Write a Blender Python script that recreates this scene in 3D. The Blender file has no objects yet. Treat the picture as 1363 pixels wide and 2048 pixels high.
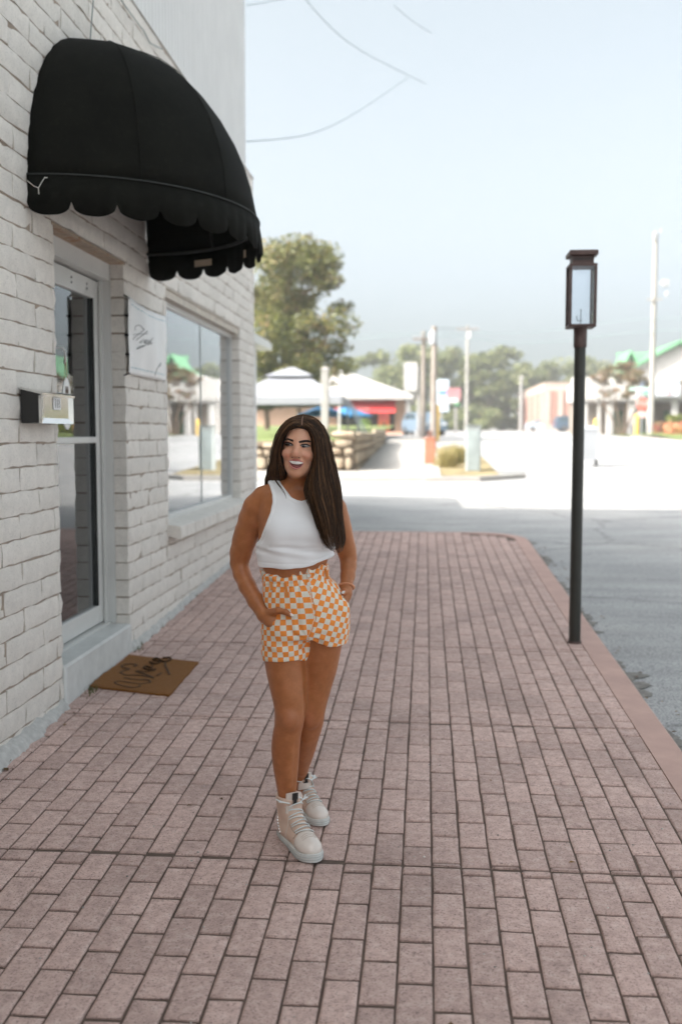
import bpy, bmesh, math, random
import numpy as np
from mathutils import Vector, Matrix
from mathutils.bvhtree import BVHTree

R = math.radians
SC = bpy.context.scene
COL = SC.collection

# ------------------------------------------------------------------ camera
cam_d = bpy.data.cameras.new('camera')
cam = bpy.data.objects.new('camera', cam_d)
COL.objects.link(cam)
SC.camera = cam
cam_d.sensor_fit = 'VERTICAL'
cam_d.sensor_height = 36.0
cam_d.sensor_width = 24.0
cam_d.lens = 35.0
cam_d.clip_start = 0.05
cam_d.clip_end = 3000
cam.location = (0, 0, 1.58)
_fw = Vector((-0.0838035, 0.9933372, -0.0791084)).normalized()      # looks a little left of the wall run and a little down
_rt = _fw.cross(Vector((0, 0, 1))).normalized()
_up = _rt.cross(_fw)
cam.rotation_euler = Matrix((_rt, _up, -_fw)).transposed().to_euler()
cam_d.dof.use_dof = True
cam_d.dof.focus_distance = 3.75
cam_d.dof.aperture_fstop = 1.8

# ------------------------------------------------------------------ sky, sun, exposure
SUN_AZ = Vector((-0.88, -0.475, 0)).normalized()             # towards the sun: behind the camera, to the left
SUN_EL = R(37.0)
world = bpy.data.worlds.new('World')
SC.world = world
world.use_nodes = True
wn = world.node_tree
wn.nodes.clear()
sky = wn.nodes.new('ShaderNodeTexSky')
sky.sky_type = 'NISHITA'
sky.sun_disc = False
sky.sun_elevation = SUN_EL
sky.sun_rotation = math.atan2(SUN_AZ.x, SUN_AZ.y)
sky.altitude = 200
sky.air_density = 0.4
sky.dust_density = 10.0
sky.ozone_density = 1.0
hs = wn.nodes.new('ShaderNodeHueSaturation')
hs.inputs['Saturation'].default_value = 0.36
bg = wn.nodes.new('ShaderNodeBackground')
bg.inputs['Strength'].default_value = 0.15
wo = wn.nodes.new('ShaderNodeOutputWorld')
# hazy summer sky: the clear-sky model veiled by an even pale haze
veil = wn.nodes.new('ShaderNodeMix')
veil.data_type = 'RGBA'
veil.inputs[0].default_value = 0.25
veil.inputs[7].default_value = (1.14, 1.56, 1.50, 1)
wn.links.new(sky.outputs[0], hs.inputs['Color'])
wn.links.new(hs.outputs[0], veil.inputs[6])
wn.links.new(veil.outputs[2], bg.inputs['Color'])
wn.links.new(bg.outputs[0], wo.inputs['Surface'])

sun_d = bpy.data.lights.new('sun', 'SUN')
sun_d.energy = 2.0
sun_d.angle = R(0.5)
sun_d.color = (1.0, 0.93, 0.84)
sun = bpy.data.objects.new('sun', sun_d)
COL.objects.link(sun)
_sd = Vector((SUN_AZ.x * math.cos(SUN_EL), SUN_AZ.y * math.cos(SUN_EL), math.sin(SUN_EL)))
sun.rotation_euler = _sd.to_track_quat('Z', 'Y').to_euler()
sun.location = (-20, -15, 30)

SC.view_settings.view_transform = 'Standard'
SC.view_settings.look = 'None'
SC.view_settings.exposure = 2.08
SC.view_settings.gamma = 1.0
SC.view_settings.use_curve_mapping = False
SC.render.engine = 'CYCLES'
SC.cycles.max_bounces = 8
SC.cycles.use_denoising = True

# ------------------------------------------------------------------ helpers
def srgb(r, g, b):
    f = lambda c: (c / 255 / 12.92) if c / 255 <= 0.04045 else ((c / 255 + 0.055) / 1.055) ** 2.4
    return (f(r), f(g), f(b), 1.0)

def tag(o, label=None, cat=None, group=None, kind=None):
    if label: o['label'] = label
    if cat: o['category'] = cat
    if group: o['group'] = group
    if kind: o['kind'] = kind
    return o

def empty(name, loc=(0, 0, 0), rz=0.0, parent=None):
    o = bpy.data.objects.new(name, None)
    COL.objects.link(o)
    o.location = loc
    o.rotation_euler = (0, 0, rz)
    o.empty_display_size = 0.2
    if parent: o.parent = parent
    return o

def link_mesh(name, me, parent=None, kind=None):
    o = bpy.data.objects.new(name, me)
    COL.objects.link(o)
    if parent: o.parent = parent
    if kind: o['kind'] = kind
    return o

def copy_tree(o, parent=None):
    c = o.copy()
    COL.objects.link(c)
    if parent:
        c.parent = parent
    for ch in list(o.children):
        copy_tree(ch, c)
    return c

class MB:
    """collects simple shapes; build() links them as one mesh object"""
    def __init__(self):
        self.v = []; self.f = []; self.mi = []; self.cur = 0
    def add(self, vs, fs):
        n = len(self.v)
        self.v.extend([tuple(p) for p in vs])
        for f in fs:
            self.f.append(tuple(i + n for i in f)); self.mi.append(self.cur)
        return self
    def box(self, lo, hi):
        x0, y0, z0 = lo; x1, y1, z1 = hi
        self.add([(x0, y0, z0), (x1, y0, z0), (x1, y1, z0), (x0, y1, z0), (x0, y0, z1), (x1, y0, z1), (x1, y1, z1), (x0, y1, z1)],
                 [(0, 3, 2, 1), (4, 5, 6, 7), (0, 1, 5, 4), (1, 2, 6, 5), (2, 3, 7, 6), (3, 0, 4, 7)])
        return self
    def bbox(self, lo, hi, b):
        """box with chamfered edges"""
        x0, y0, z0 = lo; x1, y1, z1 = hi
        P = []
        def ring(z, i):
            return [(x0 + i, y0 + b, z), (x0 + b, y0 + i, z), (x1 - b, y0 + i, z), (x1 - i, y0 + b, z), (x1 - i, y1 - b, z), (x1 - b, y1 - i, z), (x0 + b, y1 - i, z), (x0 + i, y1 - b, z)]
        R_ = [[(x0 + b, y0 + b, z0), (x0 + b, y0 + b, z0), (x1 - b, y0 + b, z0), (x1 - b, y0 + b, z0), (x1 - b, y1 - b, z0), (x1 - b, y1 - b, z0), (x0 + b, y1 - b, z0), (x0 + b, y1 - b, z0)]]
        rings = [ring(z0, b * .999), ring(z0 + b, 0), ring(z1 - b, 0), ring(z1, b * .999)]
        for r in rings: P += r
        F = []
        for k in range(3):
            for i in range(8):
                j = (i + 1) % 8
                F.append((k * 8 + i, k * 8 + j, k * 8 + 8 + j, k * 8 + 8 + i))
        F.append(tuple(range(7, -1, -1)))
        F.append(tuple(24 + i for i in range(8)))
        return self.add(P, F)
    def rings(self, rs, cap0=True, cap1=True, closed=True):
        n = len(rs[0]); P = []; F = []
        for r in rs: P += [tuple(p) for p in r]
        for k in range(len(rs) - 1):
            for i in range(n if closed else n - 1):
                j = (i + 1) % n
                F.append((k * n + i, k * n + j, (k + 1) * n + j, (k + 1) * n + i))
        if cap0: F.append(tuple(range(n - 1, -1, -1)))
        if cap1: F.append(tuple((len(rs) - 1) * n + i for i in range(n)))
        return self.add(P, F)
    def tube(self, pts, rad, n=8, cap=True, flat=1.0):
        pts = [Vector(p) for p in pts]
        if not hasattr(rad, '__len__'): rad = [rad] * len(pts)
        rs = []; prev = None
        for i, p in enumerate(pts):
            t = (pts[min(i + 1, len(pts) - 1)] - pts[max(i - 1, 0)])
            if t.length < 1e-9: t = Vector((0, 0, 1))
            t.normalize()
            if prev is None:
                a = Vector((0, 0, 1)) if abs(t.z) < .9 else Vector((1, 0, 0))
                u = t.cross(a).normalized()
            else:
                u = (prev - t * prev.dot(t))
                if u.length < 1e-6: u = t.cross(Vector((0, 0, 1)))
                u.normalize()
            prev = u
            w = t.cross(u)
            rs.append([p + (u * math.cos(2 * math.pi * k / n) + w * flat * math.sin(2 * math.pi * k / n)) * rad[i] for k in range(n)])
        return self.rings(rs, cap, cap)
    def cyl(self, c, r0, r1, z0, z1, n=16):
        return self.rings([[(c[0] + r * math.cos(2 * math.pi * k / n), c[1] + r * math.sin(2 * math.pi * k / n), z) for k in range(n)] for r, z in ((r0, z0), (r1, z1))])
    def lathe(self, c, prof, n=16):
        return self.rings([[(c[0] + r * math.cos(2 * math.pi * k / n), c[1] + r * math.sin(2 * math.pi * k / n), c[2] + z) for k in range(n)] for r, z in prof])
    def quad(self, a, b, c, d):
        return self.add([a, b, c, d], [(0, 1, 2, 3)])
    def prism(self, poly, axis, a, b):
        """extrude a 2D outline along an axis (0,1,2) from a to b"""
        def mk(p, t):
            q = [p[0], p[1]]; q.insert(axis, t); return tuple(q)
        return self.rings([[mk(p, a) for p in poly], [mk(p, b) for p in poly]])
    def xform(self, M):
        self.v = [tuple(M @ Vector(p)) for p in self.v]; return self
    def mesh(self, name, mats, smooth=False):
        me = bpy.data.meshes.new(name)
        me.from_pydata(self.v, [], self.f)
        if not isinstance(mats, (list, tuple)): mats = [mats]
        for m in mats: me.materials.append(m)
        if len(mats) > 1: me.polygons.foreach_set('material_index', self.mi)
        bm = bmesh.new(); bm.from_mesh(me)
        bmesh.ops.recalc_face_normals(bm, faces=bm.faces)
        bm.to_mesh(me); bm.free()
        if smooth:
            me.polygons.foreach_set('use_smooth', [True] * len(me.polygons))
            try: me.set_sharp_from_angle(angle=R(smooth if smooth is not True else 40))
            except Exception: pass
        return me
    def build(self, name, mats, parent=None, kind=None, smooth=False):
        return link_mesh(name, self.mesh(name, mats, smooth), parent, kind)

# ------------------------------------------------------------------ materials
def nodes_of(name):
    m = bpy.data.materials.new(name)
    m.use_nodes = True
    nt = m.node_tree
    return m, nt, nt.nodes['Principled BSDF']

def N(nt, t, **kw):
    n = nt.nodes.new(t)
    for k, v in kw.items():
        if k in n.inputs: n.inputs[k].default_value = v
        else: setattr(n, k, v)
    return n

def ramp(nt, fac, stops):
    r = nt.nodes.new('ShaderNodeValToRGB')
    e = r.color_ramp.elements
    while len(e) < len(stops): e.new(0.5)
    for i, (p, c) in enumerate(stops):
        e[i].position = p; e[i].color = c if len(c) == 4 else (*c, 1)
    nt.links.new(fac, r.inputs[0])
    return r.outputs[0]

def scale_c(c, k):
    return (min(c[0] * k, 1), min(c[1] * k, 1), min(c[2] * k, 1), 1)

def mat(name, col, rough=.6, var=.12, scale=6.0, bump=.0, bscale=60.0, metal=0.0, spec=.5, piece=0.0, col2=None, detail=6, sub=0.0, coord='pos', bdist=.004, speck=None, stain=None):
    """painted / stone / cloth surface: noise mottling, an optional tone per piece, fine relief"""
    m, nt, b = nodes_of(name)
    L = nt.links
    if coord == 'pos': co = N(nt, 'ShaderNodeNewGeometry').outputs['Position']
    else: co = N(nt, 'ShaderNodeTexCoord').outputs['Object']
    nz = N(nt, 'ShaderNodeTexNoise', Scale=scale, Detail=detail, Roughness=.62)
    L.new(co, nz.inputs['Vector'])
    c2 = col2 or scale_c(col, 1 + var)
    cc = ramp(nt, nz.outputs[0], [(.3, scale_c(col, 1 - var)), (.52, col), (.72, c2)])
    if speck:
        n3 = N(nt, 'ShaderNodeTexNoise', Scale=speck[0], Detail=4, Roughness=.75); L.new(co, n3.inputs['Vector'])
        s_ = speck[1]
        sp = ramp(nt, n3.outputs[0], [(.34, (1 - s_,) * 3), (.46, (1, 1, 1)), (.6, (1, 1, 1)), (.74, (1 + s_ * .35,) * 3)])
        ms = N(nt, 'ShaderNodeMix', data_type='RGBA', blend_type='MULTIPLY'); ms.inputs[0].default_value = 1
        L.new(cc, ms.inputs[6]); L.new(sp, ms.inputs[7]); cc = ms.outputs[2]
    if stain:
        n4 = N(nt, 'ShaderNodeTexNoise', Scale=stain[0], Detail=6, Roughness=.6, Distortion=.6); L.new(co, n4.inputs['Vector'])
        sp = ramp(nt, n4.outputs[0], [(.30, (1 - stain[1],) * 3), (.48, (1, 1, 1)), (.75, (1 + stain[1] * .4,) * 3)])
        ms = N(nt, 'ShaderNodeMix', data_type='RGBA', blend_type='MULTIPLY'); ms.inputs[0].default_value = 1
        L.new(cc, ms.inputs[6]); L.new(sp, ms.inputs[7]); cc = ms.outputs[2]
    if piece > 0:
        oi = N(nt, 'ShaderNodeObjectInfo'); ge = N(nt, 'ShaderNodeNewGeometry')
        ad = N(nt, 'ShaderNodeMath', operation='ADD'); L.new(oi.outputs['Random'], ad.inputs[0]); L.new(ge.outputs['Random Per Island'], ad.inputs[1])
        fr = N(nt, 'ShaderNodeMath', operation='FRACT'); L.new(ad.outputs[0], fr.inputs[0])
        mr = N(nt, 'ShaderNodeMapRange'); mr.inputs['To Min'].default_value = 1 - piece; mr.inputs['To Max'].default_value = 1 + piece
        L.new(fr.outputs[0], mr.inputs[0])
        mx = N(nt, 'ShaderNodeMix', data_type='RGBA', blend_type='MULTIPLY'); mx.inputs[0].default_value = 1
        L.new(cc, mx.inputs[6]); L.new(mr.outputs[0], mx.inputs[7])
        cc = mx.outputs[2]
    L.new(cc, b.inputs['Base Color'])
    b.inputs['Roughness'].default_value = rough
    b.inputs['Metallic'].default_value = metal
    b.inputs['Specular IOR Level'].default_value = spec
    if sub > 0:
        b.inputs['Subsurface Weight'].default_value = sub
        b.inputs['Subsurface Radius'].default_value = (.012, .005, .003)
        b.inputs['Subsurface Scale'].default_value = 1.0
    if bump > 0:
        n2 = N(nt, 'ShaderNodeTexNoise', Scale=bscale, Detail=8, Roughness=.65)
        L.new(co, n2.inputs['Vector'])
        bp = N(nt, 'ShaderNodeBump', Strength=bump, Distance=bdist)
        L.new(n2.outputs[0], bp.inputs['Height']); L.new(bp.outputs[0], b.inputs['Normal'])
    return m

def glass_mat(name, tint=(1, 1, 1, 1), refl=1.0, clear=.9):
    """thin window glass: fresnel mirror over a clear sheet"""
    m, nt, b = nodes_of(name)
    nt.nodes.remove(b)
    out = nt.nodes['Material Output']
    fr = N(nt, 'ShaderNodeFresnel', IOR=1.5)
    ml = N(nt, 'ShaderNodeMath', operation='MULTIPLY'); ml.use_clamp = True
    ml.inputs[1].default_value = refl
    nt.links.new(fr.outputs[0], ml.inputs[0])
    tr = N(nt, 'ShaderNodeBsdfTransparent'); tr.inputs[0].default_value = (tint[0] * clear, tint[1] * clear, tint[2] * clear, 1)
    gl = N(nt, 'ShaderNodeBsdfGlossy', Roughness=0.0); gl.inputs[0].default_value = (.96, .98, 1, 1)
    mx = N(nt, 'ShaderNodeMixShader')
    nt.links.new(ml.outputs[0], mx.inputs[0]); nt.links.new(tr.outputs[0], mx.inputs[1]); nt.links.new(gl.outputs[0], mx.inputs[2])
    nt.links.new(mx.outputs[0], out.inputs['Surface'])
    return m

def leaf_mat(name, cols, trans=.35):
    m, nt, b = nodes_of(name)
    L = nt.links
    ge = N(nt, 'ShaderNodeNewGeometry')
    nz = N(nt, 'ShaderNodeTexNoise', Scale=.55, Detail=3)
    L.new(ge.outputs['Position'], nz.inputs['Vector'])
    ad = N(nt, 'ShaderNodeMath', operation='MULTIPLY_ADD'); L.new(ge.outputs['Random Per Island'], ad.inputs[0]); ad.inputs[1].default_value = .55; L.new(nz.outputs[0], ad.inputs[2])
    sb = N(nt, 'ShaderNodeMath', operation='SUBTRACT'); L.new(ad.outputs[0], sb.inputs[0]); sb.inputs[1].default_value = .27
    n = len(cols)
    cc = ramp(nt, sb.outputs[0], [(.15 + .7 * i / max(n - 1, 1), c) for i, c in enumerate(cols)])
    L.new(cc, b.inputs['Base Color'])
    b.inputs['Roughness'].default_value = .55
    out = nt.nodes['Material Output']
    tl = N(nt, 'ShaderNodeBsdfTranslucent'); L.new(cc, tl.inputs[0])
    mx = N(nt, 'ShaderNodeMixShader'); mx.inputs[0].default_value = trans
    L.new(b.outputs[0], mx.inputs[1]); L.new(tl.outputs[0], mx.inputs[2]); L.new(mx.outputs[0], out.inputs['Surface'])
    return m

def catmull(pts, n):
    """n points along a smooth curve through pts (tuples of any length)"""
    P = np.array(pts, float)
    d = np.r_[0, np.cumsum(np.maximum(np.linalg.norm(np.diff(P, axis=0), axis=1), 1e-9))]
    t = np.linspace(0, d[-1], n)
    m = np.zeros_like(P)
    m[1:-1] = (P[2:] - P[:-2]) / (d[2:] - d[:-2])[:, None]
    m[0] = (P[1] - P[0]) / (d[1] - d[0]); m[-1] = (P[-1] - P[-2]) / (d[-1] - d[-2])
    k = np.clip(np.searchsorted(d, t, side='right') - 1, 0, len(d) - 2)
    h = (d[k + 1] - d[k])[:, None]; s = ((t - d[k]) / (d[k + 1] - d[k]))[:, None]
    return ((2 * s**3 - 3 * s**2 + 1) * P[k] + (s**3 - 2 * s**2 + s) * h * m[k] + (-2 * s**3 + 3 * s**2) * P[k + 1] + (s**3 - s**2) * h * m[k + 1])

# the street climbs gently away from the camera
def gz(y):
    if y < -12: y = -12
    if y < 28: return .034 * (y - 3.8)
    if y < 62:
        u = y - 28
        return .8228 + .034 * u - .5 * (.028 / 34) * u * u
    return .8228 + .034 * 34 - .5 * .028 * 34 + .006 * (min(y, 400) - 62)
ROAD = -0.11       # the carriageway lies this much below the pavement
def rz(y): return gz(y) + ROAD

# ================================================================== GROUND, ROAD, PAVEMENT
rnd = random.Random(7)

M_asphalt = None
def make_asphalt():
    m, nt, b = nodes_of('asphalt')
    L = nt.links
    pos = N(nt, 'ShaderNodeNewGeometry').outputs['Position']
    big = N(nt, 'ShaderNodeTexNoise', Scale=.35, Detail=5, Roughness=.6); L.new(pos, big.inputs['Vector'])
    mp = N(nt, 'ShaderNodeMapping'); mp.inputs['Scale'].default_value = (.5, 2.2, 1); L.new(pos, mp.inputs['Vector'])
    st = N(nt, 'ShaderNodeTexNoise', Scale=1.1, Detail=4); L.new(mp.outputs[0], st.inputs['Vector'])
    agg = N(nt, 'ShaderNodeTexNoise', Scale=70, Detail=3, Roughness=.7); L.new(pos, agg.inputs['Vector'])
    c1 = ramp(nt, big.outputs[0], [(.3, (.28, .284, .288)), (.5, (.33, .332, .332)), (.7, (.385, .38, .372))])
    c2 = ramp(nt, agg.outputs[0], [(.34, (.35, .35, .36)), (.5, (1, 1, 1)), (.66, (1.45, 1.45, 1.42))])
    c3 = ramp(nt, st.outputs[0], [(.35, (.86, .86, .86)), (.6, (1.05, 1.05, 1.05))])
    m1 = N(nt, 'ShaderNodeMix', data_type='RGBA', blend_type='MULTIPLY'); m1.inputs[0].default_value = .8
    L.new(c1, m1.inputs[6]); L.new(c2, m1.inputs[7])
    m2 = N(nt, 'ShaderNodeMix', data_type='RGBA', blend_type='MULTIPLY'); m2.inputs[0].default_value = 1
    L.new(m1.outputs[2], m2.inputs[6]); L.new(c3, m2.inputs[7])
    # cracks that wander
    wn_ = N(nt, 'ShaderNodeTexNoise', Scale=1.3, Detail=4); L.new(pos, wn_.inputs['Vector'])
    va = N(nt, 'ShaderNodeVectorMath', operation='MULTIPLY_ADD'); L.new(wn_.outputs['Color'], va.inputs[0]); va.inputs[1].default_value = (1.2, 1.2, 0); L.new(pos, va.inputs[2])
    vo = N(nt, 'ShaderNodeTexVoronoi', Scale=.28, feature='DISTANCE_TO_EDGE'); L.new(va.outputs[0], vo.inputs['Vector'])
    ck = ramp(nt, vo.outputs['Distance'], [(0, (.35, .34, .33)), (.006, (.5, .5, .5)), (.013, (1, 1, 1))])
    m3 = N(nt, 'ShaderNodeMix', data_type='RGBA', blend_type='MULTIPLY'); m3.inputs[0].default_value = .5
    L.new(m2.outputs[2], m3.inputs[6]); L.new(ck, m3.inputs[7])
    L.new(m3.outputs[2], b.inputs['Base Color'])
    b.inputs['Roughness'].default_value = .85
    bp = N(nt, 'ShaderNodeBump', Strength=.55, Distance=.006)
    L.new(agg.outputs[0], bp.inputs['Height']); L.new(bp.outputs[0], b.inputs['Normal'])
    return m
M_asphalt = make_asphalt()
M_concrete = mat('pale_concrete', (.34, .325, .30, 1), .85, .12, 2.5, .25, 70)
M_joint = mat('sandy_joint', (.125, .088, .07, 1), .95, .3, 9, .5, 120)
M_paver = mat('rose_paver', (.53, .372, .328, 1), .8, .22, 30, .8, 130, piece=.10, col2=(.62, .475, .43, 1), detail=9, bdist=.003, speck=(120, .55), stain=(1.6, .16))
M_kerb = mat('rose_concrete', (.46, .30, .255, 1), .7, .12, 5, .2, 120)
M_grass = mat('lawn', (.13, .17, .045, 1), .9, .35, 3, .5, 30)
M_dirt = mat('gutter_dirt', (.19, .18, .165, 1), .95, .4, 20, .6, 90)

def sheet(name, xs, ys, zf, m, kind='structure'):
    mb = MB()
    nx, ny = len(xs), len(ys)
    mb.add([(x, y, zf(x, y)) for y in ys for x in xs],
           [(j * nx + i, j * nx + i + 1, (j + 1) * nx + i + 1, (j + 1) * nx + i) for j in range(ny - 1) for i in range(nx - 1)])
    return mb.build(name, m, kind=kind, smooth=True)

ys_road = [-60, -30, -12] + [y for y in range(-8, 28, 4)] + [28 + 2 * k for k in range(18)] + [66, 80, 110, 160, 230, 330, 400, 700, 1500]
sheet('road', [-600, -200, -60, -20, 0, 20, 60, 200, 600], ys_road, lambda x, y: rz(y), M_asphalt)

# --- pavement: slab with a rounded far corner, kerb band, then every brick
XW, XK0, XK1 = -2.0, 1.10, 1.265
Y0, Y1 = -4.0, 12.86
slab = MB()
def slab_outline(xr, rad, y1, inset=0.0):
    pts = []
    for k in range(9):
        a = math.pi / 2 * k / 8
        pts.append((xr - rad + rad * math.cos(a), y1 - rad + rad * math.sin(a)))
    return pts
arc = slab_outline(XK0, .46, Y1 - .16)
outl = [(XW - .3, Y0), (XK0, Y0)] + [(XK0, y) for y in (0, 4, 8)] + arc + [(.3, Y1 - .06), (XW - .3, Y1 - .06)]
slab.rings([[(x, y, gz(y) - .16) for x, y in outl], [(x, y, gz(y) - .0085) for x, y in outl]])
sidewalk = slab.build('sidewalk', M_joint, kind='structure')

arc2 = slab_outline(XK1, .62, Y1)
inner = [(XK0, Y0)] + [(XK0, y) for y in (0, 2, 4, 6, 8, 10)] + arc + [(.2, Y1 - .07), (-1.2, Y1 - .05), (XW - .3, Y1 - .05)]
outer = [(XK1, Y0)] + [(XK1, y) for y in (0, 2, 4, 6, 8, 10)] + arc2 + [(.2, Y1), (-1.2, Y1), (XW - .3, Y1)]
kb = MB()
rows = []
for (a, b) in zip(inner, outer):
    a = Vector((a[0], a[1], gz(a[1]))); b = Vector((b[0], b[1], gz(b[1])))
    d = (b - a).normalized()
    rows.append([a + Vector((0, 0, -.14)), a + Vector((0, 0, .001)), b - d * .02 + Vector((0, 0, .001)), b + Vector((0, 0, -.018)), b + Vector((0, 0, -.16))])
kb.rings(rows, False, False, closed=False)
kb.build('kerb', M_kerb, kind='structure', smooth=30)

# paver shapes: unit blocks with worn rounded tops (x -.5..5, y -.5..5, top at z=0)
def paver_mesh(seed):
    r = random.Random(seed)
    mb = MB()
    def ring(ix, iy, z):
        n = []
        for sx, sy in ((-1, -1), (0, -1), (1, -1), (1, 0), (1, 1), (0, 1), (-1, 1), (-1, 0)):
            jx = r.uniform(-.018, .018); jy = r.uniform(-.009, .009)
            n.append((sx * (.5 - ix) + jx, sy * (.5 - iy) + jy, z + r.uniform(-.0006, .0006)))
        return n
    mb.rings([ring(0, 0, -.03), ring(.0, .0, -.0045), ring(.035, .018, -.0008), ring(.09, .05, 0)], cap0=False, cap1=False)
    n = len(mb.v)
    mb.v.append((0, 0, r.uniform(-.001, .0006)))
    for i in range(8):
        mb.f.append((24 + i, 24 + (i + 1) % 8, n)); mb.mi.append(0)
    return mb.mesh('brick', M_paver, smooth=50)
PV = [paver_mesh(s) for s in range(12)]
PVd = []
for me in PV:
    PVd.append(([tuple(v.co) for v in me.vertices], [tuple(p.vertices) for p in me.polygons]))

pitch_x, pitch_y, gap = .1076, .226, .0085
seams = [(3.565 + 1.635 * k) for k in range(-5, 6)]
cells = []
kx0 = int((XW + .0 - .034) / pitch_x) - 1
kx1 = int((XK0 - .034) / pitch_x) + 1
for k in range(kx0, kx1 + 1):
    x0 = .034 + pitch_x * k; x1 = x0 + pitch_x
    x0 = max(x0, XW - .05); x1 = min(x1, XK0 + .002)
    if x1 - x0 < .03: continue
    off = (3.372 if k % 2 == 0 else 3.372 + pitch_y / 2 + .012) + rnd.uniform(-.012, .012)
    xm = (x0 + x1) / 2
    n0 = int((Y0 - off) / pitch_y) - 1
    for j in range(n0, n0 + 90):
        a = off + j * pitch_y; b = a + pitch_y
        a = max(a, Y0); b = min(b, Y1 - .055)
        if b - a < .03: continue
        cut = [(a, b)]
        for s in seams:
            ss = s - .013 * xm
            nc = []
            for (p, q) in cut:
                if p < ss < q:
                    for u in ((p, ss - .004), (ss + .004, q)):
                        if u[1] - u[0] > .022: nc.append(u)
                else: nc.append((p, q))
            cut = nc
        for (p, q) in cut:
            if q > Y1 - .7 and x1 > XK0 - .55:           # trim to the rounded corner
                cx, cy = XK0 - .46, Y1 - .16 - .46
                if q > Y1 - .15 and x1 > .5: continue
                if max(x0, x1) > cx and q > cy and math.hypot(x1 - cx, max(q, cy) - cy) > .46: continue
            cells.append((x0, x1, p, q))
# largest in the photograph = nearest ones inside the view
def in_view(c):
    x, y = (c[0] + c[1]) / 2, (c[2] + c[3]) / 2
    if y < 2.15: return False
    u = (x + .0846 * y) / y
    return abs(u) < .365
near = sorted([c for c in cells if in_view(c)], key=lambda c: c[2] * 1.0 + 0 * c[0] - .12 * ((c[1] - c[0]) > .09) - .2 * ((c[3] - c[2]) > .15))[:300]
nearset = set(near)
field = MB()
for c in cells:
    x0, x1, p, q = c
    cx, cy = (x0 + x1) / 2, (p + q) / 2
    sx, sy = x1 - x0 - gap, q - p - .015
    dz = rnd.uniform(-.0018, .0018)
    tx, ty = rnd.uniform(-.009, .009), rnd.uniform(-.006, .006)
    i = rnd.randrange(12); ang = rnd.choice((0, 1)) * math.pi
    if c in nearset:
        o = link_mesh('brick', PV[i], sidewalk)
        o.matrix_local = Matrix.Translation((cx, cy, gz(cy) + dz)) @ Matrix.Rotation(math.atan(.034) + tx, 4, 'X') @ Matrix.Rotation(ty, 4, 'Y') @ Matrix.Rotation(ang + rnd.uniform(-.008, .008), 4, 'Z') @ Matrix.Diagonal((sx, sy, 1, 1))
    else:
        vs, fs = PVd[i]; s = -1 if ang else 1
        field.add([(cx + v[0] * sx * s, cy + v[1] * sy * s, gz(cy + v[1] * sy * s) + v[2] + dz) for v in vs], fs)
field.build('brick_field', M_paver, sidewalk, kind='stuff', smooth=50)

# gutter dirt and litter along the kerb
gd = MB()
for k in range(120):
    y = 3.0 + k * .083 + rnd.uniform(-.05, .05)
    w = max(.02, .09 + .07 * math.sin(k * .33) + rnd.uniform(-.05, .07))
    x0 = XK1 - .01
    n = 9
    pts = [(x0 + abs(math.cos(2 * math.pi * i / n)) * w * rnd.uniform(.6, 1.1) * (1 if math.cos(2 * math.pi * i / n) > 0 else 0), y + math.sin(2 * math.pi * i / n) * rnd.uniform(.05, .13)) for i in range(n)]
    gd.add([(px, py, rz(py) + .003 + .0004 * (k % 9)) for px, py in pts] + [(x0 + w * .3, y, rz(y) + .012)], [(i, (i + 1) % n, n) for i in range(n)])
gd.build('dirt', M_dirt, kind='stuff')
M_deadleaf = mat('dead_leaf', (.16, .085, .025, 1), .8, .4, 30, piece=.5)
def leaf_quad(mb, x, y, z, s, a):
    ca, sa = math.cos(a), math.sin(a)
    P = [(-.5, 0, 0), (-.1, .28, .12), (.5, 0, .02), (-.1, -.28, .1)]
    mb.add([(x + s * (p[0] * ca - p[1] * sa), y + s * (p[0] * sa + p[1] * ca), z + s * p[2]) for p in P], [(0, 1, 2), (0, 2, 3)])
lit = MB()
for k in range(60):
    y = rnd.uniform(3.5, 12.5); x = XK1 + abs(rnd.gauss(0, .14)) + .01
    leaf_quad(lit, x, y, rz(y) + .016, rnd.uniform(.02, .05), rnd.uniform(0, 6.3))
for (x, y, s) in ((-1.93, 4.36, .06), (-1.96, 4.47, .05), (-.98, 4.02, .03), (.3, 4.4, .02), (.67, 4.2, .02), (-.86, 4.1, .03), (-1.9, 5.2, .03), (.55, 3.62, .03), (-1.88, 5.0, .04), (.08, 2.62, .03)):
    leaf_quad(lit, x, y, gz(y) + .006, s, rnd.uniform(0, 6.3))
lit.build('leaf_litter', M_deadleaf, kind='stuff')
grit = MB()
for k in range(150):
    y = 2.3 + 7 * rnd.random() ** 1.6; x = rnd.uniform(-1.9, 1.05); s = rnd.uniform(.002, .0055)
    z = gz(y) + .0015
    grit.add([(x - s, y, z), (x, y - s * .8, z), (x + s, y + s * .2, z), (x, y + s, z), (x, y, z + s)], [(0, 1, 4), (1, 2, 4), (2, 3, 4), (3, 0, 4)])
grit.build('grit', mat('pale_grit', (.42, .40, .37, 1), .9, .6, 40, piece=.6), kind='stuff')
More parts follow.
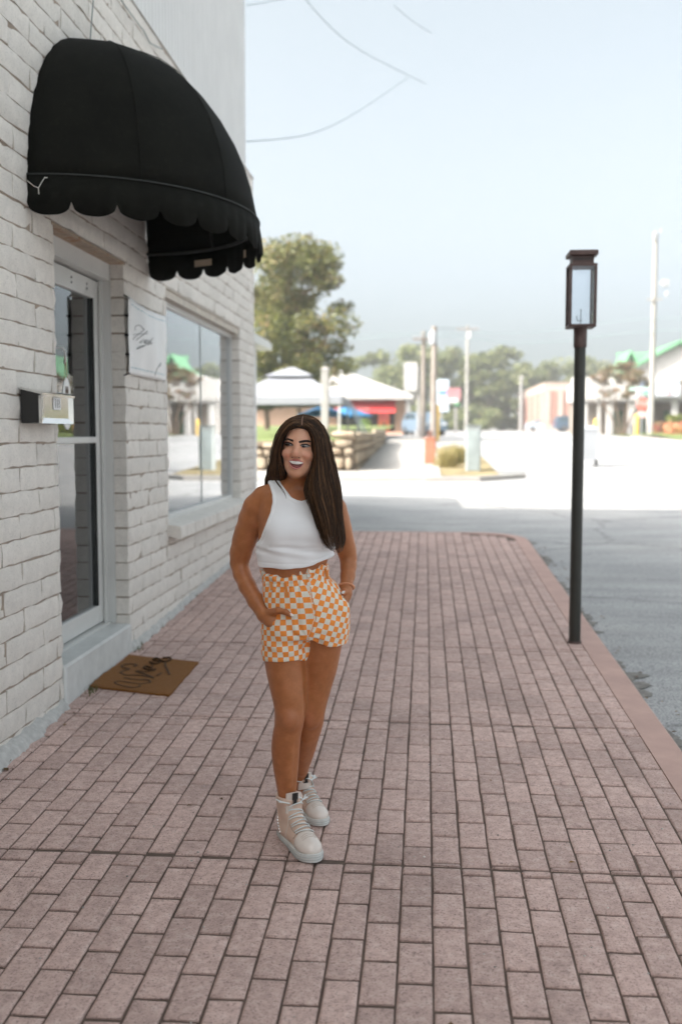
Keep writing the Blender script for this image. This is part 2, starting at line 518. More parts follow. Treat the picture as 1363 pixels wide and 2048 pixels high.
# weeds in the joint between wall and pavement
M_weed = leaf_mat('weed', [(.05, .05, .02, 1), (.10, .11, .03, 1), (.16, .12, .05, 1)], .2)
wd = MB()
for k in range(150):
    y = rnd.choice((rnd.uniform(4.2, 11.5), rnd.gauss(5.62, .06), rnd.gauss(6.65, .05)))
    x = XW + rnd.uniform(-.01, .05) + (.035 if 5.3 < y < 6.6 else 0)
    a = rnd.uniform(0, 6.3); h = rnd.uniform(.012, .04); w = .004
    dx, dy = math.cos(a), math.sin(a); lx, ly = rnd.uniform(-.015, .015), rnd.uniform(-.015, .015)
    z = gz(y)
    wd.add([(x - dx * w, y - dy * w, z), (x + dx * w, y + dy * w, z), (x + lx, y + ly, z + h)], [(0, 1, 2)])
wd.build('weeds', M_weed, kind='stuff')

# ================================================================== THE WHITE BRICK STOREFRONT
rb = random.Random(21)
M_white = mat('white_painted_block', (.75, .71, .655, 1), .75, .08, 14, .9, 130, piece=.05, detail=9, bdist=.005, speck=(95, .22))
M_mort = mat('painted_mortar', (.34, .275, .22, 1), .9, .25, 12, .5, 90)
M_mort2 = mat('rough_mortar', (.52, .51, .49, 1), .9, .2, 20, 1.0, 60, bdist=.01)
M_siding = mat('white_metal_siding', (.66, .655, .64, 1), .5, .05, 3, .05, 20)
M_alu = mat('white_aluminium', (.60, .60, .58, 1), .35, .05, 5, .03, 60)
M_aluw = mat('brownish_aluminium', (.50, .44, .37, 1), .5, .18, 14, .1, 50)  # aluminium in a browner, mottled tone
M_rust = mat('rusty_lintel', (.42, .33, .25, 1), .8, .35, 10, .3, 60, col2=(.30, .13, .05, 1))
M_step = mat('painted_concrete', (.58, .585, .57, 1), .75, .1, 9, .35, 70)
M_gasket = mat('black_gasket', (.02, .02, .018, 1), .5)
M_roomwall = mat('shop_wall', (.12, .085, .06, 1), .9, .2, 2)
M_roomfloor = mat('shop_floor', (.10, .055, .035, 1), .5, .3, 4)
M_dglass = glass_mat('door_glass', (.75, .8, .78, 1), 1.6, .75)
M_wglass = glass_mat('shop_window_glass', (.8, .85, .85, 1), 2.2, .7)
M_steelgrey = mat('grey_sealant', (.23, .26, .26, 1), .4)
M_dark = mat('near_black', (.012, .012, .012, 1), .6)

BX = -2.0
bld = empty('brick_storefront', (BX, 8.0, 0))
tag(bld, 'white painted brick storefront with a recessed glass door, shop window and metal siding above', 'building')
def bpart(mb, name, m, kind=None, smooth=False, parent=None):
    o = mb.build(name, m, None, kind, smooth)
    p = parent or bld
    o.parent = p
    o.matrix_parent_inverse = Matrix.Translation(bld.location).inverted() if p is bld else Matrix.Identity(4)
    return o
def sub(mb, name, m, parent, smooth=False):
    return mb.build(name, m, parent, None, smooth)

DOOR = (5.335, 6.59, .28, 2.719)
WIN = (7.685, 10.75, .765, 2.719)
YE = 11.69; ZT = 4.51
core = MB()
CX0, CX1 = -2.34, -2.013
RC = .014
for (a, b, c, d) in ((-12, DOOR[0] - RC, -1.2, ZT), (DOOR[1] + RC, WIN[0] - RC, -1.2, ZT), (WIN[1] + RC, YE - .012, -1.2, ZT), (DOOR[0] - RC, DOOR[1] + RC, -1.2, DOOR[2] - .01), (DOOR[0] - RC, DOOR[1] + RC, DOOR[3] + RC, ZT),
                     (WIN[0] - RC, WIN[1] + RC, -1.2, WIN[2] - RC), (WIN[0] - RC, WIN[1] + RC, WIN[3] + RC, ZT)):
    core.box((CX0, a, c), (CX1, b, d))
bpart(core, 'wall', M_mort)

# rough faced bricks: unit meshes (depth along x, face at x=0)
def block_mesh(seed):
    r = random.Random(seed * 7 + 1)
    ny, nz = 6, 2
    P = []; F = []
    for j in range(nz + 1):
        for i in range(ny + 1):
            e = 1 if (i in (0, ny) or j in (0, nz)) else 0
            y = -.5 + i / ny + (r.uniform(-.02, .02) if 0 < i < ny else r.uniform(-.011, .011))
            z = -.5 + j / nz + (r.uniform(-.04, .04) if 0 < j < nz else r.uniform(-.045, .03))
            x = r.uniform(-.0035, .0045) - (.0075 + r.uniform(0, .004) if e else 0)
            P.append((x, y, z))
    W = ny + 1
    for j in range(nz):
        for i in range(ny):
            F.append((j * W + i, j * W + i + 1, (j + 1) * W + i + 1, (j + 1) * W + i))
    edge = [i for i in range(W)] + [(j + 1) * W + ny for j in range(nz)] + [nz * W + i for i in range(ny - 1, -1, -1)] + [j * W for j in range(nz - 1, 0, -1)]
    b0 = len(P)
    for e in edge:
        p = P[e]; P.append((-.105, p[1] * .985, p[2] * .98))
    n = len(edge)
    for k in range(n):
        F.append((edge[k], b0 + k, b0 + (k + 1) % n, edge[(k + 1) % n]))
    mb = MB(); mb.add(P, F)
    return mb.mesh('brick', M_white, smooth=32)
BV = [block_mesh(s) for s in range(10)]
BVd = [([tuple(v.co) for v in me.vertices], [tuple(p.vertices) for p in me.polygons]) for me in BV]
course, blen, bgap = .1191, .468, .009
pieces = []
k0 = -6
for k in range(k0, 33):
    z0 = .577 + course * k; z1 = z0 + course
    if z0 > ZT - .05: continue
    z1 = min(z1, ZT)
    off = 5.05 if k % 2 else 4.807
    off += rb.uniform(-.02, .02)
    y = off - blen * 4
    while y < YE:
        a, b = max(y, 3.3), min(y + blen * 1.0, YE)
        y += blen
        if b - a < .03: continue
        rect = [(a, b, z0, z1)]
        for (oa, ob, oc, od) in (DOOR, WIN):
            nr = []
            for (p, q, r0, r1) in rect:
                if q <= oa or p >= ob or r1 <= oc + .004 or r0 >= od - .004: nr.append((p, q, r0, r1)); continue
                if p < oa - .02: nr.append((p, oa, r0, r1))
                if q > ob + .02: nr.append((ob, q, r0, r1))
                pm, qm = max(p, oa), min(q, ob)
                if r0 < oc - .02: nr.append((pm, qm, r0, oc))
                if r1 > od + .02: nr.append((pm, qm, od, r1))
            rect = nr
        pieces += [r for r in rect if r[1] - r[0] > .03 and r[3] > gz(r[0]) - .02]
def bscore(r):
    ym = (r[0] + r[1]) / 2
    if ym < 4.35: return 99
    return ym - 2.5 * (r[1] - r[0])
order = sorted(range(len(pieces)), key=lambda i: bscore(pieces[i]))
keep = set(order[:300])
wallfield = MB()
for i, (a, b, c, d) in enumerate(pieces):
    v = rb.randrange(10); fl = rb.choice((-1, 1))
    cx = BX + rb.uniform(-.0025, .0025); cy = (a + b) / 2; cz = (c + d) / 2
    sy = b - a - bgap; sz = d - c - .0085
    if i in keep:
        o = link_mesh('brick', BV[v], bld)
        o.location = (cx - bld.location.x, cy - bld.location.y, cz - bld.location.z)
        o.scale = (1, sy, sz)
    else:
        vs, fs = BVd[v]
        wallfield.add([(cx + p[0], cy + p[1] * sy, cz + p[2] * sz) for p in vs], fs)
# the return of the far corner, seen only from the side
for k in range(k0, 33):
    z0 = .577 + course * k; z1 = min(z0 + course, ZT)
    if z0 > ZT - .05: continue
    for j in range(6):
        x1 = BX - .11 - j * blen - (blen / 2 if k % 2 else 0); x0 = x1 - blen
        vs, fs = BVd[rb.randrange(10)]
        wallfield.add([(((x0 + x1) / 2) + p[1] * (blen - bgap), YE - .002 + p[0], (z0 + z1) / 2 + p[2] * (z1 - z0 - .0085)) for p in vs], fs)
bpart(wallfield, 'brick_field', M_white, kind='stuff', smooth=32)

# lumpy mortar where the wall meets the paving
fl = MB(); rows = []
for k in range(150):
    y = 3.2 + k * .0565
    w = .03 + .028 * abs(math.sin(k * .7)) * rb.uniform(.3, 1.2); h = .03 + .022 * rb.uniform(0, 1)
    if y < 5.2: w += .045 * (5.2 - y) / 1.2; h += .03 * (5.2 - y)
    if DOOR[0] - .02 < y < DOOR[1]: w, h = .012 + .01 * rb.random(), .01
    if y > 8: w *= .6
    z = gz(y)
    rows.append([(BX - .06, y, z + h * 1.25), (BX + .004, y, z + h), (BX + w * .6, y, z + h * .55), (BX + w, y, z - .012), (BX + w, y, z - .08)])
fl.rings(rows, False, False, closed=False)
bpart(fl, 'mortar_fillet', M_mort2, smooth=60)

# white ribbed siding over the bricks, a flashing strip between
for k in range(60):
    y1 = 11.742 - k * .2; y0 = y1 - .2
    mb = MB()
    x = BX - .1
    mb.prism([(x - .05, y0 + .004), (x - .05, y1 - .004), (x - .006, y1 - .004), (x, y1 - .012), (x, y1 - .085), (x - .004, y1 - .09), (x - .004, y1 - .1), (x, y1 - .105), (x, y0 + .012), (x - .006, y0 + .004)], 2, ZT + .012, 7.9)
    bpart(mb, 'siding_board', M_siding)
mb = MB()
mb.prism([(BX + .004, ZT + .001), (BX + .004, ZT + .012), (BX - .1, ZT + .03), (BX - .16, ZT + .03), (BX - .16, ZT + .001)], 1, -12, YE)
bpart(mb, 'flashing', M_siding)
mb = MB(); mb.box((BX - .3, -12, ZT + .005), (BX - .152, 11.738, 7.88)); bpart(mb, 'upper_wall', M_siding)
# the body of the building behind the street wall
mb = MB(); mb.box((-14, -12, 7.9), (BX - .04, 11.79, 8.0)); bpart(mb, 'roof', M_siding)
mb = MB(); mb.box((-14, -12, -1.4), (-13.7, 11.66, 7.89)); bpart(mb, 'rear_wall', M_siding)
mb = MB(); mb.box((-13.69, 11.37, -1.4), (-2.35, 11.664, 7.89)); bpart(mb, 'side_wall', M_siding)
mb = MB(); mb.box((-13.69, -12, -1.4), (-2.35, -11.7, 7.89)); bpart(mb, 'side_wall', M_siding)
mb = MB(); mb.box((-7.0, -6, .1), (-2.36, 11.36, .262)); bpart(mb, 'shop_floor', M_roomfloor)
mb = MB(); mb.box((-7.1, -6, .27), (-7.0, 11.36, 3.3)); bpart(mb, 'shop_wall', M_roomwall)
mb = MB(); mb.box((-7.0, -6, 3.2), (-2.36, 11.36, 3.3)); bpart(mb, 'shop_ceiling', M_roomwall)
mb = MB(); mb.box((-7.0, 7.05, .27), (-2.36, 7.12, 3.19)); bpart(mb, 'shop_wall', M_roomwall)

# door step
mb = MB(); mb.bbox((-2.33, DOOR[0] - .012, -.3), (BX + .012, DOOR[1] - .006, .282), .012); bpart(mb, 'door_step', M_step, smooth=40)
# steel lintel over the door, rusty underneath
mb = MB(); mb.box((-2.12, DOOR[0] - .03, 2.698), (BX - .004, DOOR[1] + .03, 2.716)); mb.box((-2.30, DOOR[0], 2.70), (-2.121, DOOR[1], 2.717)); bpart(mb, 'lintel', M_rust)
# door frame
fr = MB()
fr.box((-2.27, 6.575, .283), (-2.104, 6.63, 2.70)); fr.box((-2.27, 5.30, .283), (-2.104, 5.352, 2.70)); fr.box((-2.27, 5.352, 2.59), (-2.10, 6.575, 2.697))
fr.box((-2.165, 6.535, .284), (-2.15, 6.575, 2.59)); fr.box((-2.27, 5.352, .283), (-2.13, 6.575, .297))
bpart(fr, 'door_frame', M_alu)
mb = MB(); mb.box((-2.104, 6.577, .3), (-2.0965, 6.589, 2.69)); bpart(mb, 'caulk_bead', M_alu)
# the door leaf: stiles, rails, glass, closer holes
dl = MB()
xd0, xd1 = -2.215, -2.17
dl.bbox((xd0, 6.455, .305), (xd1, 6.568, 2.58), .004)
dl.bbox((xd0, 5.36, .305), (xd1, 5.45, 2.58), .004)
dl.bbox((xd0 + .001, 5.452, .305), (xd1 - .001, 6.453, .425), .004)
dl.bbox((xd0 + .001, 5.452, 2.46), (xd1 - .001, 6.453, 2.58), .004)
door = bpart(dl, 'door', M_alu)
mb = MB(); mb.bbox((xd0 - .01, 5.452, 1.515), (xd1 + .02, 6.46, 1.555), .006); sub(mb, 'push_bar', M_alu, door).matrix_parent_inverse = Matrix.Identity(4)
mb = MB(); mb.box((-2.196, 5.44, .42), (-2.190, 6.462, 2.466)); sub(mb, 'glass', M_dglass, door)
mb = MB(); mb.box((-2.187, 6.444, .425), (-2.171, 6.454, 2.46)); mb.box((-2.187, 5.451, .425), (-2.171, 5.46, 2.46)); sub(mb, 'gasket', M_gasket, door)
mb = MB()
for (yy, zz) in ((6.05, 2.535), (6.05, 2.505), (6.33, 2.535), (6.33, 2.505)):
    mb.rings([[(xd1 + t, yy + .008 * math.cos(a), zz + .008 * math.sin(a)) for a in [2 * math.pi * q / 10 for q in range(10)]] for t in (-.01, .0015)])
sub(mb, 'screw', M_dark, door)

# shop window
wf = MB()
wf.box((-2.15, WIN[1] - .06, .90), (-2.09, WIN[1] - .002, 2.64)); wf.box((-2.15, WIN[0] + .002, .90), (-2.09, WIN[0] + .06, 2.64))
wf.box((-2.15, WIN[0] + .06, .872), (-2.085, WIN[1] - .06, .915)); wf.box((-2.15, WIN[0] + .06, 2.60), (-2.09, WIN[1] - .06, 2.64))
win = bpart(wf, 'window', M_alu)
for (a, b) in ((WIN[0] + .06, 9.31), (9.335, WIN[1] - .06)):
    mb = MB(); mb.box((-2.124, a, .915), (-2.116, b, 2.60)); sub(mb, 'pane', M_wglass, win)
mb = MB(); mb.box((-2.128, 9.31, .915), (-2.112, 9.335, 2.60)); sub(mb, 'mullion', M_steelgrey, win)
mb = MB(); mb.box((-2.20, WIN[0] + .003, 2.641), (-2.02, WIN[1] - .003, 2.70)); mb.box((-2.20, WIN[0] - .02, 2.701), (BX - .006, WIN[1] + .02, 2.716)); bpart(mb, 'lintel', M_aluw)
mb = MB(); mb.prism([(-2.3, .76), (-1.94, .76), (-1.94, .84), (-2.1, .868), (-2.3, .868)], 1, WIN[0] - .03, WIN[1] + .02); bpart(mb, 'sill_bed', M_mort2)
y = WIN[0] - .05
while y < WIN[1] + .02:
    w = .072
    mb = MB()
    j = rb.uniform(-.004, .004)
    P = [(-2.09, .80), (-1.905 + j, .745), (-1.897 + j, .757), (-1.90 + j, .842), (-1.91 + j, .85), (-2.09, .877)]
    mb.prism(P, 1, y + .002, y + w - .002)
    bpart(mb, 'sill_brick', M_white, smooth=30)
    y += w
# a dropped cable and a hook on the wall
mb = MB(); mb.tube([(-1.9700, 5.9616, 4.1317), (-1.9700, 5.9289, 4.0132), (-1.9700, 5.8918, 3.8763)], .004, 5); bpart(mb, 'cable', M_steelgrey); mb = MB(); mb.tube([(-1.9700, 6.5157, 4.3625), (-1.9700, 6.7418, 4.3642), (-1.9700, 7.0353, 4.3721), (-1.9700, 7.1903, 4.3474), (-1.9700, 7.5296, 4.4306)], .005, 5); bpart(mb, 'cable', M_steelgrey)
mb = MB(); mb.tube([(BX, 9.35, 3.86), (BX + .1, 9.36, 3.90), (BX + .16, 9.38, 3.92), (BX + .165, 9.38, 3.86), (BX + .1, 9.36, 3.80)], .01, 6); bpart(mb, 'conduit_hook', M_aluw)

# small white annex with an eave just past the corner
ann = empty('white_annex', (-3.4, 14.2, 0))
tag(ann, 'low white annex with a projecting white eave just behind the brick corner', 'building')
def apart(mb, name, m, parent=ann):
    o = mb.build(name, m, parent)
    o.matrix_parent_inverse = Matrix.Translation(-ann.location)
    return o
mb = MB(); mb.box((-6.5, 12.4, 0), (-2.80, 16.5, 2.99)); apart(mb, 'wall', M_siding)
mb = MB(); mb.prism([(-6.6, 4.0), (-2.64, 3.0), (-2.60, 3.0), (-2.60, 3.1), (-6.6, 4.12)], 1, 12.3, 16.7); apart(mb, 'roof', M_siding)
mb = MB(); mb.prism([(-2.80, 2.993), (-2.61, 2.993), (-2.59, 3.07), (-2.575, 3.07), (-2.575, 2.96), (-2.80, 2.96)], 1, 12.25, 16.75); apart(mb, 'eave', M_alu)

# ------------------------------------------------------------------ awning
M_awn = mat('black_awning_cloth', (.0075, .0075, .0055, 1), .85, .25, 5, .2, 300, spec=.12, speck=(34, -.5), stain=(2.2, .3))
M_blackpaint = mat('black_frame_paint', (.02, .02, .018, 1), .6)
M_piping = mat('awning_piping', (.034, .036, .034, 1), .6, spec=.25)
AY, AH, AR, AZ, ATOP = 6.075, 1.09, .975, 2.88, .985
awn = empty('dome_awning', (BX, AY, AZ))
tag(awn, 'black dome awning with a scalloped valance over the shop door', 'awning')
def awpart(mb, name, m, smooth=False, kind=None):
    o = mb.build(name, m, awn, kind, smooth)
    o.matrix_parent_inverse = Matrix.Translation(-Vector(awn.location))
    return o
ribs = [0, 33, 65, 115, 147, 180]
def dome_pt(th, ph):
    """th: way round the rim, ph: height (0 rim, 90 top)"""
    i = max(k for k in range(5) if ribs[k] <= th + 1e-6)
    a, b = R(ribs[i]), R(ribs[i + 1]); t = (R(th) - a) / (b - a)
    c = (1 - t) * Vector((math.sin(a), -math.cos(a))) + t * Vector((math.sin(b), -math.cos(b)))
    s = Vector((math.sin(R(th)), -math.cos(R(th))))
    f = .62 * math.sin(R(ph)) ** .5 if ph > 0 else 0
    d = s * (1 - f) + c * f
    rr = math.cos(R(ph)) ** .92
    return Vector((BX - .004 + AR * d.x * rr, AY + AH * d.y * rr, AZ + ATOP * math.sin(R(ph)) ** 1.02))
ths = []
for i in range(5):
    n = 8
    ths += [ribs[i] + (ribs[i + 1] - ribs[i]) * k / n for k in range(n)]
ths.append(180)
dm = MB()
dm.rings([[dome_pt(t, p) for t in ths] for p in (0, 6, 13, 20, 28, 36, 44, 52, 60, 68, 75, 82, 87)], False, False, closed=False)
canopy = awpart(dm, 'canopy', M_awn, smooth=14)
sol = canopy.modifiers.new('cloth', 'SOLIDIFY'); sol.thickness = .004; sol.offset = -1
val = MB()
nS = 14; per = 16
top = []; mid = []; bot = []
for k in range(nS * per + 1):
    th = 180 * k / (nS * per)
    s = Vector((math.sin(R(th)), -math.cos(R(th))))
    ph = (k % per) / per
    drop = .140 + .066 * math.sqrt(max(0, 1 - (2 * ph - 1) ** 2)) ** .9 if k % per else .138
    wv = .006 * math.sin(k * .26) + .004 * math.sin(k * .9)
    ax, ay = BX - .004 + (AR + .004) * s.x, AY + (AH + .004) * s.y
    top.append((ax, ay, AZ + .004)); mid.append((ax + s.x * (.012 + wv * .4), ay + s.y * (.012 + wv * .4), AZ - .08)); bot.append((ax + s.x * (.016 + wv), ay + s.y * (.016 + wv), AZ - drop))
val.rings([top, mid, bot], False, False, closed=False)
vo_ = awpart(val, 'valance', M_awn, smooth=50)
sol = vo_.modifiers.new('cloth', 'SOLIDIFY'); sol.thickness = .003; sol.offset = -1
pp = MB(); pp.tube([(BX - .004 + (AR + .008) * math.sin(R(t)), AY - (AH + .008) * math.cos(R(t)), AZ) for t in range(0, 181, 4)], .0042, 6); awpart(pp, 'piping', M_piping)
for t in ribs[1:-1]:
    pp = MB(); pp.tube([dome_pt(t, p) + Vector((.004 * math.sin(R(t)), -.004 * math.cos(R(t)), .003)) for p in (0, 10, 20, 30, 40, 50, 60, 70, 80, 86)], .002, 5); awpart(pp, 'seam', M_awn)
fr = MB(); fr.tube([(BX - .004 + (AR - .02) * math.sin(R(t)), AY - (AH - .02) * math.cos(R(t)), AZ - .02) for t in range(0, 181, 6)], .012, 6)
for t in ribs[1:-1]:
    fr.tube([dome_pt(t, p) * 1.0 - Vector((.02 * math.sin(R(t)), -.02 * math.cos(R(t)), .02)) for p in (0, 20, 40, 60, 80)], .01, 6)
awpart(fr, 'frame', M_blackpaint)
M_tagc = mat('care_label', (.45, .36, .27, 1), .8)
mb = MB(); mb.quad((BX + .36, AY + AH * .93 - .01, 2.80), (BX + .50, AY + AH * .86 - .01, 2.80), (BX + .50, AY + AH * .86 - .012, 2.755), (BX + .36, AY + AH * .93 - .012, 2.755))
awpart(mb, 'care_label', M_tagc); mb = MB()
mb.quad((BX + .78, AY + AH * .58, 2.80), (BX + .80, AY + AH * .56, 2.80), (BX + .80, AY + AH * .56, 2.75), (BX + .78, AY + AH * .58, 2.75)); awpart(mb, 'care_label', M_tagc)
M_web = mat('cobweb', (.5, .48, .43, 1), .9)
mb = MB()
for pts in ([(-1.9000, 4.7252, 2.7817), (-1.9000, 4.8003, 2.7758), (-1.9000, 4.8601, 2.7804), (-1.9000, 4.9076, 2.8216), (-1.9000, 4.9500, 2.8551)], [(-1.9000, 4.8601, 2.7804), (-1.9000, 4.8636, 2.7515)], [(-1.9000, 4.9497, 2.8510), (-1.9000, 5.0625, 2.8831), (-1.9000, 5.1796, 2.9061)]):
    mb.tube(pts, .0025, 4)
awpart(mb, 'cobweb', M_web)

# ------------------------------------------------------------------ mailbox
M_blackmetal = mat('black_metal', (.014, .013, .012, 1), .45)
M_chrome = mat('polished_steel', (.72, .72, .70, 1), .12, .05, 4, .05, 9, metal=1.0)
M_card = mat('white_card', (.75, .75, .74, 1), .7)
mbx = empty('mailbox', (BX, 5.03, 1.70))
tag(mbx, 'black wall mailbox with a polished steel front on the brick beside the door', 'mailbox')
def mpart(mb, name, m, smooth=False):
    o = mb.build(name, m, mbx, None, smooth)
    o.matrix_parent_inverse = Matrix.Translation(-Vector(mbx.location))
    return o
ya, yb, xf = 4.81, 5.255, -1.893
mb = MB(); mb.prism([(BX + .004, 1.628), (xf - .012, 1.632), (xf - .014, 1.785), (BX + .004, 1.805)], 1, ya, yb); mpart(mb, 'body', M_blackmetal)
mb = MB(); mb.prism([(BX + .003, 1.806), (xf - .006, 1.786), (xf + .012, 1.778), (xf + .012, 1.766), (xf + .006, 1.766), (xf - .006, 1.774), (BX + .003, 1.797)], 1, ya - .004, yb + .004); mpart(mb, 'lid', M_chrome)
mb = MB(); mb.rings([[(xf - .012, ya, 1.628), (xf - .012, yb, 1.628), (xf - .012, yb, 1.766), (xf - .012, ya, 1.766)], [(xf + .004, ya, 1.628), (xf + .004, yb, 1.628), (xf + .004, yb, 1.766), (xf + .004, ya, 1.766)], [(xf - .006, ya + .05, 1.656), (xf - .006, yb - .05, 1.656), (xf - .006, yb - .05, 1.764), (xf - .006, ya + .05, 1.764)]], True, True); mpart(mb, 'front_plate', M_chrome)
mb = MB(); mb.box((xf - .004, 4.985, 1.70), (xf - .002, 5.085, 1.762)); mpart(mb, 'name_card', M_card)
mb = MB()
for yy in (5.005, 5.032, 5.058): mb.box((xf - .002, yy, 1.708), (xf - .0008, yy + .006, 1.756))
mpart(mb, 'card_print', M_dark)

# ------------------------------------------------------------------ banner
M_vinyl = mat('white_vinyl', (.80, .80, .79, 1), .5, .05, 3, .05, 20)
M_blue = mat('pale_blue_stitch', (.25, .42, .48, 1), .7)
M_print = mat('grey_print', (.36, .36, .36, 1), .7)
ban = empty('vinyl_banner', (BX, 7.16, 2.5))
tag(ban, 'white vinyl banner with grey script lettering hung on the pier between door and window', 'banner')
def banpart(mb, name, m, smooth=False):
    o = mb.build(name, m, ban, None, smooth)
    o.matrix_parent_inverse = Matrix.Translation(-Vector(ban.location))
    return o
def ban_x(u, v):
    return BX + .018 + .022 * math.sin(math.pi * u) * math.sin(math.pi * v) + .007 * math.sin(9 * u - 4 * v) * math.sin(math.pi * v) + .01 * math.exp(-((u - .55 - .3 * (v - .5)) ** 2) * 40) * math.sin(math.pi * v) + .004 * math.sin(22 * u + 3 * v)
BC = [(-1.9750, 6.5959, 2.4917), (-1.9750, 7.5800, 2.4695), (-1.9750, 7.5535, 1.9739), (-1.9750, 6.5892, 1.9746)]
def ban_pt(u, v, lift=0.0):
    a, b, c, d = [Vector(q) for q in BC]
    tp = a.lerp(b, u); bt = d.lerp(c, u)
    p = tp.lerp(bt, v)
    sag = .022 * math.sin(math.pi * u) * (1 - v)
    return Vector((ban_x(u, v) + lift, p.y, p.z - sag))
gr = MB(); nu, nv = 28, 20
gr.rings([[ban_pt(i / nu, j / nv) for i in range(nu + 1)] for j in range(nv + 1)], False, False, closed=False)
cl = banpart(gr, 'cloth', M_vinyl, smooth=True)
sol = cl.modifiers.new('cloth', 'SOLIDIFY'); sol.thickness = .0015
mb = MB()
for vv in (.075, .90):
    for k in range(13):
        u0 = .06 + k * .071
        mb.quad(ban_pt(u0, vv, .003), ban_pt(u0 + .05, vv, .003), ban_pt(u0 + .05, vv + .012, .003), ban_pt(u0, vv + .012, .003))
banpart(mb, 'stitching', M_blue)
def ban_uv(p):
    a, b, c, d = [Vector(q) for q in BC]
    u = (p[1] - a.y) / (b.y - a.y)
    for _ in range(3):
        tp = a.lerp(b, u); bt = d.lerp(c, u)
        v = (tp.z - p[2]) / (tp.z - bt.z)
    return u, v
mb = MB()
for st in ([(-1.9650, 6.7363, 2.2869), (-1.9650, 6.7317, 2.3036), (-1.9650, 6.7773, 2.3257), (-1.9650, 6.8280, 2.3280), (-1.9650, 6.8556, 2.3134), (-1.9650, 6.8841, 2.3116), (-1.9650, 6.8312, 2.2855), (-1.9650, 6.7619, 2.2502), (-1.9650, 6.6995, 2.2176)], [(-1.9650, 6.9419, 2.3079), (-1.9650, 6.8765, 2.2789), (-1.9650, 6.8122, 2.2487), (-1.9650, 6.7602, 2.2201)], [(-1.9650, 6.6904, 2.2495), (-1.9650, 6.8077, 2.2689), (-1.9650, 6.9585, 2.2902)],
           [(-1.9650, 6.8743, 2.2387), (-1.9650, 6.8217, 2.2163), (-1.9650, 6.8100, 2.2089), (-1.9650, 6.8385, 2.2124), (-1.9650, 6.9265, 2.2419), (-1.9650, 6.8788, 2.2167), (-1.9650, 6.8960, 2.2150)], [(-1.9650, 6.9795, 2.2453), (-1.9650, 6.9202, 2.2333), (-1.9650, 6.8903, 2.2161), (-1.9650, 6.9252, 2.2176), (-1.9650, 6.9913, 2.2431), (-1.9650, 6.9188, 2.2074), (-1.9650, 6.8366, 2.1778), (-1.9650, 6.7679, 2.1587), (-1.9650, 6.8025, 2.1765), (-1.9650, 6.8952, 2.2005)], [(-1.9650, 7.0769, 2.2708), (-1.9650, 7.0149, 2.2387), (-1.9650, 6.9597, 2.2061), (-1.9650, 7.0143, 2.2289), (-1.9650, 7.0507, 2.2355), (-1.9650, 7.0317, 2.2174)],
           [(-1.9650, 7.3720, 2.1067), (-1.9650, 7.3048, 2.0748), (-1.9650, 7.2580, 2.0445), (-1.9650, 7.2365, 2.0026)], [(-1.9650, 7.3779, 2.0934), (-1.9650, 7.3177, 2.0722), (-1.9650, 7.2650, 2.0552)]):
    q = [ban_pt(*ban_uv(p), .0032) for p in catmull(st, 26)]
    mb.tube(q, .0042, 5, flat=.5)
banpart(mb, 'lettering', M_print)
mb = MB()
for (u, v) in ((.02, .02), (.98, .02), (.02, .98), (.98, .98)):
    p = ban_pt(u, v, .002); mb.tube([p, p + Vector((-.03, (-.03 if u < .5 else .03), .02 if v < .5 else -.02))], .005, 6)
for v in (.25, .5, .75):
    p = ban_pt(0.0, v); mb.tube([p + Vector((-.02, -.012, 0)), p + Vector((.004, -.006, 0))], .009, 6)
banpart(mb, 'tie', M_dark)

# ------------------------------------------------------------------ hanging tag on the door
M_leather = mat('tan_leather', (.28, .14, .055, 1), .7)
M_brownprint = mat('brown_print', (.09, .055, .035, 1), .7)
M_enamel = mat('white_enamel', (.72, .74, .73, 1), .35)
hg = empty('door_hanger', (-2.13, 5.755, 2.06))
tag(hg, 'white oval hanging tag on a leather strap inside the door frame above the mailbox', 'hanging sign')
def hpart(mb, name, m, smooth=False):
    o = mb.build(name, m, hg, None, smooth)
    o.matrix_parent_inverse = Matrix.Translation(-Vector(hg.location))
    return o
mb = MB()
ov = [(5.765 + .072 * math.cos(a) * (1 - .18 * math.sin(a)), 1.755 + .155 * math.sin(a)) for a in [2 * math.pi * k / 28 for k in range(28)]]
mb.prism(ov, 0, -2.136, -2.128); hpart(mb, 'board', M_enamel)
mb = MB(); mb.tube([(-2.132, 5.74, 1.885), (-2.132, 5.752, 1.97), (-2.132, 5.758, 2.05)], .0045, 6, flat=.5); mb.tube([(-2.132, 5.792, 1.885), (-2.132, 5.775, 1.97), (-2.132, 5.762, 2.05)], .0045, 6, flat=.5); hpart(mb, 'strap', M_leather)
mb = MB()
mb.box((-2.128, 5.74, 1.815), (-2.1262, 5.79, 1.84)); mb.box((-2.128, 5.742, 1.84), (-2.1262, 5.757, 1.856)); mb.box((-2.128, 5.770, 1.84), (-2.1262, 5.786, 1.856)); hpart(mb, 'print', M_brownprint)
mb = MB(); mb.tube([(-2.19, 5.76, 2.085), (-2.15, 5.76, 2.085), (-2.132, 5.76, 2.06), (-2.13, 5.762, 2.03), (-2.14, 5.764, 1.99)], .008, 8); hpart(mb, 'hook', M_enamel)

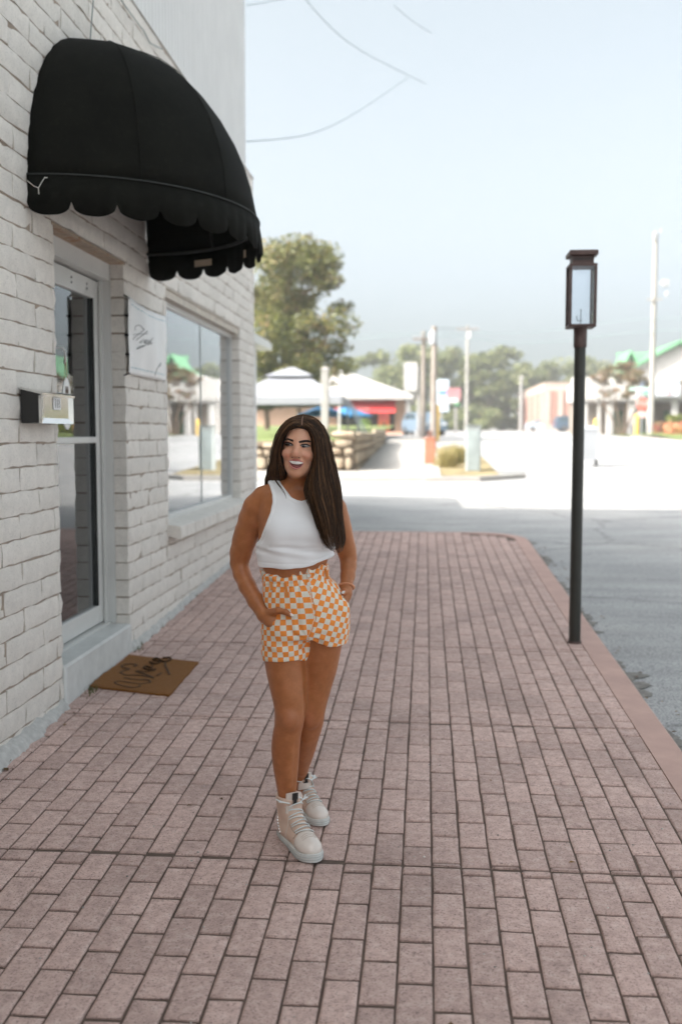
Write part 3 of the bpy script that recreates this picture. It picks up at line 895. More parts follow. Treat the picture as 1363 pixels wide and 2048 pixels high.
# ------------------------------------------------------------------ doormat
M_coir = mat('coir', (.235, .092, .017, 1), .95, .3, 160, 1.0, 420, col2=(.30, .14, .03, 1), bdist=.006)
M_ink = mat('black_mat_ink', (.08, .038, .014, 1), .95, .3, 200, .6, 400)
C4 = [Vector((-2.0197, 5.6956, 0.0645)), Vector((-1.9642, 6.4347, 0.0896)), Vector((-1.4591, 6.2811, 0.0844)), Vector((-1.4638, 5.5461, 0.0594))]
for c in C4: c.x = max(c.x, BX + .016)
mat_o = empty('doormat', sum(C4, Vector()) / 4)
tag(mat_o, 'brown coir doormat with black script lettering on the pavers below the door step', 'doormat')
def dpart(mb, name, m, smooth=False, kind=None):
    o = mb.build(name, m, mat_o, kind, smooth)
    o.matrix_parent_inverse = Matrix.Translation(-Vector(mat_o.location))
    return o
rm = random.Random(5)
def mat_pt(u, v):
    p = C4[0].lerp(C4[1], u).lerp(C4[3].lerp(C4[2], u), v)
    z = gz(p.y) + .014 + .006 * max(0, 1 - v * 6) * (math.sin(7 * u) * .5 + .5) + .003 * math.sin(5 * u + 2 * v)
    return Vector((p.x, p.y, z))
mb = MB(); n = 24
for j in range(n + 1):
    pass
P = []
for j in range(n + 1):
    for i in range(n + 1):
        p = mat_pt(i / n, j / n)
        if i in (0, n) or j in (0, n): p += Vector((rm.uniform(-.004, .004), rm.uniform(-.004, .004), -.003))
        else: p.z += rm.uniform(-.0012, .0012)
        P.append(p)
W = n + 1
mb.add(P, [(j * W + i, j * W + i + 1, (j + 1) * W + i + 1, (j + 1) * W + i) for j in range(n) for i in range(n)])
ring = [i for i in range(W)] + [(j + 1) * W + n for j in range(n)] + [n * W + i for i in range(n - 1, -1, -1)] + [j * W for j in range(n - 1, 0, -1)]
b0 = len(mb.v)
for e in ring:
    p = mb.v[e]; mb.v.append((p[0], p[1], gz(p[1]) + .0005))
for k in range(len(ring)):
    mb.f.append((ring[k], b0 + k, b0 + (k + 1) % len(ring), ring[(k + 1) % len(ring)])); mb.mi.append(0)
dpart(mb, 'pile', M_coir)
mb = MB()
for st in ([(-1.6363, 5.7658, 0.0668), (-1.6876, 5.7389, 0.0659), (-1.7602, 5.7565, 0.0665), (-1.8253, 5.7808, 0.0673), (-1.8491, 5.7592, 0.0666), (-1.8224, 5.7173, 0.0652), (-1.7710, 5.6813, 0.0640), (-1.7073, 5.6579, 0.0632), (-1.6773, 5.6804, 0.0639), (-1.6828, 5.7049, 0.0648)],
           [(-1.6363, 5.7658, 0.0668), (-1.6491, 5.8056, 0.0682), (-1.6783, 5.8247, 0.0688), (-1.7257, 5.8235, 0.0688), (-1.7760, 5.8317, 0.0691), (-1.8143, 5.8563, 0.0699), (-1.8233, 5.8520, 0.0698)],
           [(-1.8820, 5.9636, 0.0736), (-1.8731, 6.0144, 0.0753), (-1.8505, 6.0568, 0.0767), (-1.8810, 6.0751, 0.0774), (-1.9133, 6.1012, 0.0782), (-1.9208, 6.1465, 0.0798), (-1.8921, 6.1711, 0.0806), (-1.8489, 6.1716, 0.0806), (-1.8288, 6.1401, 0.0796), (-1.8407, 6.1196, 0.0789)],
           [(-1.8786, 5.9639, 0.0736), (-1.8331, 5.9179, 0.0720), (-1.7753, 5.9222, 0.0722), (-1.7006, 5.9033, 0.0715), (-1.6418, 5.8655, 0.0702), (-1.7108, 5.9392, 0.0727), (-1.7823, 5.9935, 0.0746), (-1.7919, 6.0141, 0.0753), (-1.7280, 6.0000, 0.0748), (-1.6814, 6.0604, 0.0769), (-1.7108, 6.0391, 0.0761), (-1.7702, 6.0859, 0.0777), (-1.7635, 6.1253, 0.0791), (-1.7178, 6.0898, 0.0779), (-1.7321, 6.1670, 0.0805), (-1.7716, 6.2308, 0.0826), (-1.7251, 6.1941, 0.0814), (-1.7003, 6.2361, 0.0828), (-1.7649, 6.2857, 0.0845), (-1.7472, 6.3284, 0.0860), (-1.7003, 6.2632, 0.0837), (-1.6699, 6.2451, 0.0831), (-1.6444, 6.3015, 0.0850), (-1.6712, 6.3479, 0.0866), (-1.7110, 6.3311, 0.0861)],
           [(-1.6647, 6.2253, 0.0825), (-1.6373, 6.1346, 0.0794), (-1.6069, 6.0595, 0.0768), (-1.5645, 5.9501, 0.0731)], [(-1.6252, 5.9827, 0.0742), (-1.6362, 5.9203, 0.0721)]):
    q = [Vector(p) for p in catmull(st, 14 * len(st))]
    mb.tube([(p.x, p.y, gz(p.y) + .0158 + .003 * math.sin(1)) for p in q], .0066, 6, flat=.35)
dpart(mb, 'lettering', M_ink)
fz = MB()
for k in range(700):
    u, v = rm.random(), rm.random()
    e = rm.randrange(4)
    if e == 0: v = 0
    elif e == 1: v = 1
    elif e == 2: u = 0
    else: u = 1
    p = mat_pt(u, v); a = rm.uniform(0, 6.3); l = rm.uniform(.004, .011)
    fz.add([(p.x, p.y, p.z - .004), (p.x + .0012, p.y + .0012, p.z - .004), (p.x + l * math.cos(a), p.y + l * math.sin(a), p.z - rm.uniform(0, .008))], [(0, 1, 2)])
dpart(fz, 'fringe', M_coir, kind='stuff')
hg.location.y += .05

# ================================================================== LAMP POST
M_bronze = mat('aged_bronze', (.085, .052, .046, 1), .5, .25, 20, .1, 60, metal=.35)
M_post = mat('dark_green_black_paint', (.022, .022, .017, 1), .42, .2, 8, .08, 40)
M_lglass = glass_mat('lantern_glass', (.96, .98, 1, 1), 1.0, .96)
LX, LY = 1.055, 7.03
lp = empty('lamp_post', (LX, LY, gz(LY)))
tag(lp, 'dark metal lamp post with a clear glass box lantern at the pavement edge', 'lamp post')
def lpart(mb, name, m, smooth=False, parent=None):
    o = mb.build(name, m, parent or lp, None, smooth)
    if not parent: o.matrix_parent_inverse = Matrix.Translation(-Vector(lp.location))
    return o
zb = gz(LY)
mb = MB(); mb.cyl((LX, LY), .041, .039, zb - .1, 2.19, 20); lpart(mb, 'post', M_post, smooth=40)
mb = MB(); mb.cyl((LX, LY), .052, .046, zb - .01, zb + .012, 16); lpart(mb, 'base_ring', M_bronze, smooth=40)
mb = MB(); mb.lathe((LX, LY, 0), [(.043, 2.165), (.046, 2.17), (.045, 2.20), (.046, 2.285), (.05, 2.298)], 20); lpart(mb, 'collar', M_bronze, smooth=40)
mb = MB(); mb.rings([[(LX + .041 * math.cos(a), LY - .041, 1.96 + .008 * math.sin(a))][0:1] * 1 + [(LX - .012 + .008 * math.cos(q), LY - .042 + .003, 1.97 + .008 * math.sin(q)) for q in [0]] for a in [0]][:0] or [[(LX + .005 + .008 * math.cos(q), LY - .043 + d, 1.965 + .008 * math.sin(q)) for q in [2 * math.pi * k / 10 for k in range(10)]] for d in (0, .01)]); lpart(mb, 'bolt_hole', M_dark)
hw = .092; zl0, zl1 = 2.298, 2.722
mb = MB()
mb.bbox((LX - hw, LY - hw, zl0), (LX + hw, LY + hw, zl0 + .02), .003)
mb.rings([[(LX + sx * hw, LY + sy * hw, zl1 - .016) for sx, sy in ((-1, -1), (1, -1), (1, 1), (-1, 1))], [(LX + sx * hw, LY + sy * hw, zl1) for sx, sy in ((-1, -1), (1, -1), (1, 1), (-1, 1))], [(LX + sx * .072, LY + sy * .072, zl1 + .004) for sx, sy in ((-1, -1), (1, -1), (1, 1), (-1, 1))]])
lant = lpart(mb, 'lantern_frame', M_bronze)
for sx in (-1, 1):
    for sy in (-1, 1):
        mb = MB(); x = LX + sx * (hw - .009); y = LY + sy * (hw - .009); mb.box((x - .0088, y - .0088, zl0 + .0195), (x + .0088, y + .0088, zl1 - .0155)); lpart(mb, 'corner_bar', M_bronze, parent=lant)
for (a, b) in (((-1, -1), (1, -1)), ((1, -1), (1, 1)), ((1, 1), (-1, 1)), ((-1, 1), (-1, -1))):
    mb = MB()
    i = hw - .012
    xs = sorted((a[0] * i, b[0] * i)); ys = sorted((a[1] * i, b[1] * i))
    t = .0015
    if xs[0] == xs[1]: mb.box((LX + xs[0] - t, LY + ys[0] + .008, zl0 + .02), (LX + xs[0] + t, LY + ys[1] - .008, zl1 - .016))
    else: mb.box((LX + xs[0] + .008, LY + ys[0] - t, zl0 + .02), (LX + xs[1] - .008, LY + ys[0] + t, zl1 - .016))
    lpart(mb, 'glass_pane', M_lglass, parent=lant)
mb = MB(); mb.box((LX - .071, LY - .071, zl1 + .003), (LX + .071, LY + .071, zl1 + .052)); nk = lpart(mb, 'vent_neck', M_bronze)
for k in range(9):
    mb = MB(); x = LX - .056 + k * .014; mb.box((x - .004, LY - .0725, zl1 + .024), (x + .004, LY - .0705, zl1 + .04)); lpart(mb, 'vent_slot', M_dark, parent=nk)
mb = MB()
mb.rings([[(LX + sx * r, LY + sy * r, zl1 + z) for sx, sy in ((-1, -1), (1, -1), (1, 1), (-1, 1))] for r, z in ((.071, .051), (.094, .056), (.096, .062), (.096, .082), (.090, .09))]); lpart(mb, 'cap', M_bronze)
mb = MB(); mb.tube([(LX, LY, zl0 + .02), (LX, LY, zl0 + .13)], .0032, 8); mb.tube([(LX - .024, LY, zl0 + .05), (LX + .012, LY, zl0 + .05)], .003, 6); mb.tube([(LX - .024, LY, zl0 + .05), (LX - .026, LY, zl0 + .085)], .003, 6); lpart(mb, 'gas_burner', M_steelgrey)

# ================================================================== ACROSS THE STREET
rt = random.Random(99)
M_stone = mat('fieldstone', (.36, .295, .215, 1), .85, .22, 3.5, .8, 25, piece=.18, col2=(.28, .20, .13, 1), bdist=.03)
M_mortar3 = mat('stone_mortar', (.22, .175, .13, 1), .95, .2, 8, .4, 30)
def rough_block(mb, lo, hi, r, j=.18):
    """an uneven rounded stone filling a box"""
    c = [(a + b) / 2 for a, b in zip(lo, hi)]; h = [(b - a) / 2 for a, b in zip(lo, hi)]
    n0 = len(mb.v)
    bmx = bmesh.new(); bmesh.ops.create_cube(bmx, size=2); bmesh.ops.subdivide_edges(bmx, edges=bmx.edges, cuts=1, use_grid_fill=True)
    vs = []
    for v in bmx.verts:
        p = Vector(v.co); l = p.length
        p = p * (1 - .30 * max(0, l - 1) / .73)
        vs.append((c[0] + h[0] * (p.x + r.uniform(-j, j) * .5), c[1] + h[1] * (p.y + r.uniform(-j, j) * .5), c[2] + h[2] * (p.z + r.uniform(-j, j) * .5)))
    bmx.verts.index_update()
    fs = [tuple(v.index for v in f.verts) for f in bmx.faces]
    bmx.free()
    mb.add(vs, fs)
sw_o = empty('stone_wall', (-3.0, 24.2, rz(24)))
tag(sw_o, 'low buff fieldstone retaining wall beside the far pavement', 'stone wall')
def swpart(mb, name, m, kind=None, smooth=40):
    o = mb.build(name, m, sw_o, kind, smooth)
    o.matrix_parent_inverse = Matrix.Translation(-Vector(sw_o.location))
    return o
mb = MB(); mb.box((-8.2, 24.0, -.2), (-1.72, 24.5, 1.38)); mb.box((-1.98, 24.51, -.2), (-1.72, 41, 1.48)); swpart(mb, 'core', M_mortar3, smooth=False)
def stone_run(x0, x1, y0, y1, zb_, zt_, axis, h_mean):
    z = zb_
    while z < zt_ - .03:
        h = min(rt.uniform(.7, 1.35) * h_mean, zt_ - z)
        if zt_ - z - h < .08: h = zt_ - z
        t = x0 if axis == 0 else y0
        end = x1 if axis == 0 else y1
        while t < end - .02:
            w = rt.uniform(.16, .5)
            if end - t - w < .12: w = end - t
            lo = (t + .006, y0 + rt.uniform(-.03, .02), z + .006) if axis == 0 else (x0 + rt.uniform(-.01, .02), t + .006, z + .006)
            hi = (t + w - .006, y1, z + h - .006) if axis == 0 else (x1 + rt.uniform(-.02, .03), t + w - .006, z + h - .006)
            m2 = MB(); rough_block(m2, lo, hi, rt); swpart(m2, 'stone', M_stone)
            t += w
        z += h
stone_run(-4.6, -1.75, 23.86, 24.1, .46, 1.02, 0, .24)
stone_run(-4.6, -2.6, 23.84, 24.15, 1.02, 1.20, 0, .2)          # top course of the front
stone_run(-2.55, -1.72, 23.80, 24.3, 1.02, 1.45, 0, .2)         # end pier, taller
m2 = MB(); rough_block(m2, (-2.3, 23.72, 1.45), (-1.62, 24.4, 1.63), rt, .12); swpart(m2, 'capstone', M_stone)
m2 = MB(); rough_block(m2, (-2.62, 23.75, 1.44), (-2.32, 24.2, 1.74), rt, .12); swpart(m2, 'capstone', M_stone)
for x in (-4.6, -3.95, -3.3):
    m2 = MB(); rough_block(m2, (x, 23.78, 1.2), (x + .63, 24.2, 1.33 + rt.uniform(0, .1)), rt, .14); swpart(m2, 'capstone', M_stone)
stone_run(-1.76, -1.6, 24.1, 33, .5, 1.5, 1, .25)
side = MB()
y = 33
while y < 41:
    z = .8
    while z < 1.5:
        rough_block(side, (-1.76, y, z), (-1.6, y + .4, z + .22), rt); z += .23
    y += .41
swpart(side, 'stone_field', M_stone, kind='stuff')
y = 24.5
while y < 41:
    m2 = MB(); w = rt.uniform(.5, .9); rough_block(m2, (-2.05, y, 1.48), (-1.56, y + w, 1.60), rt, .1); swpart(m2, 'capstone', M_stone); y += w

# lawn behind the wall, the far pavement beside it, kerbs
sheet('lawn', [-40, -20, -10, -6, -4, -2.0], [24.45, 28, 33, 40, 50, 60, 66], lambda x, y: max(rz(y) + .35, 1.22 + .02 * (y - 24)), M_grass)
sheet('far_sidewalk', [-1.6, -.8, 0, .35], [22.0, 24, 27, 30, 34, 38, 42, 46, 50], lambda x, y: rz(y) + .10, M_concrete)
mb = MB()
rows = []
for x in (-14, -8, -4, -2, 0, 1.2, 1.9, 2.3):
    y = 21.9 + (.0 if x < 1 else (x - 1) * .9)
    z = rz(y)
    rows.append([(x, y, z - .1), (x, y, z + .11), (x, y + .16, z + .12), (x, y + .16, z - .1)])
mb.rings(rows, False, False, closed=False); mb.build('far_kerb', M_concrete, kind='structure')
sheet('far_verge', [-14, -6, -1.6], [22.06, 23, 23.8], lambda x, y: rz(y) + .105, M_concrete)
sheet('planting_strip', [.35, 1.0, 1.7], [22.7, 24, 27, 31, 36], lambda x, y: rz(y) + .08, mat('dry_grass_soil', (.21, .17, .085, 1), .95, .35, 4, .5, 30))

# ---- plants helpers
M_bark = mat('bark', (.12, .085, .06, 1), .9, .3, 4, .6, 20)
def leaf_cloud(mb, centres, n, size, r, flat=.6):
    for _ in range(n):
        c, rad = centres[r.randrange(len(centres))]
        d = Vector((r.gauss(0, 1), r.gauss(0, 1), r.gauss(0, 1)))
        d = d.normalized() * rad * (r.random() ** .45)
        p = Vector(c) + Vector((d.x, d.y, d.z * flat))
        a = Vector((r.gauss(0, 1), r.gauss(0, 1), r.gauss(0, .7))).normalized()
        b = a.cross(Vector((r.gauss(0, 1), r.gauss(0, 1), r.gauss(0, 1)))).normalized()
        s = size * r.uniform(.6, 1.3)
        mb.add([p - a * s, p + b * s * .5, p + a * s, p - b * s * .5], [(0, 1, 2, 3)])
def tree(name, label, cat, x, y, h, rx, rz_, n, size, m, seed, trunk_h=.35, tr=.16, group=None, clumps=26, zb_=None, spread=1.0, multi=1, top=.5):
    r = random.Random(seed)
    z0 = rz(y) if zb_ is None else zb_
    e = empty(name, (x, y, z0)); tag(e, label, cat, group)
    cz = h - rz_
    mb = MB()
    for q in range(multi):
        dx = (q - (multi - 1) / 2) * .5 * rx * (.8 if multi > 1 else 0)
        mb.tube([(dx * .15, 0, -.15), (dx * .45 + .04, .02, trunk_h * h * .5), (dx, 0, trunk_h * h), (dx * 1.05 - .02, 0, cz + rz_ * .2)], [tr, tr * .8, tr * .7, tr * .25], 8)
        for k in range(5):
            a = r.uniform(0, 6.28); zz = trunk_h * h * r.uniform(.85, 1.5)
            mb.tube([(dx, 0, zz), (dx + math.cos(a) * rx * .35, math.sin(a) * rx * .35, zz + rz_ * .35), (dx + math.cos(a) * rx * .75, math.sin(a) * rx * .75, min(zz + rz_ * .8, h * .9))], [tr * .42, tr * .26, tr * .08], 6)
    mb.build('trunk', M_bark, e, smooth=True)
    cs = []
    for k in range(clumps):
        a = r.uniform(0, 6.28); u = r.random() ** .5; v = r.uniform(-1, 1)
        w = math.sqrt(max(0, 1 - abs(v) ** (2.2 if v > 0 else 3)))
        if v > 0: w *= (1 - top * .35 * v)
        cs.append(((math.cos(a) * rx * u * w * spread, math.sin(a) * rx * u * w * spread, cz + v * rz_), r.uniform(.22, .40) * min(rx, rz_)))
    mb = MB(); leaf_cloud(mb, cs, n, size, r)
    mb.build('crown', m, e)
    return e
M_leafA = leaf_mat('maple_leaves', [(.045, .058, .015, 1), (.105, .12, .032, 1), (.19, .19, .06, 1), (.23, .155, .07, 1)], .45)
M_leafB = leaf_mat('far_leaves', [(.07, .09, .03, 1), (.14, .17, .06, 1), (.22, .22, .09, 1)], .4)
M_leafC = leaf_mat('myrtle_leaves', [(.09, .10, .045, 1), (.13, .125, .06, 1), (.22, .15, .09, 1), (.32, .17, .12, 1)], .3)
M_leafD = leaf_mat('hedge_leaves', [(.10, .13, .025, 1), (.20, .22, .05, 1), (.28, .27, .08, 1)], .25)
M_leafE = leaf_mat('dark_leaves', [(.024, .036, .01, 1), (.05, .065, .017, 1), (.10, .105, .028, 1)], .35)

tree('maple_tree', 'large olive and rust coloured tree rising over the white canopy tent', 'tree', -5.9, 46, 9.15, 2.9, 3.45, 15000, .125, M_leafA, 3, .25, .17, clumps=75, zb_=1.2)
tree('shade_tree', 'darker green tree close behind the brick corner, half hidden by the maple', 'tree', -8.0, 50, 7.4, 3.4, 2.8, 9000, .15, M_leafE, 4, .25, .17, clumps=40, zb_=1.2)

far_trees = [(-7.0, 142, 10.5, 5.2, 4.6, 'rounded olive tree at the left end of the far treeline'), (-1.2, 138, 11.6, 5.0, 5.4, 'tall pale green tree behind the white pole sign'), (3.6, 150, 11.5, 5.0, 5.2, 'tree behind the twin utility poles'),
             (7.2, 140, 10.2, 3.8, 4.8, 'narrow tree right of the twin utility poles'), (11.6, 152, 12.0, 4.2, 5.6, 'pointed tree in the middle of the far treeline'), (15.0, 160, 10.0, 5.0, 4.4, 'low spreading tree left of the brick hall'),
             (20.5, 168, 11.4, 5.6, 4.0, 'tree rising over the brick hall roof beside the lamp post'), (27.0, 170, 11.8, 5.2, 4.0, 'tree over the brick hall roof, behind the lamp post'), (33.0, 172, 11.0, 5.4, 4.2, 'tree behind the white porch roof'), (-14.0, 150, 9.5, 5.4, 4.2, 'tree behind the white hip roof')]
for i, (x, y, h, rx, rz_, lab) in enumerate(far_trees):
    tree('far_tree', lab, 'tree', x, y, h, rx * 1.1, h * .47, 3600, .42, M_leafB, 40 + i, .15, .22, 'trees in the far treeline', clumps=44)
mb = MB(); r_ = random.Random(8)
cs = [((-18 + k * 2.2, 178 + r_.uniform(-6, 6), rz(178) + r_.uniform(.6, 3.2)), r_.uniform(1.8, 3.0)) for k in range(40)]
leaf_cloud(mb, cs, 5200, .55, r_)
tag(mb.build('undergrowth', M_leafB), 'mass of low green undergrowth below the far trees', None, None, 'stuff')
mb = MB(); cs = [((2 + k * .55, 128 + r_.uniform(-4, 4), rz(128) + r_.uniform(.4, 2.6)), r_.uniform(.9, 1.5)) for k in range(13)]
leaf_cloud(mb, cs, 2600, .3, r_); tag(mb.build('undergrowth', M_leafB), None, None, None, 'stuff')

# ---- crape myrtles
for i, (x, y, h, rx, lab) in enumerate(((12.6, 66, 4.6, 1.85, 'flowering crape myrtle with coral blooms left of the grey utility pole'), (17.6, 64, 4.55, 1.6, 'flowering crape myrtle with coral blooms at the right edge, in front of the gable'), (22.6, 68, 4.6, 1.8, 'flowering crape myrtle further right along the porch'))):
    tree('crape_myrtle', lab, 'tree', x, y, h, rx, 1.05, 6500, .075, M_leafC, 70 + i, .42, .07, 'crape myrtles before the green roofed building', clumps=70, multi=4, top=-.1)

# ---- canopy tent
M_tent = mat('shaded_tent_cloth', (.22, .23, .255, 1), .8, .04, 2, .05, 20)  # white cloth greyed: the shade on its front is in the colour
M_white2 = mat('white_paint', (.42, .41, .395, 1), .6, .05, 4)
M_palegrey = mat('pale_grey_paint', (.27, .262, .25, 1), .6, .08, 4)
tn = empty('canopy_tent', (-5.0, 37.0, 1.35))
tag(tn, 'white pop up canopy tent with a peaked roof on the lawn', 'tent')
def rel(mb, name, m, parent, smooth=False, kind=None):
    o = mb.build(name, m, parent, kind, smooth)
    o.matrix_parent_inverse = Matrix.Translation(-Vector(parent.location))
    return o
tx, ty, tw = -4.95, 37.0, 2.02
ze, zp = 2.86, 4.02
mb = MB()
def sq(h, z): return [(tx - h, ty - h, z), (tx, ty - h - .02, z - .02), (tx + h, ty - h, z), (tx + h + .02, ty, z - .02), (tx + h, ty + h, z), (tx, ty + h + .02, z - .02), (tx - h, ty + h, z), (tx - h - .02, ty, z - .02)]
mb.rings([sq(tw, ze - .26), sq(tw, ze), sq(tw * .42, ze + .66), sq(tw * .34, ze + .76)], False, False)
rel(mb, 'canopy', M_tent, tn)
mb = MB(); mb.rings([sq(tw * .44, ze + .80), sq(.06, zp)], False, True); rel(mb, 'vent_cap', M_tent, tn)
for sx in (-1, 1):
    for sy in (-1, 1):
        mb = MB(); mb.box((tx + sx * 1.93 - .035, ty + sy * 1.93 - .035, 1.1), (tx + sx * 1.93 + .035, ty + sy * 1.93 + .035, ze - .02)); rel(mb, 'leg', M_white2, tn)
mb = MB(); mb.tube([(tx - 1.93, ty - 1.93, ze - .3), (tx, ty - 1.93, ze - .02), (tx + 1.93, ty - 1.93, ze - .3)], .02, 6); rel(mb, 'truss', M_white2, tn)
# things sold under the tent
M_bluecloth = mat('blue_cloth', (.03, .16, .32, 1), .8, .2, 5)
for i, (x, y, lab) in enumerate(((-4.05, 39.5, 'blue market umbrella half hidden under the tent'), (-3.15, 40.6, 'blue market umbrella beside the tent leg'))):
    u = empty('market_umbrella', (x, y, 1.4)); tag(u, lab, 'umbrella', 'blue umbrellas by the tent')
    mb = MB()
    n = 8; rr = 1.0
    mb.rings([[(x + r0 * math.cos(2 * math.pi * k / n + .2), y + r0 * math.sin(2 * math.pi * k / n + .2), z) for k in range(n)] for r0, z in ((rr, 2.22), (rr, 2.30), (.5, 2.5), (.04, 2.66))], False, True); rel(mb, 'canopy', M_bluecloth, u)
    mb = MB(); mb.cyl((x, y), .025, .025, 1.3, 2.6, 8); rel(mb, 'pole', M_white2, u)
tb = empty('folding_table', (-3.4, 40.2, 1.4)); tag(tb, 'white topped folding table under the tent edge', 'table')
mb = MB(); mb.box((-4.3, 39.8, 2.05), (-2.6, 40.5, 2.10)); rel(mb, 'tabletop', M_palegrey, tb)
for x in (-4.2, -2.7):
    for y in (39.9, 40.4):
        mb = MB(); mb.box((x - .03, y - .03, 1.3), (x + .03, y + .03, 2.05)); rel(mb, 'leg', M_white2, tb)
M_alum2 = mat('bare_ladder', (.42, .47, .52, 1), .5)
ld = empty('step_ladder', (-2.75, 38.4, 1.3)); tag(ld, 'pale aluminium step ladder standing beside the tent leg', 'ladder')
for sx in (-1, 1):
    mb = MB(); mb.tube([(-2.45 + sx * .05 + .38 * (1 if sx > 0 else .75), 38.4, 1.1), (-2.9 + sx * .05, 38.45, 2.72)], .035, 6); rel(mb, 'rail', M_alum2, ld)
for k in range(5):
    z = 1.3 + k * .28; xx = -2.28 - (z - 1.1) / 1.62 * .45
    mb = MB(); mb.box((xx - .03, 38.38, z), (xx + .16, 38.44, z + .04)); rel(mb, 'step', M_alum2, ld)

# white square post on the lawn
mb = MB(); mb.bbox((-3.02 - .11, 30, .9), (-3.02 + .11, 30.22, 3.45), .02); wp = empty('white_post', (-3.02, 30.1, 1.2)); tag(wp, 'plain white square post standing in front of the tent', 'post')
rel(mb, 'shaft', M_palegrey, wp); mb = MB(); mb.rings([[(-3.02 + sx * h, 30.11 + sy * h, z) for sx, sy in ((-1, -1), (1, -1), (1, 1), (-1, 1))] for h, z in ((.125, 3.451), (.125, 3.5), (.03, 3.57))]); rel(mb, 'cap', M_palegrey, wp)

# ---- drug store with hip roof and red awning
M_peach = mat('peach_brick', (.35, .23, .155, 1), .85, .08, 3, .2, 20)
M_whiteroof = mat('white_shingle_roof', (.35, .34, .325, 1), .8, .05, 2, .15, 8)
M_red = mat('red_awning_cloth', (.50, .035, .035, 1), .7, .08, 2)
M_shopdark = mat('dark_shop_glass', (.05, .055, .05, 1), .25, .3, 2)
M_orange = mat('orange_paint', (.62, .16, .06, 1), .6, .15, 4)
M_green = mat('lime_paint', (.25, .45, .12, 1), .6, .1, 4)
M_yellow = mat('yellow_paint', (.62, .40, .08, 1), .6, .1, 3)
ds = empty('corner_shop', (-7.0, 74, rz(72)))
tag(ds, 'low peach brick shop with a white hip roof and a long red awning', 'building')
zg = rz(70)
mb = MB(); mb.box((-12.6, 71, zg - .5), (-6.3, 82, 4.0)); mb.box((-2.15, 71, zg - .5), (-1.55, 82, 4.0)); mb.box((-6.3, 73, zg - .5), (-2.15, 82, 4.0)); rel(mb, 'wall', M_peach, ds)
mb = MB()
ov = [(-13.3, 69.6), (-.85, 69.6), (-.85, 83), (-13.3, 83)]
mb.rings([[(x, y, 3.93) for x, y in ov], [(x, y, 4.2) for x, y in ov], [(-7.9, 76, 6.35), (-6.3, 76, 6.35), (-6.3, 76.6, 6.35), (-7.9, 76.6, 6.35)]], True, True); rel(mb, 'roof', M_whiteroof, ds)
mb = MB(); mb.rings([[(x, 70.95, 3.90), (x, 69.7, 3.05), (x, 69.7, 2.98), (x, 70.95, 3.83)] for x in (-6.3, -2.1)]); rel(mb, 'awning', M_red, ds)
mb = MB(); mb.box((-6.25, 72.9, zg), (-2.2, 72.97, 3.2)); rel(mb, 'shop_glass', M_shopdark, ds)
for x in (-6.2, -4.9, -3.75, -2.25):
    mb = MB(); mb.box((x - .07, 72.75, zg), (x + .07, 72.88, 3.3)); rel(mb, 'mullion', M_palegrey, ds)
mb = MB(); mb.box((-1.35, 70.2, zg - .2), (-1.05, 70.5, 3.9)); rel(mb, 'column', M_white2, ds)
mb = MB(); mb.box((-6.3, 70.5, zg - .3), (-1.6, 72.6, zg + .22)); rel(mb, 'kerb_ledge', mat('salmon_concrete', (.48, .30, .22, 1), .8), ds)
def text_mesh(s, size, m, name, parent, origin, xdir, zdir, depth=.02, bold=0.0):
    cu = bpy.data.curves.new(name, 'FONT'); cu.body = s; cu.size = size; cu.extrude = depth; cu.align_x = 'CENTER'; cu.align_y = 'CENTER'; cu.offset = bold
    t = bpy.data.objects.new(name, cu); COL.objects.link(t)
    dg = bpy.context.evaluated_depsgraph_get(); me = bpy.data.meshes.new_from_object(t.evaluated_get(dg))
    bpy.data.objects.remove(t); bpy.data.curves.remove(cu)
    X = Vector(xdir).normalized(); Z = Vector(zdir).normalized(); Nn = X.cross(Z)
    M = Matrix((X, Z, Nn)).transposed().to_4x4(); M.translation = Vector(origin)
    me.transform(M); me.materials.clear(); me.materials.append(m)
    o = link_mesh(name, me, parent)
    o.matrix_parent_inverse = Matrix.Translation(-Vector(parent.location)) if parent.parent is None else Matrix.Identity(4)
    return o
text_mesh('DRUGS', .62, M_white2, 'lettering', ds, (-4.95, 69.95, 3.12), (1, 0, 0), (0, .56, .83), .02, .03)
for (nm, lab, cat, x, y, z0, z1, w, m) in (('vending_machine', 'orange vending machine under the red awning', 'vending machine', -2.95, 71.6, zg + .23, zg + 1.85, .42, M_orange),):
    v = empty(nm, (x, y, z0)); tag(v, lab, cat)
    mb = MB(); mb.bbox((x - w, y - .3, z0), (x + w, y + .3, z1), .04); rel(mb, 'cabinet', m, v)
    mb = MB(); mb.box((x - w + .1, y - .31, z0 + .8), (x + w - .1, y - .302, z1 - .2)); rel(mb, 'front_panel', mat('faded_red', (.6, .12, .1, 1), .5), v)
    mb = MB(); mb.box((x - .1, y - .312, z0 + .3), (x + .1, y - .303, z0 + .6)); rel(mb, 'slot', M_shopdark, v)
bl = empty('display_bin', (-4.35, 71.7, zg + .23)); tag(bl, 'lime green round display bin under the red awning', 'bin')
mb = MB(); mb.lathe((-4.35, 71.7, 0), [(.3, zg + .23), (.36, zg + .5), (.5, zg + .75), (.48, zg + 1.05), (.3, zg + 1.28), (.05, zg + 1.36)], 14); rel(mb, 'bowl', M_green, bl, smooth=50)
mb = MB(); mb.cyl((-4.35, 71.7), .33, .33, zg + .2, zg + .32, 14); rel(mb, 'foot', M_palegrey, bl)
bb = empty('bollard', (-.95, 66, rz(66))); tag(bb, 'thick white bollard at the right end of the corner shop', 'bollard')
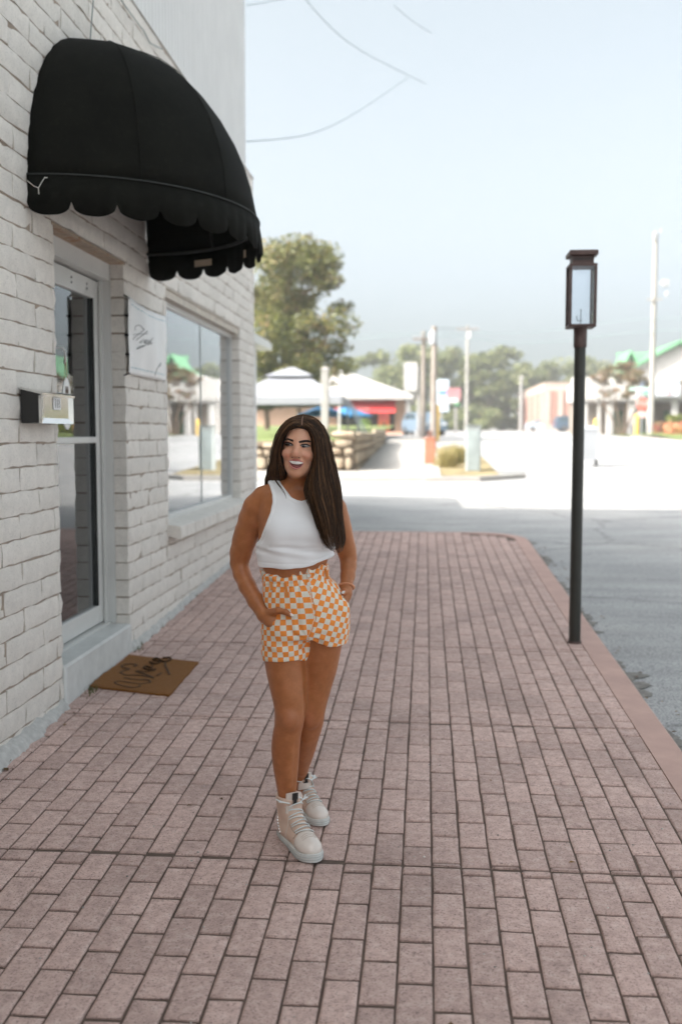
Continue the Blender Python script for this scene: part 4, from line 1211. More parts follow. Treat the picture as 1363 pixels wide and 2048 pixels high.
mb = MB(); mb.cyl((-.98, 66), .22, .22, rz(66) - .1, rz(66) + 1.35, 14); rel(mb, 'shaft', M_white2, bb, smooth=40); mb = MB(); mb.lathe((-.98, 66, 0), [(.22, rz(66) + 1.351), (.18, rz(66) + 1.43), (.03, rz(66) + 1.47)], 14); rel(mb, 'cap', M_white2, bb, smooth=60)

# ---- vehicles
M_rubber = mat('tyre_rubber', (.025, .025, .025, 1), .85)
M_hub = mat('wheel_rim', (.45, .45, .44, 1), .35, metal=.6)
M_cglass = mat('car_glass', (.03, .05, .06, 1), .12)
M_lampred = mat('tail_lamp', (.35, .03, .02, 1), .3)
M_lampw = mat('head_lamp', (.7, .7, .68, 1), .2)
def vehicle(name, label, prof, glass, wheels, width, m, loc, rz_, cat, wr=.34):
    """prof/glass: side outlines (x along, z up); wheels: x positions"""
    e = empty(name, loc, rz_); tag(e, label, cat)
    w = width / 2
    def yy(z): return w * (1 - .16 * max(0, (z - .95)) / .6) if z > .95 else w * (1 - .03 * abs(z - .6))
    mb = MB(); mb.rings([[(x, -yy(z) * .93, z) for x, z in prof], [(x * .995, -yy(z), z * .995 + .003) for x, z in prof], [(x * .995, yy(z), z * .995 + .003) for x, z in prof], [(x, yy(z) * .93, z) for x, z in prof]][1:3])
    mb.build('body', m, e, smooth=30)
    for g in glass:
        for s in (-1, 1):
            mb = MB(); mb.add([(x, s * (yy(z) + .006), z) for x, z in g], [tuple(range(len(g)))]); mb.add([(x, s * (yy(z) - .03), z) for x, z in g], [tuple(range(len(g)))]); mb.build('window', M_cglass, e)
    ws = None
    for (x0, z0, x1, z1) in WSC[name]:
        mb = MB(); d = .012
        nx_, nz_ = (z1 - z0), -(x1 - x0); l = math.hypot(nx_, nz_); s = 1 if nx_ * (x0 + x1) > 0 else -1
        ox, oz = s * nx_ / l * d, s * nz_ / l * d
        mb.add([(x0 + ox, -yy(z0) * .86, z0 + oz), (x0 + ox, yy(z0) * .86, z0 + oz), (x1 + ox, yy(z1) * .84, z1 + oz), (x1 + ox, -yy(z1) * .84, z1 + oz)], [(0, 1, 2, 3)]); mb.build('windscreen', M_cglass, e)
    for x in wheels:
        for s in (-1, 1):
            mb = MB(); mb.rings([[(x + r0 * math.cos(a), s * (w - .1 + o), wr + r0 * math.sin(a)) for a in [2 * math.pi * k / 18 for k in range(18)]] for r0, o in ((wr * .55, -.1), (wr, -.1), (wr, .1), (wr * .62, .115))]); wh = mb.build('wheel', M_rubber, e, smooth=40)
            mb = MB(); mb.rings([[(x + r0 * math.cos(a), s * (w - .1 + o), wr + r0 * math.sin(a)) for a in [2 * math.pi * k / 18 for k in range(18)]] for r0, o in ((wr * .62, .112), (wr * .5, .09), (wr * .15, .118))]); mb.build('rim', M_hub, wh, smooth=40)
    x0 = min(p[0] for p in prof); x1 = max(p[0] for p in prof)
    for s in (-1, 1):
        mb = MB(); mb.bbox((x0 - .015, s * w * .78 - .12, .78), (x0 + .08, s * w * .78 + .12, .98), .01); mb.build('tail_lamp', M_lampred, e)
        mb = MB(); mb.bbox((x1 - .08, s * w * .74 - .16, .66), (x1 + .01, s * w * .74 + .16, .78), .01); mb.build('headlight', M_lampw, e)
    return e
WSC = {'parked_suv': [(1.15, 1.05, .55, 1.62), (-2.22, 1.1, -2.0, 1.62)], 'parked_car': [(1.05, .95, .35, 1.35), (-1.6, .98, -.95, 1.35)], 'blue_hatchback': [(1.0, .95, .4, 1.4), (-1.75, .98, -1.4, 1.4)]}
suvp = [(-2.35, .38), (-2.38, .95), (-2.28, 1.1), (-2.02, 1.66), (-1.7, 1.75), (.3, 1.74), (.62, 1.66), (1.2, 1.1), (2.2, .98), (2.38, .8), (2.38, .4), (1.9, .32), (-1.9, .32)]
carp = [(-2.25, .36), (-2.28, .86), (-2.15, .96), (-1.62, 1.0), (-.95, 1.40), (.1, 1.42), (.4, 1.38), (1.1, .98), (2.05, .84), (2.25, .66), (2.25, .34), (1.85, .28), (-1.85, .28)]
hatp = [(-1.9, .36), (-1.94, .9), (-1.8, 1.0), (-1.42, 1.46), (-1.0, 1.52), (.2, 1.5), (.45, 1.44), (1.05, .98), (1.85, .86), (1.98, .66), (1.98, .34), (1.6, .28), (-1.6, .28)]
M_suv = mat('dark_blue_car_paint', (.045, .075, .11, 1), .25, .05, 2)
M_sedan = mat('silver_blue_car_paint', (.22, .26, .30, 1), .3, .05, 2)
M_hatch = mat('sky_blue_car_paint', (.10, .145, .19, 1), .3, .05, 2)
vehicle('parked_suv', 'dark blue parked SUV in front of the brick hall, partly behind the lamp post', suvp, [[(-1.95, 1.12), (-1.78, 1.6), (-.95, 1.62), (-.95, 1.12)], [(-.85, 1.12), (-.85, 1.62), (.1, 1.62), (.3, 1.12)]], (-1.4, 1.45), 1.85, M_suv, (16.2, 110, rz(110)), R(4), 'car', .38)
vehicle('parked_car', 'silver blue parked saloon car left of the dark SUV', carp, [[(-1.35, 1.02), (-.85, 1.33), (-.2, 1.34), (-.2, 1.02)], [(-.1, 1.02), (-.1, 1.34), (.3, 1.32), (.75, 1.02)]], (-1.35, 1.35), 1.75, M_sedan, (14.2, 121, rz(121)), R(-12), 'car', .33)
vehicle('blue_hatchback', 'light blue hatchback parked to the right of the corner shop', hatp, [[(-1.5, 1.05), (-1.25, 1.42), (-.4, 1.43), (-.4, 1.05)], [(-.3, 1.05), (-.3, 1.43), (.3, 1.40), (.7, 1.05)]], (-1.25, 1.25), 1.7, M_hatch, (-.1, 64, rz(64)), R(-70), 'car', .31)

# ---- poles, signs and wires
M_pole = mat('weathered_pole', (.22, .19, .165, 1), .85, .15, 3, .3, 10)
M_pole2 = mat('dark_pole', (.16, .13, .11, 1), .85, .2, 3)
M_polegrey = mat('grey_concrete_pole', (.25, .24, .22, 1), .8, .06, 2)
M_steel = mat('galvanised_steel', (.30, .31, .32, 1), .5, .1, 4)
def pole(name, label, x, y, ztop, r0, m, arms=(), cans=(), group=None):
    e = empty(name, (x, y, rz(y))); tag(e, label, 'utility pole', group)
    mb = MB(); mb.cyl((x, y), r0, r0 * .72, rz(y) - .3, ztop, 12); rel(mb, 'shaft', m, e, smooth=40)
    for (z, l) in arms:
        mb = MB(); mb.box((x - l, y - r0 - .1, z), (x + l, y - r0 - .005, z + .11)); rel(mb, 'crossarm', M_pole2, e)
        for s in (-.9, -.5, .5, .9):
            mb = MB(); mb.lathe((x + s * l, y - r0 - .05, z + .111), [(.03, 0), (.05, .05), (.03, .1), (.045, .14), (.01, .18)], 8); rel(mb, 'insulator', M_steel, e, smooth=40)
    for (dx, z, r1, h) in cans:
        mb = MB(); mb.lathe((x + dx, y - .05, z), [(.02, -.02), (r1, 0), (r1, h), (r1 * .7, h + .08), (.04, h + .12)], 12); rel(mb, 'transformer', M_steel, e, smooth=40)
        mb = MB(); mb.box((min(x, x + dx), y - .09, z + h * .5), (max(x, x + dx), y - .01, z + h * .5 + .06)); rel(mb, 'bracket', M_steel, e)
    return e
pole('utility_pole', 'pale utility pole with a short dark arm beside the white sign', -.12, 56, 7.2, .16, M_pole, arms=((6.7, .6),), group='utility poles')
pole('utility_pole', 'brown topped utility pole with a round transformer, nearer of the twin poles', .36, 44, 6.2, .16, M_pole, cans=((-.05, 5.45, .17, .45),), group='utility poles')
pole('utility_pole', 'distant thin utility pole with a dark top rising over the treeline', 3.75, 92, 11.3, .17, M_polegrey, arms=((10.9, 1.0),), cans=((.22, 10.1, .2, .7),), group='utility poles')
gp = pole('utility_pole', 'tall pale grey pole with a floodlight in front of the green roofed building', 12.75, 58, 12.7, .17, M_polegrey, group='utility poles')
mb = MB(); mb.box((12.9, 57.9, 9.93), (13.1, 57.98, 9.99)); rel(mb, 'bracket', M_steel, gp)
mb = MB(); mb.bbox((13.1, 57.7, 9.75), (13.5, 58.0, 10.1), .03); rel(mb, 'floodlight', M_steel, gp)
mb = MB(); mb.bbox((13.3, 57.8, 9.2), (13.5, 57.95, 9.5), .03); rel(mb, 'control_box', M_steel, gp)
mb = MB(); mb.box((12.3, 57.75, 9.0), (13.15, 57.83, 9.08)); rel(mb, 'crossarm', M_polegrey, gp)
mb = MB(); mb.bbox((12.55, 57.6, 12.3), (12.72, 57.8, 12.75), .02); mb.tube([(12.75, 58, 12.6), (13.0, 58, 12.75), (13.05, 58, 12.95)], .03, 6); rel(mb, 'insulator', M_steel, gp)

ps = empty('pole_sign', (-.85, 58, rz(58))); tag(ps, 'tall white rounded sign board on a pole to the right of the hip roof', 'sign')
def rrect(cx, cz, w, h, r, n=5):
    P = []
    for (sx, sz, a0) in ((1, 1, 0), (-1, 1, 90), (-1, -1, 180), (1, -1, 270)):
        for k in range(n + 1):
            a = R(a0 + 90 * k / n); P.append((cx + sx * (w - r) + r * math.cos(a), cz + sz * (h - r) + r * math.sin(a)))
    return P
mb = MB(); mb.prism(rrect(-.86, 4.80, .39, .84, .12), 1, 57.8, 58.1); rel(mb, 'board', M_white2, ps)
mb = MB(); mb.box((-1.05, 57.77, 4.30), (-.78, 57.79, 4.36)); rel(mb, 'print', mat('faded_pink_print', (.6, .35, .33, 1), .7), ps)
mb = MB(); mb.cyl((-.4, 58.0), .09, .09, rz(58) - .2, 5.4, 10); rel(mb, 'pole', M_palegrey, ps, smooth=40)
mb = MB(); mb.box((-.55, 57.93, 4.5), (-.4, 58.02, 4.6)); mb.box((-.55, 57.93, 5.1), (-.4, 58.02, 5.2)); rel(mb, 'bracket', M_palegrey, ps)

# petrol price sign and its pylon, blue and red
M_signblue = mat('sign_blue', (.10, .20, .38, 1), .6); M_signred = mat('sign_red', (.50, .10, .08, 1), .6); M_signgreen = mat('sign_green', (.04, .30, .10, 1), .6)
pg = empty('pylon_sign', (2.05, 84, rz(84))); tag(pg, 'pale blue and white pylon sign with a red lower panel among the far trees', 'sign')
mb = MB(); mb.bbox((.95, 83.7, 3.3), (1.95, 84.0, 6.0), .06); rel(mb, 'board', mat('pale_blue_panel', (.42, .50, .58, 1), .6, .2, 1.2), pg)
mb = MB(); mb.box((1.05, 83.66, 4.75), (1.85, 83.69, 5.1)); rel(mb, 'blue_band', M_signblue, pg)
mb = MB(); mb.bbox((1.75, 83.6, 4.15), (2.9, 83.69, 5.3), .03); rel(mb, 'red_panel', mat('dusty_red_panel', (.33, .15, .16, 1), .7, .2, 1.5), pg)
mb = MB(); mb.bbox((1.85, 83.5, 4.02), (2.75, 83.59, 4.45), .05); rel(mb, 'price_panel', M_white2, pg)
mb = MB(); mb.box((2.35, 83.5, 3.88), (2.8, 83.58, 4.0)); rel(mb, 'green_panel', M_signgreen, pg)
for x in (1.3, 2.5): mb = MB(); mb.box((x - .1, 83.8, rz(84) - .2), (x + .1, 83.95, 4.1)); rel(mb, 'leg', M_palegrey, pg)

# brown bin in front, yellow post, teal box put in for a blurred smear, grasses
M_brownbin = mat('terracotta_box', (.34, .14, .085, 1), .8, .12, 4, .2, 30)
bx = empty('litter_bin', (.12, 26.7, rz(26.7))); tag(bx, 'square terracotta litter bin at the end of the far pavement', 'bin')
zb = rz(26.7) + .05
mb = MB(); mb.bbox((-.02, 26.5, zb - .1), (.27, 26.8, zb + .70), .012); rel(mb, 'body', M_brownbin, bx)
mb = MB(); mb.bbox((-.035, 26.485, zb + .702), (.285, 26.815, zb + .75), .012); rel(mb, 'rim', M_brownbin, bx)
mb = MB(); mb.bbox((.06, 26.56, zb + .751), (.19, 26.74, zb + .93), .012); rel(mb, 'hood', mat('dark_brown_hood', (.12, .06, .045, 1), .7), bx)
yp = empty('safety_post', (.9, 47, rz(47))); tag(yp, 'slim yellow safety post behind the litter bin', 'post')
mb = MB(); mb.cyl((.56, 47), .1, .1, rz(47) - .1, rz(47) + 1.6, 12); rel(mb, 'shaft', M_yellow, yp, smooth=40)
mb = MB(); mb.lathe((.56, 47, 0), [(.1, rz(47) + 1.601), (.08, rz(47) + 1.66), (.01, rz(47) + 1.69)], 12); rel(mb, 'cap', M_yellow, yp, smooth=60)
M_teal = mat('faded_teal_paint', (.24, .265, .26, 1), .7, .25, 2.5, .1, 20)
tc = empty('smear_box', (1.15, 24.4, rz(24.4))); tag(tc, 'tall narrow teal grey box put in for a blurred smear at the street corner', 'cabinet')
zc = rz(24.4)
mb = MB(); mb.bbox((.98, 24.2, zc - .05), (1.33, 24.6, zc + 1.15), .015); rel(mb, 'housing', M_teal, tc)
mb = MB(); mb.bbox((1.01, 24.192, zc + .08), (1.30, 24.199, zc + 1.05), .003); rel(mb, 'door', mat('teal_door', (.215, .25, .25, 1), .6, .2, 3), tc)
mb = MB(); mb.bbox((.96, 24.18, zc + 1.152), (1.35, 24.62, zc + 1.18), .006); rel(mb, 'lid', M_teal, tc)
M_drygrass = leaf_mat('dry_grass', [(.16, .15, .05, 1), (.30, .26, .10, 1), (.38, .30, .15, 1)], .3)
r_ = random.Random(31)
for i, (x, y, h, n, lab) in enumerate(((.55, 25.6, .55, 420, 'clump of dry yellow ornamental grass right of the litter bin'), (.95, 27.2, .6, 420, 'clump of ornamental grass behind the teal box'), (.75, 29.5, .5, 300, 'furthest clump of ornamental grass in the planting strip'))):
    e = empty('ornamental_grass', (x, y, rz(y) + .08)); tag(e, lab, 'grass clump', 'grass clumps in the planting strip')
    mb = MB()
    for k in range(n):
        a = r_.uniform(0, 6.28); t = r_.random(); d = .05 + .3 * t; hh = h * r_.uniform(.5, 1.1) * (1 - .4 * t)
        p0 = Vector((r_.gauss(0, .13), r_.gauss(0, .13), 0)); p1 = p0 + Vector((math.cos(a) * d * .4, math.sin(a) * d * .4, hh * .7)); p2 = p0 + Vector((math.cos(a) * d, math.sin(a) * d, hh))
        w = Vector((-math.sin(a), math.cos(a), 0)) * .008
        mb.add([p0 - w, p0 + w, p1 + w * .8, p1 - w * .8, p2], [(0, 1, 2, 3), (3, 2, 4)])
    mb.build('blades', M_drygrass, e)
# pale wheeled bin beside the lamp post, out in the street
wb = empty('wheeled_bin', (4.35, 27.2, rz(27.2))); tag(wb, 'pale grey wheeled cart standing in the street just right of the lamp post', 'cart')
zw = rz(27.2)
M_cart = mat('pale_plastic', (.27, .285, .30, 1), .55, .05, 3)
mb = MB(); mb.rings([[(4.36 + sx * w, 27.2 + sy * w * 1.1, zw + z) for sx, sy in ((-1, -1), (1, -1), (1, 1), (-1, 1))] for w, z in ((.16, .16), (.19, .5), (.21, .95), (.21, .97))]); rel(mb, 'body', M_cart, wb)
mb = MB(); mb.rings([[(4.36 + sx * w, 27.2 + sy * w * 1.1, zw + z) for sx, sy in ((-1, -1), (1, -1), (1, 1), (-1, 1))] for w, z in ((.225, .971), (.225, 1.0), (.12, 1.08))]); rel(mb, 'lid', M_cart, wb)
for s in (-1, 1):
    mb = MB(); mb.rings([[(4.36 + s * .19 + d, 27.15 + .1 * math.cos(a), zw + .1 + .1 * math.sin(a)) for a in [2 * math.pi * k / 14 for k in range(14)]] for d in (-.03, .03)]); rel(mb, 'wheel', M_rubber, wb)
mb = MB(); mb.tube([(4.18, 27.46, zw + .93), (4.18, 27.52, zw + 1.0), (4.54, 27.52, zw + 1.0), (4.54, 27.46, zw + .93)], .015, 6); rel(mb, 'handle', M_cart, wb)

# ---- brick hall
M_pinkbrick = mat('pink_brick', (.29, .17, .135, 1), .85, .07, 1.5, .2, 8)
M_paleband = mat('cream_band', (.36, .28, .235, 1), .8, .05, 2)
M_pinkdark = mat('rose_recess', (.25, .135, .105, 1), .85, .07, 2)
bh = empty('brick_hall', (18, 130, rz(120))); tag(bh, 'long pink brick hall with flat parapet behind the parked cars', 'building')
zh = rz(118)
mb = MB(); mb.box((13.8, 118, zh - .6), (34, 152, 7.25)); rel(mb, 'wall', M_pinkbrick, bh)
mb = MB(); mb.box((13.7, 117.9, 7.26), (34.1, 152.1, 7.42)); rel(mb, 'parapet', M_paleband, bh)
mb = MB(); mb.box((13.76, 117.95, 6.45), (34.05, 117.99, 7.2)); mb.box((13.74, 118.0, 6.45), (13.79, 152, 7.2)); rel(mb, 'frieze', M_paleband, bh)
mb = MB(); mb.box((13.76, 117.94, zh - .5), (34.05, 117.988, zh + .9)); mb.box((13.74, 118.0, zh - .5), (13.79, 152, zh + .9)); rel(mb, 'plinth', M_paleband, bh)
for x in (13.85, 15.3): mb = MB(); mb.box((x, 117.85, zh + .91), (x + .55, 117.985, 6.44)); rel(mb, 'pilaster', M_paleband, bh)
mb = MB(); mb.box((14.5, 117.93, zh + .92), (15.2, 117.98, 6.44)); rel(mb, 'recess', M_pinkdark, bh)
mb = MB(); mb.box((16.2, 117.93, zh + 1.2), (26, 117.98, 6.2)); rel(mb, 'recess', M_pinkdark, bh)
for y in (124, 131, 138, 145): mb = MB(); mb.box((13.70, y, zh + .92), (13.786, y + 2.2, 6.42)); rel(mb, 'recess', M_pinkdark, bh)
lpst = empty('street_sign', (9.45, 96, rz(96))); tag(lpst, 'slim pale street post before the left end of the brick hall', 'post')
mb = MB(); mb.cyl((9.0, 96), .13, .12, rz(96) - .2, 6.6, 10); rel(mb, 'shaft', M_palegrey, lpst, smooth=40); mb = MB(); mb.bbox((8.8, 95.8, 6.61), (9.2, 96.2, 6.95), .05); rel(mb, 'head', M_palegrey, lpst)
mb = MB(); hyd = empty('round_sign', (10.1, 90, rz(90))); tag(hyd, 'small round white sign on a short post left of the saloon car', 'sign')
mb.rings([[(10.15 + .32 * math.cos(a), 90 + d, rz(90) + .62 + .32 * math.sin(a)) for a in [2 * math.pi * k / 16 for k in range(16)]] for d in (-.02, .02)]); rel(mb, 'disc', M_white2, hyd); mb = MB(); mb.cyl((10.15, 90.06), .04, .04, rz(90) - .1, rz(90) + .6, 8); rel(mb, 'post', M_palegrey, hyd)

# ---- white porch building with green roofs
M_greenroof = mat('green_metal_roof', (.11, .25, .14, 1), .5, .08, 1.5)
M_wallwhite = mat('white_boarding', (.36, .35, .335, 1), .75, .05, 2)
gb = empty('green_roof_building', (18, 76, rz(74))); tag(gb, 'white building with green gabled roofs and a columned porch', 'building')
zq = rz(72)
mb = MB(); mb.box((13.0, 74.5, zq - .6), (34, 90, 6.0)); rel(mb, 'wall', M_wallwhite, gb)
def gable(mb_w, mb_r, xc, half, ze_, zp_, y0, y1, ov=.45):
    mb_w.rings([[(xc - half, y, ze_ - 1.2), (xc + half, y, ze_ - 1.2), (xc + half, y, ze_), (xc, y, zp_ - .12), (xc - half, y, ze_)] for y in (y0, y1)])
    s = (zp_ - ze_) / half
    mb_r.rings([[(xc - half - ov, y, ze_ - s * ov), (xc, y, zp_), (xc + half + ov, y, ze_ - s * ov), (xc + half + ov, y, ze_ - s * ov + .22), (xc, y, zp_ + .24), (xc - half - ov, y, ze_ - s * ov + .22)] for y in (y0 - .5, y1 + .2)])
w_, r2 = MB(), MB()
gable(w_, r2, 18.0, 3.5, 6.0, 7.95, 73.6, 86); 
rel(w_, 'gable_wall', M_wallwhite, gb); rel(r2, 'roof', M_greenroof, gb)
w_, r2 = MB(), MB()
gable(w_, r2, 14.7, .75, 5.9, 7.3, 74.2, 78, .25); rel(w_, 'gable_wall', M_wallwhite, gb); rel(r2, 'roof', M_greenroof, gb)
mb = MB(); mb.rings([[(14.6, 75.2, 5.95), (17.8, 75.2, 5.95), (17.8, 79, 7.6), (14.6, 79, 7.6)], [(14.6, 75.2, 6.1), (17.8, 75.2, 6.1), (17.8, 79, 7.75), (14.6, 79, 7.75)]]); rel(mb, 'roof', M_greenroof, gb)
w_, r2 = MB(), MB(); gable(w_, r2, 26.5, 3.2, 6.0, 7.8, 73.8, 86); rel(w_, 'gable_wall', M_wallwhite, gb); rel(r2, 'roof', M_greenroof, gb)
mb = MB(); mb.box((18.3, 73.48, 7.05), (18.55, 73.56, 7.3)); rel(mb, 'gable_vent', M_steel, gb)
mb = MB(); mb.box((10.3, 69.2, 3.78), (34, 74.45, 5.0)); rel(mb, 'porch_fascia', M_white2, gb)
for x in (10.6, 12.3, 13.75, 15.0, 16.6, 18.6, 20.4, 22.2, 24.0, 25.8):
    mb = MB(); mb.bbox((x, 69.4, zq - .4), (x + .42, 69.8, 3.775), .03); rel(mb, 'column', M_white2, gb)
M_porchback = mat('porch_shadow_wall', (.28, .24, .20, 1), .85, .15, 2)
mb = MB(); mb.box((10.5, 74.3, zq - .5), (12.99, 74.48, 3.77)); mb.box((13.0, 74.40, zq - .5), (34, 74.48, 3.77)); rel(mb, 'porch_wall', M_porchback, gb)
for x in (13.4, 15.2, 17.2, 21, 24):
    mb = MB(); mb.box((x, 74.33, zq + .1), (x + .9, 74.395, 3.2)); rel(mb, 'porch_door', M_leafE if False else mat('green_door', (.10, .16, .10, 1), .6), gb)
mb = MB(); mb.bbox((14.2, 68.8, 4.0), (17.0, 69.1, 5.15), .04); rel(mb, 'sign_board', mat('pale_sign_board', (.50, .53, .58, 1), .6, .2, .9), gb)
mb = MB(); mb.box((14.25, 68.77, 4.75), (15.2, 68.79, 5.1)); mb.box((15.7, 68.77, 4.92), (16.9, 68.79, 5.1)); rel(mb, 'blue_print', mat('soft_blue_print', (.26, .36, .55, 1), .6), gb)
mb = MB(); mb.box((14.7, 68.77, 4.2), (14.95, 68.79, 4.7)); mb.box((16.1, 68.77, 4.15), (16.4, 68.79, 4.4)); rel(mb, 'red_print', mat('soft_red_print', (.45, .22, .25, 1), .6), gb)
mb = MB(); mb.box((9.6, 66.5, 3.85), (11.6, 67.5, 5.2)); 
wbd = empty('bus_shelter', (10.4, 67, rz(67))); tag(wbd, 'white boxy canopy on thin posts seen either side of the lamp post', 'canopy')
rel(mb, 'canopy', M_white2, wbd)
for x in (9.8, 11.35): mb = MB(); mb.box((x - .08, 66.9, rz(67) - .3), (x + .08, 67.06, 3.845)); rel(mb, 'post', M_white2, wbd)

# stop sign, street names, yellow bollard, hedge, flowers, island
so = empty('stop_sign', (12.3, 60, rz(60))); tag(so, 'red octagonal STOP sign on a post with green street name plates', 'stop sign')
M_stopred = mat('stop_red', (.60, .10, .06, 1), .5); zs = 3.28
X0 = 12.62
def octa(r0, y): return [(X0 + r0 * math.cos(R(22.5 + 45 * k)), y, zs + r0 * math.sin(R(22.5 + 45 * k))) for k in range(8)]
mb = MB(); mb.rings([octa(.40, 59.9), octa(.40, 59.93)]); rel(mb, 'border', M_white2, so)
mb = MB(); mb.rings([octa(.37, 59.885), octa(.37, 59.899)]); pl = rel(mb, 'plate', M_stopred, so)
text_mesh('STOP', .34, M_white2, 'lettering', so, (X0, 59.88, zs), (1, 0, 0), (0, 0, 1), .004, .01)
mb = MB(); mb.cyl((X0, 59.98), .04, .04, rz(60) - .2, 4.3, 8); rel(mb, 'post', M_steel, so, smooth=40)
mb = MB(); mb.box((X0 - .28, 59.9, zs - .8), (X0 + .28, 59.92, zs - .45)); rel(mb, 'supplement_plate', mat('pale_pink_plate', (.6, .42, .4, 1), .6), so)
mb = MB(); mb.box((X0 - .75, 59.94, 4.05), (X0 + .5, 59.965, 4.25)); rel(mb, 'street_name_plate', mat('pale_green_plate', (.33, .46, .42, 1), .5), so)
mb = MB(); mb.box((X0 + .2, 59.6, 3.85), (X0 + .45, 60.6, 4.04)); rel(mb, 'street_name_plate', mat('green_plate', (.10, .30, .20, 1), .5), so)
for (x, y, h, lab) in ((12.05, 58.5, 1.2, 'thick yellow bollard left of the stop sign post'), (11.0, 66, 1.0, 'thin yellow bollard under the crape myrtle')):
    e = empty('yellow_bollard', (x, y, rz(y))); tag(e, lab, 'bollard', 'yellow bollards')
    mb = MB(); mb.cyl((x, y), .13, .13, rz(y) - .1, rz(y) + h, 12); rel(mb, 'shaft', M_yellow, e, smooth=40); mb = MB(); mb.lathe((x, y, 0), [(.13, rz(y) + h + .001), (.1, rz(y) + h + .06), (.01, rz(y) + h + .1)], 12); rel(mb, 'cap', M_yellow, e, smooth=60)
def hedge(name, label, lo, hi, n, size, m, seed):
    r = random.Random(seed); e = empty(name, ((lo[0] + hi[0]) / 2, lo[1], lo[2])); tag(e, label, 'hedge')
    mb = MB()
    for _ in range(n):
        p = Vector([a + (b - a) * r.random() for a, b in zip(lo, hi)])
        if r.random() < .7:
            k = r.choice((1, 2, 0)); p[k] = (lo[k] if k < 2 and r.random() < .8 else hi[k])
            p += Vector((r.gauss(0, .05), r.gauss(0, .05), r.gauss(0, .05)))
        a = Vector((r.gauss(0, 1), r.gauss(0, 1), r.gauss(0, 1))).normalized(); b = a.cross(Vector((r.gauss(0, 1), r.gauss(0, 1), r.gauss(0, 1)))).normalized(); s = size * r.uniform(.6, 1.3)
        mb.add([p - a * s, p + b * s * .5, p + a * s, p - b * s * .5], [(0, 1, 2, 3)])
    mb.box([a + .08 for a in lo], [b - .08 for b in hi])
    rel(mb, 'foliage', m, e)
    return e
hedge('clipped_hedge', 'clipped yellow green hedge before the porch at the right edge', (14.3, 59.5, 1.5), (20, 61, 2.55), 4200, .08, M_leafD, 12)
hedge('low_hedge', 'low dry reddish shrub bed left of the clipped hedge', (12.9, 57.5, 1.35), (14.6, 59, 2.1), 1500, .08, leaf_mat('red_bed', [(.12, .12, .035, 1), (.24, .17, .07, 1), (.34, .10, .09, 1)], .25), 13)
M_bloom = leaf_mat('coral_blooms', [(.30, .26, .08, 1), (.5, .24, .12, 1), (.62, .22, .18, 1)], .25)
hedge('flower_bed', 'coral and orange flower bed on the kerbed island', (12.1, 50.6, 1.3), (13.8, 52, 2.0), 1300, .08, M_bloom, 14)
isl = MB()
il = [(9.4, 42.9), (10.4, 42.2), (13, 42.0), (20, 43), (20, 55), (11.2, 55), (10, 50)]
isl.rings([[(x, y, rz(y) - .1) for x, y in il], [(x, y, rz(y) + .13) for x, y in il]]); isl.build('island_kerb', M_concrete, kind='structure')
sheet('island_lawn', [10.9, 13, 16, 20], [44.5, 48, 51, 54.5], lambda x, y: rz(y) + .15 + .1 * min(1, (y - 44.5) / 3), M_grass)
sheet('far_lawn', [11.5, 16, 30], [56, 58, 62, 66], lambda x, y: rz(y) + .05, M_grass)

# ---- overhead wires
M_wire = mat('wire_black', (.22, .28, .29, 1), .6)
wires = [([(-2.1, 11.7, 5.05), (-.4, 12.2, 5.12), (1.2, 15, 5.9), (2.2, 19, 7.9), (4, 30, 12)], .011, 'service wire dipping from the siding corner and rising over the street'),
         ([(-3.2, 8.2, 9.2), (-1.2, 10.5, 7.6), (.2, 13.5, 7.2), (1.1, 18, 7.9), (2.2, 26, 10)], .011, 'service wire running down from above the siding to the street')]
def WZ(px, py, y): return (y * (px - 850) / 1991., y, 1.58 + (866 - py) / 1991. * y)
def wire_obj(pts, r0, lab):
    mb = MB(); mb.tube([tuple(p) for p in catmull(pts, 48)], r0, 5, cap=True)
    tag(mb.build('overhead_wire', M_wire), lab, 'wire', 'overhead wires')
wire_obj([(-2.0862, 11.7200, 4.9515), (-1.8819, 13.0200, 5.3463), (-1.6086, 14.0200, 5.6927), (-1.3208, 15.5200, 6.3067), (-0.9478, 17.0200, 7.0420), (-0.3661, 19.0200, 8.1322)], .006, 'service wire sagging from the siding corner and rising to the right')
wire_obj([(-1.6809, 13.0200, 7.2137), (-1.6000, 13.5200, 7.2662), (-1.4535, 14.2200, 7.2988), (-1.2208, 15.2200, 7.3892), (-0.9217, 16.5200, 7.6237), (-0.6863, 17.7200, 7.9033), (-0.4918, 18.5200, 8.0686), (-0.0260, 20.2200, 8.4113)], .006, 'service wire crossing the upper sky from the top edge down to the right')
wire_obj([(-2.0746, 11.7200, 6.4725), (-1.9558, 12.7200, 6.9276), (-1.7664, 14.2200, 7.6303)], .0045, 'thin wire leaving the siding at the very top of the picture')
wire_obj([(-0.5721, 17.0200, 8.6082), (-0.2863, 17.7200, 8.6386), (0.0601, 18.7200, 8.7888)], .0055, 'short stretch of wire at the top centre of the sky')
wire_obj([(-40, 57, 6.3), (-12, 56.5, 6.35), (-.12, 55.8, 6.95), (6, 57, 6.6), (12.75, 57.8, 7.3), (40, 58, 7.6)], .022, 'distant utility line level with the tree tops')
wire_obj([(-40, 57, 6.9), (-12, 56.5, 7.0), (-.12, 55.8, 7.1), (6, 57, 7.2), (12.75, 57.8, 8.0), (40, 58, 8.2)], .018, 'second distant utility line just above the first')
wire_obj([(.36, 43.9, 6.1), (2, 65, 8.3), (3.75, 91.8, 11.1)], .02, 'utility line running back from the twin poles')

